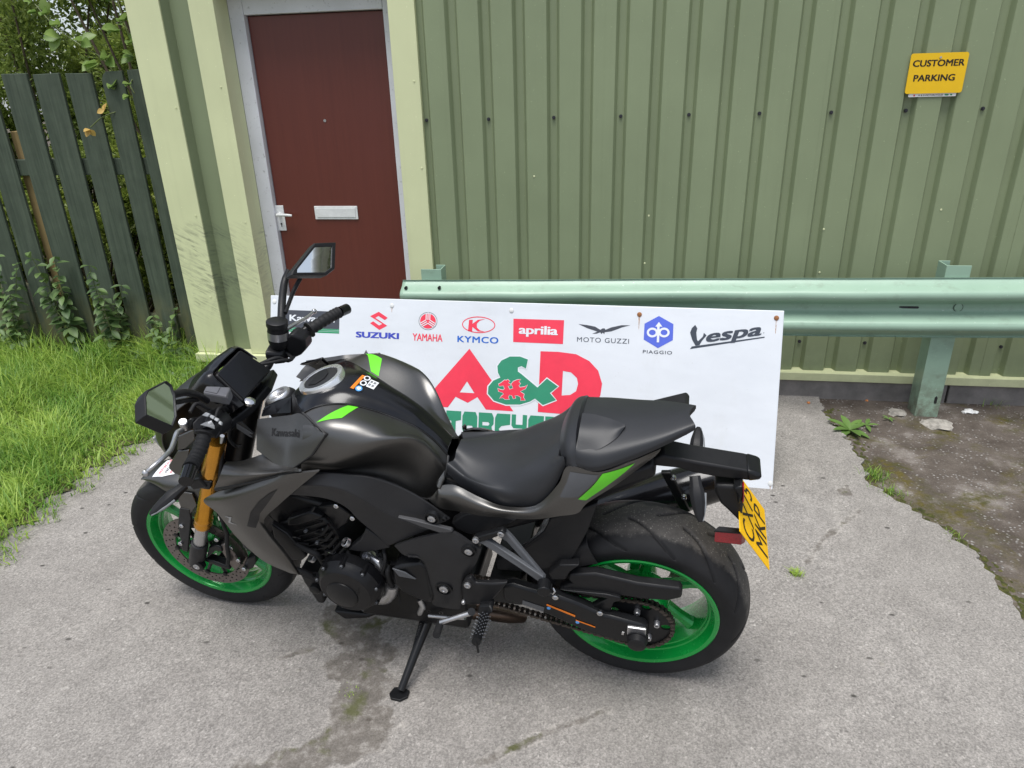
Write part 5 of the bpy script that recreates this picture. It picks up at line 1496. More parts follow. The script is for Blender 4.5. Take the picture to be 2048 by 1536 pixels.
# intake wing below the badge panel
wt = [(1.064,0.235,0.88), (1.019,0.232,0.878), (0.968,0.23,0.878), (0.917,0.228,0.881), (0.849,0.224,0.884)]
wm = [(1.067,0.262,0.863), (1.012,0.262,0.872), (0.961,0.258,0.879), (0.913,0.25,0.884), (0.851,0.235,0.89)]
wb_ = [(1.11,0.25,0.805), (1.043,0.252,0.828), (0.98,0.25,0.849), (0.921,0.245,0.869), (0.857,0.232,0.884)]
wu = [(1.086,0.2,0.858), (1.051,0.19,0.855), (1.011,0.185,0.869), (0.966,0.188,0.886), (0.926,0.2,0.862)]
patch('intake_wing', [wu, wt, wm, wb_], 'graphite', bike, 6, 5, .006, (0, 1, .2), 40, .0015)
patch('intake_wing', mir([wu, wt, wm, wb_]), 'graphite', bike, 4, 4, .006, (0, -1, .2), 40, .0015)
# lower shroud with the Z mark
SH = [
 [(1.117,0.238,0.78), (1.03,0.246,0.82), (0.953,0.246,0.853), (0.875,0.24,0.876), (0.798,0.226,0.883)],
 [(1.178,0.236,0.736), (1.081,0.262,0.783), (1,0.266,0.815), (0.929,0.256,0.836), (0.876,0.232,0.815)],
 [(1.148,0.24,0.701), (1.068,0.264,0.744), (1.011,0.266,0.767), (0.969,0.252,0.774), (0.943,0.232,0.752)],
 [(1.131,0.242,0.66), (1.075,0.262,0.698), (1.034,0.264,0.716), (1.013,0.254,0.715), (1.004,0.238,0.691)],
 [(1.116,0.24,0.608), (1.065,0.258,0.645), (1.031,0.26,0.662), (1.009,0.25,0.662), (1.002,0.236,0.645)],
 [(1.092,0.236,0.552), (1.047,0.252,0.584), (1.016,0.254,0.6), (0.994,0.246,0.602), (0.988,0.232,0.59)],
 [(1.062,0.228,0.495), (1.024,0.24,0.519), (0.999,0.242,0.533), (0.983,0.236,0.536), (0.978,0.224,0.53)],
 [(1.005,0.214,0.443), (0.987,0.222,0.455), (0.977,0.224,0.457), (0.973,0.22,0.452), (0.974,0.212,0.441)]]
shroud = patch('radiator_shroud', SH, 'graphite', bike, 6, 5, .006, Y, 60, .002)
patch('radiator_shroud', mir(SH), 'graphite', bike, 3, 3, .006, (0, -1, 0), 60, .002)
drape('air_vent', [(0.944,0.262,0.813), (0.917,0.258,0.828), (0.958,0.262,0.777), (0.999,0.262,0.728), (1.022,0.262,0.678), (1.043,0.264,0.687), (1.016,0.268,0.741), (0.981,0.268,0.782)], shroud, 'black', shroud, .0012)
MB().tube([tuple(Vector(p) + Vector((0, -.004, -.006))) for p in wb_], .006, 8).build('intake_shadow', 'black', shroud, 60)  # black tube stands in for the shadow gap below the wing
drape('z_mark', [(1.117,0.255,0.701), (1.082,0.26,0.713), (1.099,0.262,0.685), (1.072,0.264,0.686), (1.112,0.26,0.676), (1.097,0.258,0.702)], shroud, 'lens_smoke', shroud, .0012)
# frame cover sweeping back to the pivot
fc_t = [(0.843,0.19,0.834), (0.794,0.184,0.84), (0.744,0.176,0.833), (0.696,0.166,0.822), (0.634,0.154,0.789), (0.572,0.144,0.739), (0.504,0.138,0.67)]
fc_m = [(0.874,0.212,0.811), (0.811,0.208,0.814), (0.764,0.204,0.804), (0.718,0.198,0.772), (0.682,0.19,0.732), (0.643,0.182,0.701), (0.563,0.17,0.649)]
fc_b = [(0.928,0.198,0.756), (0.86,0.198,0.759), (0.809,0.197,0.752), (0.771,0.194,0.725), (0.749,0.19,0.68), (0.715,0.186,0.631), (0.685,0.18,0.578)]
fc = patch('frame_cover', [fc_t, fc_m], 'plastic_dark', bike, 6, 4, .008, Y, 60, .002)
patch('cover_lower_face', [fc_m, fc_b], 'plastic_dark', fc, 6, 4, .008, Y, 60, .002)
patch('frame_cover', mir([fc_t, fc_m, fc_b]), 'plastic_dark', bike, 3, 3, .008, (0, -1, 0), 60, .002)
lobe_t = [(0.664,0.185,0.588), (0.599,0.189,0.627), (0.525,0.19,0.662), (0.484,0.182,0.666), (0.444,0.182,0.634), (0.414,0.18,0.609)]
lobe_m = [(0.636,0.19,0.559), (0.588,0.195,0.576), (0.528,0.195,0.599), (0.482,0.192,0.603), (0.454,0.187,0.573), (0.435,0.18,0.551)]
lobe_l = [(0.59,0.188,0.55), (0.566,0.194,0.518), (0.532,0.195,0.513), (0.504,0.192,0.503), (0.483,0.186,0.487), (0.471,0.178,0.48)]
lobe_b = [(0.591,0.177,0.342), (0.573,0.182,0.342), (0.55,0.182,0.34), (0.528,0.18,0.337), (0.516,0.176,0.334), (0.508,0.172,0.333)]
lob = patch('frame_side_plate', [lobe_t, lobe_m, lobe_l, lobe_b], 'plastic_dark', bike, 5, 6, .01, Y, 60, .002)
plate('highlight_facet', [(0.629,0.195,0.713), (0.584,0.194,0.707), (0.488,0.184,0.677), (0.485,0.184,0.669), (0.519,0.188,0.665), (0.57,0.194,0.688)], .012, 'frame_highlight', fc, .002)  # painted highlight: lighter plate over the cover facet that catches the light
plate('frame_spar', [(0.747,0.17,0.627), (0.69,0.17,0.573), (0.688,0.17,0.558), (0.767,0.17,0.526), (0.823,0.17,0.526), (0.775,0.17,0.577)], .03, 'plastic_dark', bike, .004)
for p, r in (((0.538,0.182,0.71), .011), ((0.447,0.188,0.606), .011), ((0.537,0.194,0.442), .013)):
    cup = MB().lathe([(-.01, r * 1.9), (.0015, r * 1.9), (.002, r * 1.6), (-.004, r * 1.5), (-.004, .0002)], p, Y, 24).build('bolt_recess', 'satin_black', lob, 40)
    bolt(Vector(p) + Vector((0, .0, 0)), r, lob, 'alloy')
bolt((0.509,0.17,0.702), .008, lob, 'satin_black')

# ---------------------------------------------------------------- engine
eng = MB()
eng.box((.5, -.16, .2), (.86, .15, .46))
e0 = eng.build('engine', 'engine_black', bike, 0, .015)
MB().prism([(1.045,0.16,0.582), (0.954,0.16,0.627), (0.88,0.16,0.638), (0.855,0.16,0.591), (0.831,0.16,0.464), (0.829,0.16,0.423), (0.915,0.16,0.407), (0.942,0.16,0.455), (0.985,0.16,0.513), (1.037,0.16,0.562)], (0, -.32, 0)).build('cylinder_block', 'engine_black', e0, 30, .008)
MB().prism([(0.983,0.175,0.631), (0.903,0.175,0.672), (0.868,0.175,0.657), (0.879,0.175,0.647), (0.953,0.175,0.612), (0.993,0.175,0.602)], (0, -.35, 0)).build('cylinder_head', 'engine_black', e0, 30, .006)
for k in range(5):
    t = k / 4
    a = Vector((0.913,0.165,0.58)).lerp(Vector((0.895,0.165,0.48)), t); b = Vector((0.862,0.165,0.616)).lerp(Vector((0.836,0.165,0.526)), t)
    MB().tube([tuple(a), tuple(a.lerp(b, .5) + Vector((-.004, .012, -.006))), tuple(b)], .006, 8).build('cooling_fin', 'engine_black', e0, 40)
for k in range(3):
    a = Vector((1.005,0.165,0.546)).lerp(Vector((0.966,0.165,0.504)), k/2); b = Vector((0.969,0.165,0.543)).lerp(Vector((0.926,0.165,0.507)), k/2)
    MB().tube([tuple(a), tuple(b)], .005, 8).build('cooling_fin', 'engine_black', e0, 40)
gc = Vector((0.828,0.235,0.418))
gen = MB().lathe([(-.06, .1), (-.03, .099), (-.024, .094), (-.008, .086), (-.002, .078), (-.001, .0002)], gc, (0.04, 1, .02), 48).build('generator_cover', 'engine_black', e0, 35)
MB().lathe([(-.004, .05), (.0, .049), (.002, .045), (.0022, .0002)], gc + Vector((.012, .001, -.014)), (0.04, 1, .02), 40).build('cover_disc', 'satin_black', gen, 35)
for p in ((1065,1130), (1010,1210), (930,1280)): pass
MB().prism([(0.779,0.236,0.453), (0.767,0.232,0.443), (0.78,0.236,0.423), (0.796,0.238,0.418)], (0, -.014, 0)).build('cover_rib', 'engine_black', gen, 30, .003)
for p in ((645,1048), (868,1012), (1055,995), (1222,1118), (1195,1252), (980,1412)):
    a = qb(p[0] if False else 0,0,.2) if False else None
for p in ((0.908,0.2,0.422), (0.849,0.19,0.435), (0.795,0.19,0.452), (0.759,0.19,0.413), (0.77,0.2,0.372)):
    MB().cyl((p[0], p[1] - .04, p[2]), p, .011, n=12).build('bolt_boss', 'engine_black', e0, 40)
    bolt(p, .007, e0)
for p in ((0.803,0.19,0.727), (0.768,0.185,0.681)): bolt(p, .0075, e0)
for k in range(9):
    a = 2*math.pi*k/9 + .2
    p = gc + Vector((.094*math.cos(a), -.02, .094*math.sin(a)))
    MB().cyl(p + Vector((0, -.03, 0)), p + Vector((0, .002, 0)), .009, n=10).build('bolt_boss', 'engine_black', gen, 40)
    bolt(p + Vector((0, .002, 0)), .005, gen, 'bracket_grey', name='cover_bolt')
# thin cast fins across the cylinder block, spark plug caps, coolant hoses
for k in range(9):
    t = k / 8
    a = Vector((0.979,0.163,0.578)).lerp(Vector((0.91,0.163,0.423)), t); b = Vector((0.88,0.163,0.631)).lerp(Vector((0.829,0.163,0.464)), t)
    MB().prism([a, b, b + Vector((.0, .0, -.004)), a + Vector((0, 0, -.004))], (0, .006, 0)).build('casting_rib', 'engine_black', e0, 0, .001)
for k in range(3):
    p = Vector((0.981,0.15,0.597)).lerp(Vector((0.902,0.15,0.631)), k / 2)
    MB().lathe([(0, .011), (.02, .011), (.024, .008), (.024, .0002)], p, (.3, .5, .8), 14).build('plug_cap', 'rubber', e0, 40)
for off, rr, P in ((0, .009, ((0.932,0.15,0.426), (0.928,0.17,0.49), (0.96,0.17,0.507), (1.005,0.165,0.53), (1.039,0.16,0.547))), (0, .0075, ((0.711,0.16,0.474), (0.712,0.175,0.455), (0.715,0.17,0.404), (0.711,0.16,0.362))), (0, .006, ((0.848,0.15,0.504), (0.824,0.17,0.509), (0.836,0.17,0.481), (0.824,0.16,0.447))), (0, .005, ((0.721,0.15,0.526), (0.712,0.17,0.507), (0.727,0.175,0.46), (0.761,0.17,0.403)))):
    MB().tube([tuple(p) for p in crom(P, np.linspace(0, len(P) - 1, 20))], rr, 10).build('hose', 'rubber', e0, 60)
for p in ((0.949,0.17,0.472), (0.825,0.165,0.553), (0.876,0.165,0.516), (0.782,0.15,0.487)):
    MB().lathe([(-.006, .014), (.006, .014), (.007, .012)], p, (.4, .3, .7), 16).build('hose_clip', 'alloy', e0, 60)
for p in ((0.942,0.168,0.585), (0.881,0.168,0.599), (0.847,0.166,0.5), (0.897,0.168,0.442), (0.917,0.168,0.541)): bolt(p, .0055, e0, 'bracket_grey')
plate('engine_mount', [(0.886,0.16,0.677), (0.821,0.165,0.704), (0.784,0.165,0.668), (0.81,0.16,0.625), (0.847,0.155,0.591), (0.862,0.155,0.636)], .02, 'engine_black', e0, .004)
MB().tube([(0.81,0.12,0.45), (0.772,0.14,0.475), (0.748,0.15,0.471), (0.743,0.15,0.443)], .016, 12).build('water_pipe', 'alloy', e0, 60)
MB().lathe([(0, .085), (.02, .083), (.026, .076), (.026, .0002)], (0.8,0.135,0.376), Y, 36).build('clutch_housing', 'engine_black', e0, 35)
MB().tube([(0.772,0.15,0.302), (0.744,0.165,0.33), (0.723,0.165,0.358), (0.718,0.16,0.384)], .022, 12).build('water_pump', 'alloy', e0, 60)
plate('sprocket_cover', [(0.679,0.2,0.51), (0.65,0.195,0.519), (0.593,0.195,0.539), (0.576,0.19,0.518), (0.577,0.19,0.395), (0.589,0.19,0.358), (0.628,0.195,0.377), (0.671,0.2,0.412), (0.685,0.205,0.451)], .06, 'satin_black', e0, .01)
plate('cover_facet', [(0.677,0.203,0.513), (0.641,0.203,0.503), (0.613,0.2,0.475), (0.661,0.205,0.485)], .004, 'bracket_grey', e0, .001)
plate('sump', [(0.983,0.12,0.148), (0.865,0.12,0.155), (0.733,0.12,0.254), (0.726,0.12,0.241), (0.857,0.12,0.141), (0.948,0.12,0.113)], .24, 'engine_black', e0, .008)
MB().tube([(0.868,0.1,0.128), (0.741,0.1,0.224)], .012, 10).build('exhaust_pipe', 'alloy', e0, 60)
rad = MB().box((-.025, -.16, -.16), (.025, .16, .16), Matrix.Rotation(R_(-22), 4, 'Y')).build('radiator', 'radiator', bike, 0, .006); rad.location = (1.11, 0, .6)
plate('inner_panel', [(1.093,0.15,0.726), (0.961,0.15,0.705), (0.855,0.15,0.675), (0.905,0.15,0.621), (0.985,0.15,0.581), (1.054,0.15,0.57), (1.071,0.15,0.623)], .26, 'engine_black', bike, .01)
plate('radiator_side', [(1.044,0.175,0.604), (1.003,0.175,0.569), (0.964,0.175,0.479), (0.987,0.175,0.456), (1.035,0.175,0.455), (1.056,0.175,0.517)], .02, 'satin_black', e0, .004)
for k in range(4):
    MB().tube([(1.027,0.16,0.397), (0.999,0.165,0.397), (0.979,0.16,0.375)], .007, 8).build('hose', 'rubber', e0, 60).location = (-.004 * k, -.002 * k, -.011 * k)
MB().prism([(1.033,0.15,0.373), (0.953,0.15,0.372), (0.981,0.15,0.225), (1.005,0.15,0.224), (1.028,0.15,0.319)], (0, -.3, 0)).build('lower_cowl', 'plastic_black', bike, 30, .008)
MB().lathe([(0, .018), (.015, .018), (.018, .014), (.018, .0002)], (0.978,0.16,0.324), Y, 18).build('drain_plug', 'satin_black', e0, 40)
# dark core of frame, airbox and battery box behind the covers
MB().prism([(1.06, .085, .84), (.9, .085, .86), (.62, .07, .78), (.5, .07, .72), (.42, .08, .7), (.47, .09, .45), (.6, .1, .44), (.7, .1, .6), (.95, .12, .62), (1.08, .1, .72)], (0, -.17, 0)).build('main_frame', 'engine_black', bike, 30, .02)
MB().prism([(.46, .09, .76), (.2, .1, .78), (-.02, .06, .86), (-.03, .06, .82), (.2, .09, .68), (.36, .09, .6), (.46, .09, .6)], (0, -.18, 0)).build('rear_frame', 'plastic_black', bike, 30, .01)
hang = [(i, (0.731,0.14,0.489), (0.718,0.15,0.438), (0.711,0.15,0.346), (0.712,0.14,0.218)) for i in range(3)]
for i, *P in hang:
    MB().tube([(p[0] + .012 * i, p[1] - .004 * i, p[2] + .004 * i) for p in P], .0055, 8).build('hose', 'rubber', e0, 60)

# ---------------------------------------------------------------- seat and tail
sl_b = [(0.519,0.075,0.776), (0.464,0.1,0.748), (0.369,0.122,0.723), (0.314,0.128,0.735), (0.265,0.132,0.75), (0.22,0.13,0.809), (0.187,0.122,0.886)]
sl_m = [(0.518,0.068,0.804), (0.455,0.1,0.786), (0.365,0.128,0.779), (0.309,0.133,0.782), (0.259,0.135,0.803), (0.223,0.13,0.855), (0.192,0.12,0.911)]
sl_t = [(.506, .045, .8), (.45, .085, .785), (.39, .1, .788), (.345, .105, .803), (.295, .105, .832), (.25, .1, .86), (.21, .09, .89)]
sc_ = [(.502, 0, .818), (.45, 0, .805), (.39, 0, .803), (.34, 0, .815), (.29, 0, .842), (.245, 0, .872), (.2, 0, .905)]
s_i = [tuple(Vector(a).lerp(Vector(b), .5) + Vector((0, 0, .006))) for a, b in zip(sl_t, sc_)]
seat = patch('rider_seat', [sl_b, sl_m, sl_t, s_i, sc_, mir(s_i), mir(sl_t), mir(sl_m), mir(sl_b)], 'seat_vinyl', bike, 6, 5, .01, (0, 0, 1), 60, .003)
# raised lip at the back of the rider seat
lip0 = [(.178, .126, .875), (.195, .112, .893), (.206, .085, .905), (.212, .045, .912), (.214, 0, .914)]
lip1 = [(.152, .128, .892), (.162, .112, .928), (.166, .085, .948), (.168, .045, .96), (.168, 0, .964)]
both = lambda l: l + mir(l[:-1])[::-1]
patch('seat_bolster', [both(lip0), [tuple(Vector(a).lerp(Vector(b), .5) + Vector((.004, .004 if a[1] > 0 else -.004, .008))) for a, b in zip(both(lip0), both(lip1))], both(lip1)], 'seat_vinyl', seat, 5, 5, .014, (0, 0, 1), 60, .002)
pl_b = [(.172, .122, .888), (.145, .129, .884), (.102, .131, .887), (.03, .106, .908), (-.04, .08, .936), (-.09, .055, .955), (-.114, .042, .965)]
pl_s = [(.17, .122, .905), (.143, .129, .903), (.1, .13, .907), (.028, .105, .927), (-.04, .079, .951), (-.088, .054, .968), (-.113, .04, .976)]
pl_r = [(.168, .098, .934), (.14, .102, .932), (.1, .1, .935), (.028, .082, .948), (-.04, .062, .964), (-.085, .042, .975), (-.108, .03, .98)]
pl_c = [(.165, 0, .95), (.135, 0, .95), (.1, 0, .952), (.03, 0, .96), (-.035, 0, .971), (-.075, 0, .978), (-.098, 0, .98)]
pil = patch('pillion_seat', [pl_b, pl_s, pl_r, pl_c, mir(pl_r), mir(pl_s), mir(pl_b)], 'seat_vinyl', bike, 6, 6, .014, (0, 0, 1), 60, .004)
pd1 = [(.16, .108, .922), (.13, .11, .92), (.1, .1, .93), (.07, .075, .941), (.055, .05, .95)]
pd2 = [(.16, .065, .951), (.13, .066, .95), (.1, .06, .951), (.07, .055, .954), (.052, .045, .955)]
pd3 = [(.16, .01, .96), (.13, .012, .96), (.1, .02, .96), (.07, .03, .958), (.052, .04, .957)]
patch('pillion_pad', [pd1, pd2, pd3], 'seat_vinyl', pil, 5, 5, .012, (0, .5, 1), 60, .003).location = (0, .002, .006)
MB().prism([(.24, .1, .8), (.1, .11, .875), (-.1, .045, .95), (-.09, .04, .96), (.1, .1, .925), (.19, .1, .895), (.24, .1, .84)], (0, -.16, 0)).build('seat_base', 'plastic_black', pil, 30, .005)
tc_t = [(0.514,0.095,0.806), (0.529,0.118,0.774), (0.482,0.122,0.781), (0.414,0.128,0.751), (0.35,0.132,0.734), (0.266,0.138,0.755), (0.205,0.136,0.834), (0.179,0.13,0.891), (0.106,0.132,0.883), (0.033,0.11,0.905), (-0.037,0.06,0.913)]
tc_m = [(0.53,0.122,0.766), (0.525,0.14,0.753), (0.469,0.145,0.756), (0.405,0.148,0.737), (0.341,0.15,0.732), (0.263,0.152,0.743), (0.2,0.15,0.796), (0.168,0.146,0.826), (0.12,0.138,0.841), (0.045,0.115,0.873), (-0.034,0.062,0.905)]
tc_b = [(0.56,0.132,0.726), (0.533,0.135,0.704), (0.472,0.14,0.703), (0.41,0.142,0.699), (0.345,0.144,0.703), (0.267,0.145,0.712), (0.203,0.145,0.733), (0.157,0.142,0.748), (0.132,0.135,0.781), (0.057,0.112,0.837), (-0.025,0.06,0.888)]
tail = patch('tail_cowl', [tc_t, tc_m, tc_b], 'graphite', bike, 6, 8, .006, Y, 60, .002)
patch('tail_cowl', mir([tc_t, tc_m, tc_b]), 'graphite', bike, 3, 4, .006, (0, -1, 0), 60, .002)
drape('stripe', [(0.155,0.143,0.799), (0.136,0.139,0.793), (0.105,0.132,0.82), (0.022,0.102,0.898), (0.096,0.13,0.879), (0.109,0.135,0.857), (0.123,0.138,0.837)], tail, 'lime', tail, .0012)
drape('tail_panel', [(0.2,0.149,0.804), (0.181,0.138,0.851), (0.174,0.133,0.878), (0.106,0.133,0.875), (0.114,0.136,0.855), (0.156,0.143,0.806)], tail, 'bracket_grey', tail, .0008)
plate('under_cover', [(0.511,0.13,0.643), (0.461,0.13,0.688), (0.413,0.13,0.702), (0.322,0.125,0.681), (0.345,0.125,0.658), (0.415,0.125,0.618), (0.462,0.13,0.604), (0.498,0.13,0.622)], .03, 'plastic_dark', bike, .006)
# tail unit, lamp, plate hanger
tu = plate('tail_unit', [(0.009,0.034,0.833), (-0.04,0.034,0.87), (-0.115,0.034,0.858), (-0.24,0.034,0.844), (-0.272,0.03,0.833), (-0.281,0.03,0.828), (-0.279,0.03,0.816), (-0.249,0.034,0.811), (-0.172,0.034,0.814), (-0.118,0.034,0.821), (-0.084,0.034,0.831), (-0.017,0.034,0.832)], .068, 'plastic_black', bevel=.01)
plate('tail_lamp', [(-0.243,0.036,0.846), (-0.27,0.033,0.837), (-0.282,0.033,0.83), (-0.28,0.033,0.816), (-0.249,0.036,0.81)], .072, 'satin_black', tu, .009)
hg = plate('plate_hanger', [(-0.172,0.04,0.791), (-0.218,0.04,0.794), (-0.237,0.04,0.792), (-0.247,0.04,0.74), (-0.25,0.04,0.666), (-0.214,0.04,0.707), (-0.191,0.04,0.731), (-0.176,0.04,0.764)], .08, 'plastic_black', bevel=.008)
plate('lamp_bracket', [(-0.215,0.06,0.805), (-0.237,0.06,0.815), (-0.242,0.06,0.787), (-0.24,0.06,0.758), (-0.23,0.06,0.754), (-0.229,0.06,0.783)], .12, 'satin_black', hg, .006)
plate('lamp_lens', [(-0.236,0.062,0.814), (-0.24,0.062,0.817), (-0.245,0.062,0.766), (-0.241,0.062,0.759), (-0.24,0.062,0.787)], .02, 'reflector_red', hg, .003)
pt, pb = Vector((-.24, 0, .712)), Vector((-.325, 0, .584))
ed = (pb - pt).normalized(); pn = Vector((0, 1, 0)).cross(ed); pn = -pn if pn.x > 0 else pn
HW = .108
npl = MB().prism([pt + Vector((0, HW, 0)), pb + Vector((0, HW, 0)), pb + Vector((0, -HW, 0)), pt + Vector((0, -HW, 0))], -pn * .003).build('number_plate', 'plate_yellow', bike, 0, .001)
PH = (pb - pt).length
for s, v0, v1, u0, u1 in (('CX75', .5, .9, -.094, .094), ('MKP', .05, .45, -.078, .078)):
    # seen from behind the bike, left of the text is the bike's left side
    e2 = -ed; e1 = e2.cross(pn) ; e1 = Vector((0, -1, 0))
    me = fit_text(text_mesh(s, .05, .0), u0, u1, v0 * PH, v1 * PH)
    for v in me.vertices:
        p = v.co.copy(); v.co = pb + e1 * p.x + e2 * p.y + pn * .0008
    link('registration', me, 'sign_black', npl)
rf = Vector((-0.18,0.075,0.665)); 
MB().prism([(-0.182,0.075,0.665), (-0.252,0.062,0.655), (-0.254,0.062,0.612), (-0.184,0.075,0.626)], (-.012, -.012, 0)).build('reflector', 'reflector_red', bike, 0, .004)
MB().prism([(-0.181,0.076,0.67), (-0.252,0.063,0.658), (-0.252,0.063,0.654), (-0.18,0.076,0.665)], (-.012, -.014, .004)).build('reflector_frame', 'satin_black', bike, 0, .001)
MB().tube([(-0.255,0.04,0.613), (-0.266,0.02,0.626)], .01, 8).build('reflector_stay', 'satin_black', bike, 40)
def indicator(a, b, w, lens_side, name='indicator'):
    a, b = Vector(a), Vector(b); d = (b - a)
    ln = d.length; d.normalize(); s = d.cross(Vector((1, 0, 0))).normalized(); u = s.cross(d)
    rings = [(0, .75, .8), (.22, .9, .9), (.34, 1.15, 1.1), (.6, 1.0, 1.0), (.85, .6, .7), (1.0, .25, .3)]
    v = []; f = []
    for t, k1, k2 in rings:
        c = a + d * (ln * t)
        v += [c + s*w*k1*.5*x + u*w*k2*.6*y for x, y in ((1, .5), (.5, 1), (-.5, 1), (-1, .5), (-1, -.5), (-.5, -1), (.5, -1), (1, -.5))]
    for i in range(len(rings) - 1):
        f += [(i*8+j, i*8+(j+1) % 8, (i+1)*8+(j+1) % 8, (i+1)*8+j) for j in range(8)]
    f += [tuple(range(7, -1, -1)), tuple(range(len(v)-8, len(v)))]
    o = MB().add(v, f).build(name, 'plastic_black', bike, 40, .001)
    c0, c1 = a + d*ln*.38 + u*lens_side*w*.66, a + d*ln*.98 + u*lens_side*w*.22
    MB().tube([tuple(c0), tuple(c0.lerp(c1, .5) + u*lens_side*w*.06), tuple(c1)], [w*.2, w*.2, w*.08], 8).build('lens', 'lens_smoke', o, 60)
    return o
indicator((-0.121,0.075,0.849), (-0.141,0.15,0.77), .027, -1)
indicator((-0.123,-0.06,0.782), (-0.129,-0.15,0.823), .027, -1)
# right-hand silencer and its strap
sil = MB().lathe([(0, .0002), (0, .045), (.02, .062), (.28, .07), (.42, .066), (.45, .05), (.45, .034), (.4, .03)], (0.19,-0.19,0.387), Vector((-0.104,-0.24,0.507)) - Vector((0.19,-0.19,0.387)), 28).build('silencer', 'gloss_black', bike, 40)
MB().prism([(-0.037,-0.1,0.69), (-0.065,-0.1,0.694), (-0.128,-0.12,0.531), (-0.101,-0.12,0.531)], (0, -.016, 0)).build('silencer_strap', 'satin_black', sil, 0, .004)
for p in ((-0.072,-0.1,0.677), (-0.106,-0.115,0.594)): bolt(p, .008, sil)
MB().tube([(0.623,0.03,0.11), (0.509,0,0.096), (0.427,-0.03,0.055), (0.39,-0.06,0.016)], [.022, .026, .026, .02], 14).build('exhaust_box', 'exhaust_bronze', bike, 60)

# ---------------------------------------------------------------- footrests, levers, stand
ps = MB().prism([(0.435,0.17,0.641), (0.408,0.17,0.646), (0.394,0.17,0.64), (0.242,0.205,0.561), (0.244,0.205,0.537), (0.255,0.205,0.539), (0.404,0.17,0.62), (0.433,0.17,0.618)], (0, -.014, 0)).build('pillion_bracket', 'bracket_grey', bike, 0, .003)
MB().prism([(0.37,0.16,0.666), (0.349,0.16,0.672), (0.332,0.165,0.657), (0.238,0.2,0.551), (0.248,0.2,0.538), (0.346,0.165,0.636), (0.368,0.16,0.645)], (0, -.014, 0)).build('bracket_arm', 'bracket_grey', ps, 0, .003)
plate('bracket_head', [(0.433,0.175,0.646), (0.403,0.175,0.661), (0.352,0.175,0.687), (0.341,0.175,0.678), (0.403,0.175,0.638), (0.428,0.175,0.627)], .02, 'satin_black', ps, .004)
for p in ((0.426,0.178,0.643), (0.356,0.172,0.672)): bolt(p, .0095, ps, 'alloy')
MB().cyl((0.242,0.2,0.539), (0.237,0.235,0.539), .018, n=14).prism([(0.244,0.22,0.538), (0.219,0.22,0.537), (0.226,0.215,0.501), (0.253,0.215,0.498)], (0, -.02, 0)).build('folded_peg', 'satin_black', ps, 30, .003)
MB().tube([(0.215,0.22,0.544), (0.209,0.225,0.537), (0.215,0.225,0.525)], .003, 6).build('spring_clip', 'chrome', ps, 60)
hg2 = plate('footrest_bracket', [(0.479,0.2,0.476), (0.466,0.2,0.504), (0.448,0.2,0.515), (0.438,0.2,0.492), (0.39,0.2,0.5), (0.345,0.2,0.512), (0.367,0.2,0.473), (0.392,0.2,0.433), (0.412,0.2,0.408), (0.434,0.2,0.401), (0.484,0.2,0.395)], .018, 'plastic_black', bevel=.005)
bolt((0.46,0.202,0.484), .01, hg2, 'alloy'); bolt((0.481,0.202,0.407), .006, hg2, 'alloy')
MB().prism([(0.431,0.215,0.418), (0.397,0.215,0.428), (0.388,0.23,0.42), (0.409,0.235,0.39), (0.435,0.225,0.39)], (0, -.035, 0)).build('peg_mount', 'satin_black', hg2, 0, .004)
pg0, pg1 = Vector((0.412,0.235,0.399)), Vector((0.401,0.345,0.443))
pg = MB().cyl(pg0, pg1, .0145, .0125, 14).build('footpeg', 'satin_black', bike, 40)
kn = MB(); dd = (pg1 - pg0); uu = dd.normalized().orthogonal(); w_ = dd.normalized().cross(uu)
for i in range(13):
    for k in range(10):
        t = 2*math.pi*(k + .5*(i % 2))/10; c = pg0 + dd*(.08 + .88*i/13); r = .0145 - .002*i/13
        p = c + (uu*math.cos(t) + w_*math.sin(t))*r
        kn.cyl(p, p + (uu*math.cos(t) + w_*math.sin(t))*.0012, .0022, .0016, 5)
kn.build('peg_studs', 'bracket_grey', pg, 0)
MB().cyl(pg1, pg1 + Vector((-.004, .006, -.035)), .0035, n=8).build('peg_feeler', 'satin_black', pg, 40)
gl = MB().tube([(0.463,0.2,0.362), (0.49,0.21,0.355), (0.524,0.22,0.344), (0.552,0.225,0.331)], [.009, .0075, .007, .008], 8).tube([(0.495,0.18,0.304), (0.548,0.17,0.281), (0.617,0.165,0.268)], .006, 8).build('gear_lever', 'alloy', bike, 60)
MB().cyl((0.558,0.215,0.316), (0.551,0.27,0.331), .011, n=12).build('lever_rubber', 'rubber', gl, 40)
MB().cyl((0.456,0.215,0.386), (0.467,0.19,0.351), .011, n=14).build('lever_pivot', 'satin_black', gl, 40)
s0, s1 = Vector((0.648,0.13,0.182)), Vector((0.6864,0.317,0.0845))
st_ = MB().tube([tuple(s0 + Vector((0, 0, .03))), tuple(s0), tuple(s0.lerp(s1, .3)), tuple(s0.lerp(s1, .7)), tuple(s0.lerp(s1, .97))], [.02, .0175, .0145, .0125, .0115], 12).build('side_stand', 'satin_black', bike, 60)
ft = Vector((0.6913,0.312,0.0671))
fm = MB()
Mi = Matrix.Rotation(BIKE_LEAN, 4, 'X')
fm.prism([ft + (Mi @ Vector((x, y, 0))) for x, y in ((.03, .012), (.018, .028), (-.012, .03), (-.03, .012), (-.028, -.012), (.0, -.022), (.024, -.014))], Mi @ Vector((0, 0, .009)))
fm.build('stand_foot', 'satin_black', st_, 0, .002)
sp_ = MB(); e0_, e1_ = s0 + Vector((.012, .014, .015)), s0.lerp(s1, .34) + Vector((.008, .014, 0))
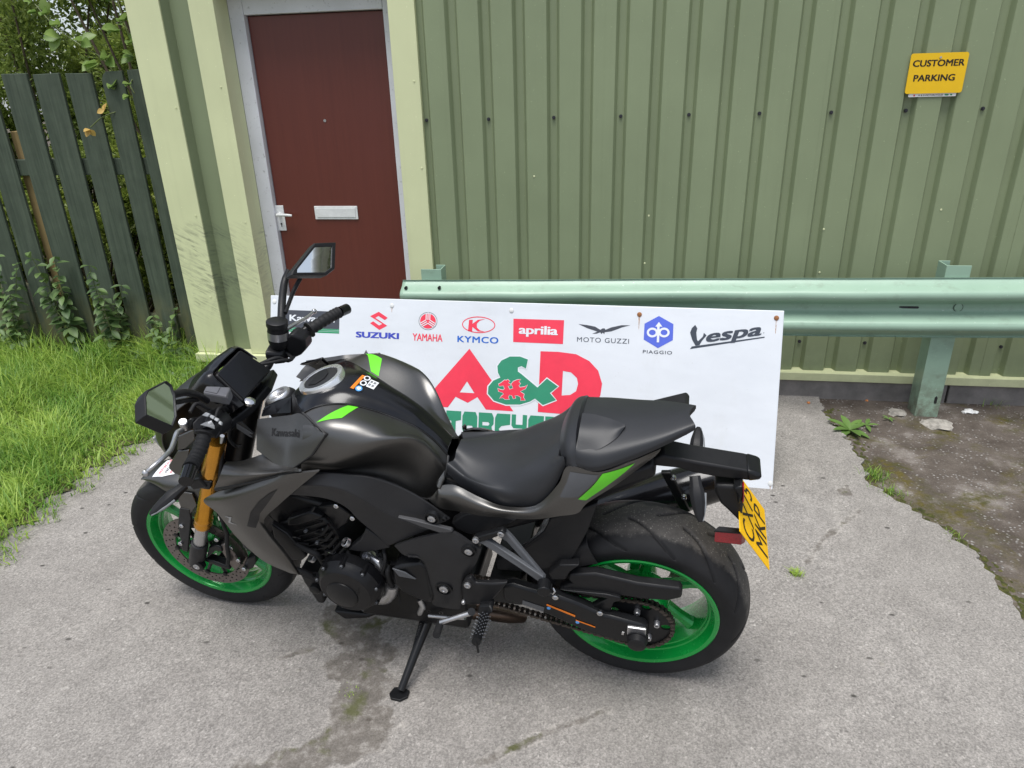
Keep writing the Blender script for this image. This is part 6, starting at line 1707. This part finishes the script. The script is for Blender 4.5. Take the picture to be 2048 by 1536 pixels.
sp_.tube([tuple(e0_.lerp(e1_, i/120) + Vector((.006*math.cos(i*.9), .006*math.sin(i*.9), 0))) for i in range(121)], .0015, 5)
sp_.build('stand_spring', 'satin_black', st_, 60)
plate('stand_bracket', [(0.675,0.14,0.263), (0.644,0.14,0.305), (0.61,0.14,0.277), (0.569,0.14,0.264), (0.572,0.14,0.242), (0.627,0.14,0.193), (0.668,0.14,0.184), (0.686,0.14,0.224)], .03, 'satin_black', st_, .004)
for p in ((0.623,0.145,0.268), (0.583,0.145,0.268), (0.639,0.15,0.283)): bolt(p, .009, st_, 'alloy')
MB().tube([(0.644,0.15,0.318), (0.635,0.155,0.298), (0.654,0.15,0.252)], .009, 8).build('stand_switch', 'alloy', st_, 60)

# ---------------------------------------------------------------- front end
fk = Vector((-.44, 0, .898)).normalized()
for sy in (1, -1):
    ya_ = .105 * sy
    base = Vector((1.444, ya_, .305))
    L_ = lambda z: base + fk * ((z - base.z) / fk.z)
    fo = MB().lathe([(0, .0002), (0, .026), (.006, .0275), (.022, .0275), (.026, .026), (.032, .0278), (.045, .0278), (.05, .0245), (.25, .0245), (.27, .029), (.41, .029), (.41, .0002)], L_(.478), fk, 32).build('fork_tube', 'fork_gold', bike, 40)
    MB().lathe([(0, .0205), (.16, .0205)], L_(.36), fk, 24).build('stanchion', 'alloy', fo, 60)
    MB().lathe([(-.02, .0002), (-.02, .026), (.05, .028), (.085, .0265), (.088, .022)], L_(.315), fk, 24).build('fork_lower', 'plastic_dark', fo, 40)
    MB().lathe([(0, .024), (.018 * 1, .024), (.02, .02), (.02, .012), (.014, .011), (.014, .0002)], (FC[0], .09 * sy + .02 * sy, FC[2] - .005), (0, sy, 0), 22).build('axle_clamp', 'satin_black', fo, 40)
    bolt((FC[0], .127 * sy, FC[2] - .005), .012, fo, 'alloy', (0, sy, 0))
    if sy > 0:
        cal = MB().prism([(1.344,0.1,0.377), (1.315,0.1,0.393), (1.31,0.1,0.377), (1.295,0.1,0.347), (1.289,0.1,0.291), (1.319,0.1,0.26), (1.331,0.1,0.283), (1.338,0.1,0.328)], (0, -.055, 0)).build('brake_caliper', 'disc_steel', bike, 30, .006)
        MB().prism([(1.378,0.105,0.371), (1.348,0.105,0.387), (1.327,0.105,0.38), (1.331,0.105,0.357), (1.357,0.105,0.358), (1.389,0.105,0.327), (1.409,0.105,0.309)], (0, -.03, 0)).prism([(1.414,0.105,0.309), (1.389,0.105,0.304), (1.33,0.105,0.284), (1.333,0.105,0.269), (1.376,0.105,0.278), (1.418,0.105,0.296)], (0, -.03, 0)).build('caliper_bracket', 'satin_black', cal, 30, .004)
        MB().prism([(1.259,0.095,0.328), (1.222,0.095,0.343), (1.229,0.095,0.314), (1.255,0.095,0.277), (1.271,0.095,0.269), (1.285,0.095,0.286)], (0, -.04, 0)).build('pad_cover', 'satin_black', cal, 30, .004)
        for p in ((1.336,0.1,0.411), (1.29,0.105,0.386), (1.277,0.102,0.284), (1.282,0.105,0.329)): bolt(p, .008, cal)
        MB().tube([(1.266,0.12,0.471), (1.28,0.125,0.421), (1.299,0.12,0.357), (1.326,0.11,0.307)], .007, 8).build('brake_hose', 'rubber', cal, 60)
        MB().tube([(1.266,0.12,0.471), (1.245,0.14,0.526), (1.238,0.14,0.61), (1.189,0.12,0.753), (1.158,0.1,0.848)], .006, 8).build('brake_hose', 'rubber', cal, 60)
# yokes
MB().prism([(1.245, .14, .685), (1.3, .14, .665), (1.315, .14, .7), (1.26, .14, .72)], (0, -.28, 0)).build('lower_yoke', 'satin_black', bike, 0, .006)
MB().prism([(1.266,0.135,0.706), (1.229,0.135,0.704), (1.247,0.135,0.67), (1.284,0.135,0.671)], (0, -.05, 0)).build('yoke_clamp', 'satin_black', bike, 0, .005)
MB().prism([(1.1, .14, .905), (1.17, .13, .88), (1.2, .05, .875), (1.2, -.05, .875), (1.17, -.13, .88), (1.1, -.14, .905), (1.07, -.05, .91), (1.07, .05, .91)], (.01, 0, .022)).build('top_yoke', 'satin_black', bike, 0, .005)
MB().lathe([(0, .014), (.008, .014), (.01, .011), (.01, .0002)], (1.043,0.09,0.975), fk, 20).build('fork_cap', 'chrome', bike, 40)
MB().cyl((1.23, 0, .68), (1.11, 0, .93), .04, n=20).build('steering_stem', 'engine_black', bike, 40)
# front mudguard
rows = []
for a in np.linspace(60, 138, 12):
    t = R_(a); e = (a - 60) / 78
    wmul = .45 + .55 * min(1, e / .3); dr = .05 * min(1, e / .35)
    ro = .322
    rows.append([(FC[0] + (ro - d_ * (dr / .05)) * math.cos(t), y * wmul, FC[2] + (ro - d_ * (dr / .05)) * math.sin(t)) for y, d_ in ((.078, .05), (.074, .022), (.055, .004), (.0, -.004), (-.055, .004), (-.074, .022), (-.078, .05))])
fm_ = patch('front_mudguard', rows, 'graphite', bike, 5, 4, .004, (.2, 0, 1), 60, .001)
MB().prism([(1.429,0.085,0.594), (1.369,0.085,0.592), (1.365,0.09,0.549), (1.436,0.09,0.47), (1.432,0.088,0.53)], (0, -.006, 0)).build('mudguard_side', 'graphite', fm_, 0, .002)
stay = MB().prism([(1.434,0.092,0.527), (1.399,0.092,0.525), (1.409,0.092,0.484), (1.482,0.095,0.319), (1.502,0.095,0.323), (1.47,0.093,0.45)], (0, -.012, 0)).build('mudguard_stay', 'plastic_dark', fm_, 0, .003)
for p in ((1.454,0.094,0.449), (1.491,0.096,0.362)): bolt(p, .008, fm_)
tr_ = bvh(fm_)
def drape_n(name, poly, tr, mat, parent, lift=.0012):
    me = flat_poly([[(p[0], p[1]) for p in poly]])
    bm = bmesh.new(); bm.from_mesh(me); bmesh.ops.triangulate(bm, faces=bm.faces)
    for _ in range(3):
        es = [e for e in bm.edges if e.calc_length() > .012]
        if es: bmesh.ops.subdivide_edges(bm, edges=es, cuts=1); bmesh.ops.triangulate(bm, faces=bm.faces)
    for v in bm.verts:
        h_ = tr.ray_cast(Vector((v.co.x, v.co.y, 1.0)), Vector((0, 0, -1)))
        if h_[0] is not None: v.co = h_[0] + Vector((lift * .4, 0, lift))
    bm.to_mesh(me); bm.free()
    return link(name, me, mat, parent, 180)
drape_n('dealer_sticker', [(1.535, .045), (1.53, -.03), (1.455, -.035), (1.45, .04), (1.49, .05)], tr_, 'sticker_white', fm_, .0012)
for k, (s, mt) in enumerate((('MOTORCYCLES', 'print_red'), ('A&D CYCLES', 'sign_black'), ('MOTORCYCLES', 'print_red'))):
    me = fit_text(text_mesh(s, .02, .0), -.03, .038, 1.515 - k*.022 - .012, 1.515 - k*.022)
    for v in me.vertices:
        h_ = tr_.ray_cast(Vector((v.co.y, -v.co.x + .006, 1.0)), Vector((0, 0, -1)))
        v.co = (h_[0] if h_[0] is not None else Vector((1.49, 0, .62))) + Vector((.0008, 0, .002))
    link('sticker_print', me, mt, fm_)
# headlamp cowl
CW = [(1.0, 1.2, .085, .06), (.97, 1.285, .11, .08), (.92, 1.36, .13, .1), (.86, 1.41, .14, .12), (.8, 1.42, .14, .13), (.74, 1.39, .125, .12), (.69, 1.34, .095, .1), (.655, 1.3, .06, .07)]
rows = [[(x - bk * (1 - math.cos(t)), hw * math.sin(t) / math.sin(1.25), z) for t in np.linspace(-1.25, 1.25, 9)] for z, x, hw, bk in CW]
cw = patch('headlamp_cowl', rows, 'graphite', bike, 3, 4, .004, (1, 0, .2), 60, .001)
for y0 in (.035, -.075):
    MB().prism([(1.425, y0, .8), (1.425, y0 + .04, .8), (1.41, y0 + .04, .76), (1.41, y0, .76)], (.008, 0, .0)).build('headlamp', 'lens_smoke', cw, 0, .003)
plate('cowl_side', [(1.25,0.16,0.893), (1.199,0.15,0.915), (1.202,0.155,0.884), (1.235,0.165,0.856), (1.263,0.17,0.849)], .01, 'graphite', cw, .003)
plate('cowl_side', [(1.317,0.165,0.786), (1.266,0.165,0.844), (1.227,0.165,0.852), (1.252,0.17,0.795), (1.287,0.17,0.753), (1.306,0.17,0.759), (1.318,0.17,0.777)], .01, 'graphite', cw, .003)
# instrument display
hA, hB, hC, hD = Vector((1.139, .062, 1.04)), Vector((1.139, -.062, 1.04)), Vector((1.072, -.076, .968)), Vector((1.072, .076, .968))
dn = (hB - hA).cross(hD - hA).normalized(); dn = -dn if dn.z < 0 else dn
ctr = (hA + hB + hC + hD) / 4
hou = MB().prism([hA.lerp(ctr, -.03), hB.lerp(ctr, -.03), hC.lerp(ctr, -.03), hD.lerp(ctr, -.03)], -dn * .03).build('instrument_display', 'plastic_black', bike, 0, .006)
MB().prism([hA.lerp(ctr, .05) + dn * .0005, hB.lerp(ctr, .05) + dn * .0005, hC.lerp(ctr, .05) + dn * .0005, hD.lerp(ctr, .05) + dn * .0005], dn * .003).build('screen_glass', 'gloss_black', hou, 0, .001)
hd_rows = [[(1.066, .084, .962), (1.105, .077, 1.003), (1.143, .069, 1.044), (1.148, .035, 1.049), (1.149, 0, 1.05), (1.148, -.035, 1.049), (1.143, -.069, 1.044), (1.105, -.077, 1.003)],
           [(1.09, .1, .95), (1.13, .095, .995), (1.172, .085, 1.034), (1.182, .042, 1.042), (1.184, 0, 1.044), (1.182, -.042, 1.042), (1.172, -.085, 1.034), (1.13, -.095, .995)],
           [(1.14, .112, .9), (1.185, .108, .945), (1.228, .1, .975), (1.248, .05, .99), (1.252, 0, .994), (1.248, -.05, .99), (1.228, -.1, .975), (1.185, -.108, .945)]]
patch('meter_hood', hd_rows, 'gloss_black', hou, 5, 5, .004, (.3, 0, 1), 60, .001)
# handlebar
hb_l = [(1.125, .03, .925), (1.122, .08, .938), (1.108, .14, .975), (1.09, .19, .998), (1.073,0.235,0.993)]
hb_r = [(1.125, -.03, .925), (1.12, -.075, .94), (1.108,-0.115,0.953), (1.103,-0.155,0.964), (1.035, -.25, 1.004)]
bar = MB().tube([tuple(p) for p in crom(hb_l[:5], np.linspace(0, 4, 17))], .0125, 14).tube([tuple(p) for p in crom(hb_r[:5], np.linspace(0, 4, 17))], .0125, 14).cyl((1.125, -.032, .925), (1.125, .032, .925), .014, n=14).build('handlebar', 'satin_black', bike, 60)
for y in (.045, -.045):
    MB().box((1.1, y - .014, .9), (1.15, y + .014, .945)).build('bar_clamp', 'satin_black', bar, 0, .005)
def grip(pts, name='grip'):
    P = [tuple(p) for p in crom(pts, np.linspace(0, len(pts) - 1, 34))]
    r = [.017 + (.0016 if (i // 2) % 2 == 0 else 0) + (.006 if i < 2 else 0) for i in range(34)]
    return MB().tube(P, r, 20).build(name, 'rubber', bike, 60)
grip([(1.074,0.245,0.992), (1.071,0.28,0.973), (1.063,0.32,0.969), (1.052,0.352,0.973)])
MB().tube([(1.05,0.355,0.974), (1.036,0.395,0.971)], .0165, 20).build('bar_end', 'gloss_black', bike, 60)
grip([(1.023,-0.24,1.006), (1.002,-0.28,1.01), (0.986,-0.32,1.01), (0.973,-0.348,1.009)])
MB().tube([(0.971,-0.35,1.009), (0.962,-0.385,1.002)], .0165, 20).build('bar_end', 'gloss_black', bike, 60)
# left switchgear and clutch lever
sw = MB().prism([(1.11,0.235,1.013), (1.106,0.215,1.016), (1.096,0.2,1.012), (1.073,0.195,0.995), (1.06,0.2,0.981), (1.058,0.215,0.965), (1.059,0.235,0.963), (1.061,0.245,0.996), (1.087,0.25,1.004), (1.104,0.252,0.99)], (0, -.05, -.012)).build('switchgear', 'plastic_black', bike, 30, .007)
def btn(poly, mat='button_grey', h=.008, nm='button'):
    return MB().prism(poly, (-.004, h, h)).build(nm, mat, sw, 0, .002)
btn([(1.077,0.226,1.032), (1.07,0.216,1.035), (1.062,0.213,1.028), (1.065,0.222,1.025)])
btn([(1.06,0.222,1.026), (1.06,0.214,1.027), (1.053,0.212,1.02), (1.052,0.222,1.018)])
btn([(1.05,0.222,1.018), (1.052,0.212,1.018), (1.043,0.212,1.013), (1.042,0.222,1.012)])
btn([(1.042,0.222,1.007), (1.041,0.214,1.01), (1.037,0.214,1.004), (1.035,0.222,1.001)])
btn([(1.073,0.25,1.022), (1.058,0.245,1.028), (1.044,0.24,1.03), (1.041,0.24,1.015), (1.042,0.242,1.005), (1.054,0.246,1.014)], 'button_grey', .005)
btn([(1.044,0.256,1.036), (1.034,0.25,1.04), (1.034,0.252,1.034), (1.043,0.256,1.027)], 'sticker_white', .004)
MB().tube([(1.021,0.25,0.993), (1.033,0.25,0.969)], [.0055, .003], 10).build('choke_knob', 'alloy', sw, 60)
MB().lathe([(-.02, .011), (.006, .011), (.008, .009), (.008, .0002)], (1.135,0.235,1.01), (-.3, .3, 1), 20).build('perch_cap', 'alloy', sw, 40)
MB().prism([(1.143,0.24,1.004), (1.122,0.22,1.018), (1.113,0.22,1.01), (1.122,0.235,0.993), (1.14,0.24,0.986)], (0, -.03, -.02)).build('clutch_perch', 'satin_black', sw, 30, .004)
lvp = [(1.133,0.25,0.999), (1.13,0.27,1.007), (1.118,0.3,1.007), (1.099,0.34,1.013), (1.092,0.38,1.02), (1.098,0.405,1.019), (1.11,0.42,1.011)]
lc = [tuple(p) for p in crom(lvp, np.linspace(0, 6, 25))]
MB().tube(lc, [.0075 - .003 * i / 24 for i in range(25)], 10).lathe([(-.009, .0002), (-.006, .006), (0, .009), (.006, .006), (.009, .0002)], lc[-1], (0, 0, 1), 14).build('clutch_lever', 'alloy', bike, 60)
# right switchgear, brake lever, reservoir
MB().prism([(1.058,-0.215,1.023), (1.037,-0.215,1.035), (1.011,-0.235,1.009), (1.014,-0.235,0.972), (1.037,-0.23,0.951), (1.065,-0.22,0.941), (1.066,-0.21,0.985)], (.0, .05, .0)).build('throttle_housing', 'plastic_black', bike, 30, .008)
rs = MB().lathe([(-.05, .022), (-.03, .0285), (.018, .0285), (.02, .031), (.034, .031), (.036, .028), (.036, .0002)], (1.08,-0.17,1.039), (-.15, -.12, 1), 26).build('brake_reservoir', 'plastic_black', bike, 40)
MB().lathe([(-.012, .0305), (.012, .0305)], (1.081,-0.17,1.03), (-.15, -.12, 1), 26).build('reservoir_strap', 'alloy', rs, 60)
MB().prism([(1.11,-0.16,1.008), (1.07,-0.18,0.989), (1.066,-0.185,0.954), (1.088,-0.16,0.964), (1.105,-0.15,0.992)], (0, .04, -.01)).build('master_cylinder', 'engine_black', rs, 30, .006)
bl = [(1.069,-0.2,1.031), (1.061,-0.24,1.026), (1.053,-0.29,1.018), (1.049,-0.335,1.016)]
bc = [tuple(p) for p in crom(bl, np.linspace(0, 3, 19))]
MB().tube(bc, [.007 - .0025*i/18 for i in range(19)], 10).lathe([(-.009, .0002), (-.006, .006), (0, .009), (.006, .006), (.009, .0002)], bc[-1], (0, 0, 1), 12).build('brake_lever', 'alloy', bike, 60)
MB().tube([tuple(p) for p in crom([(1.079,-0.17,0.972), (1.046,-0.15,0.959), (1.064,-0.1,0.982), (1.14, -.05, .98), (1.2, -.02, .92)], np.linspace(0, 4, 24))], .0055, 8).build('brake_hose', 'rubber', bike, 60)
MB().tube([tuple(p) for p in crom([(1.05,-0.2,0.959), (1.057,-0.15,0.952), (1.069,-0.1,0.992), (1.16, -.04, .96), (1.2, 0, .9)], np.linspace(0, 4, 24))], .005, 8).build('throttle_cable', 'rubber', bike, 60)
MB().tube([tuple(p) for p in crom([(1.136,0.2,1.018), (1.133,0.17,1.023), (1.117,0.15,0.986), (1.106,0.12,0.948), (1.13,0.1,0.88), (1.18, .06, .85)], np.linspace(0, 5, 28))], .0052, 8).build('clutch_cable', 'rubber', bike, 60)
MB().tube([tuple(p) for p in crom([(1.072,0.2,0.999), (1.074,0.17,1.012), (1.079,0.15,0.99), (1.11,0.13,0.919), (1.17, .08, .84)], np.linspace(0, 4, 24))], .0042, 8).build('wiring_loom', 'rubber', bike, 60)
MB().tube([tuple(p) for p in crom([(1.086,0.16,0.947), (1.083,0.14,0.941), (1.114,0.13,0.881), (1.113,0.12,0.842), (1.14, .07, .8)], np.linspace(0, 4, 24))], .0042, 8).build('wiring_loom', 'rubber', bike, 60)
# clutch-side box beside the display
bxp = [(1.122, .15, 1.046), (1.13, .122, 1.046), (1.061, .118, 1.046), (1.056, .128, 1.046), (1.047, .16, 1.046), (1.062, .158, 1.046)]
rv_ = MB().prism(bxp, (.0, .0, -.03)).build('clutch_reservoir', 'reservoir_grey', bike, 0, .005)
MB().prism([(1.118, .146, 1.0462), (1.124, .127, 1.0462), (1.085, .124, 1.0462), (1.078, .152, 1.0462)], (0, 0, .002)).build('reservoir_lid', 'reservoir_grey', rv_, 0, .001)
plate('box_mount', [(1.109,0.15,1.037), (1.08,0.13,1.023), (1.08,0.13,1.002), (1.104,0.14,0.999), (1.111,0.15,1.02)], .03, 'satin_black', bike, .004)
# mirrors
def mirror(outline, nrm, back, stem, gl=.93, name='mirror'):
    n = Vector(nrm); P = [Vector(p) for p in outline]
    c = sum(P, Vector()) / len(P)
    k = len(P)
    rings = [[p + n * .006 for p in P], [c + (p - c) * 1.05 for p in P], [c + (p - c) * 1.0 + Vector(back) * .55 for p in P], [c + (p - c) * .62 + Vector(back) for p in P]]
    v = [p for r in rings for p in r]
    f = [(i*k+j, i*k+(j+1) % k, (i+1)*k+(j+1) % k, (i+1)*k+j) for i in range(3) for j in range(k)] + [tuple(range(3*k, 4*k))]
    v += [c + (p - c) * gl + n * .006 for p in P]; f += [(j, 4*k+j, 4*k+(j+1) % k, (j+1) % k) for j in range(k)]
    v += [c + (p - c) * (gl - .01) + n * .001 for p in P]; f += [(4*k+j, 5*k+j, 5*k+(j+1) % k, 4*k+(j+1) % k) for j in range(k)]
    o = MB().add(v, f).build(name, 'plastic_black', bike, 25, .0015)
    MB().add([c + (p - c) * (gl - .005) + n * .0022 for p in P] , [tuple(range(k))]).build('mirror_glass', 'mirror_glass', o, 0, fix=False)
    for a, r in stem:
        MB().tube([tuple(p) for p in crom(a, np.linspace(0, len(a)-1, 15))], r if isinstance(r, (int, float)) else [r[0] + (r[1]-r[0])*i/14 for i in range(15)], 12).build('mirror_stem', 'plastic_black', o, 60)
    return o
mirror([(1.0567,0.3139,1.1977), (1.0509,0.3103,1.1848), (1.0405,0.3222,1.1671), (1.0203,0.3627,1.1369), (1.0131,0.3916,1.1301), (1.036,0.4234,1.1856), (1.0519,0.3913,1.209), (1.0562,0.3732,1.2129)], MIRROR_NL, tuple(-.035 * Vector(MIRROR_NL) + Vector((.0, .018, -.004))),
       [([tuple(Vector((1.043,0.3217,1.172)) - .016 * Vector(MIRROR_NL)), (1.055,0.27,1.137), (1.09,0.2,1.073), (1.101,0.17,1.035)], (.009, .009)), ([tuple(Vector((1.0352,0.3373,1.1603)) - .016 * Vector(MIRROR_NL)), (1.074,0.26,1.105), (1.099,0.2,1.062)], (.006, .007))])
mirror([(1.0549,-0.4407,1.1941), (1.0226,-0.5083,1.1675), (1.0091,-0.4412,1.1105), (1.0179,-0.4035,1.1086), (1.0704,-0.3016,1.1559), (1.0719,-0.3119,1.1636)], MIRROR_NR, tuple(-.045 * Vector(MIRROR_NR) + Vector((0, .012, 0))),
       [([(1.112,-0.36,1.142), (1.12,-0.33,1.117), (1.099,-0.26,1.089), (1.079,-0.2,1.057)], (.011, .012)), ([(1.082,-0.36,1.117), (1.094,-0.32,1.088), (1.072,-0.22,1.073)], (.007, .006))], .82)
indicator((1.34,0.12,0.666), (1.411,0.215,0.626), .029, -1)
for o in list(bike.children):
    pass
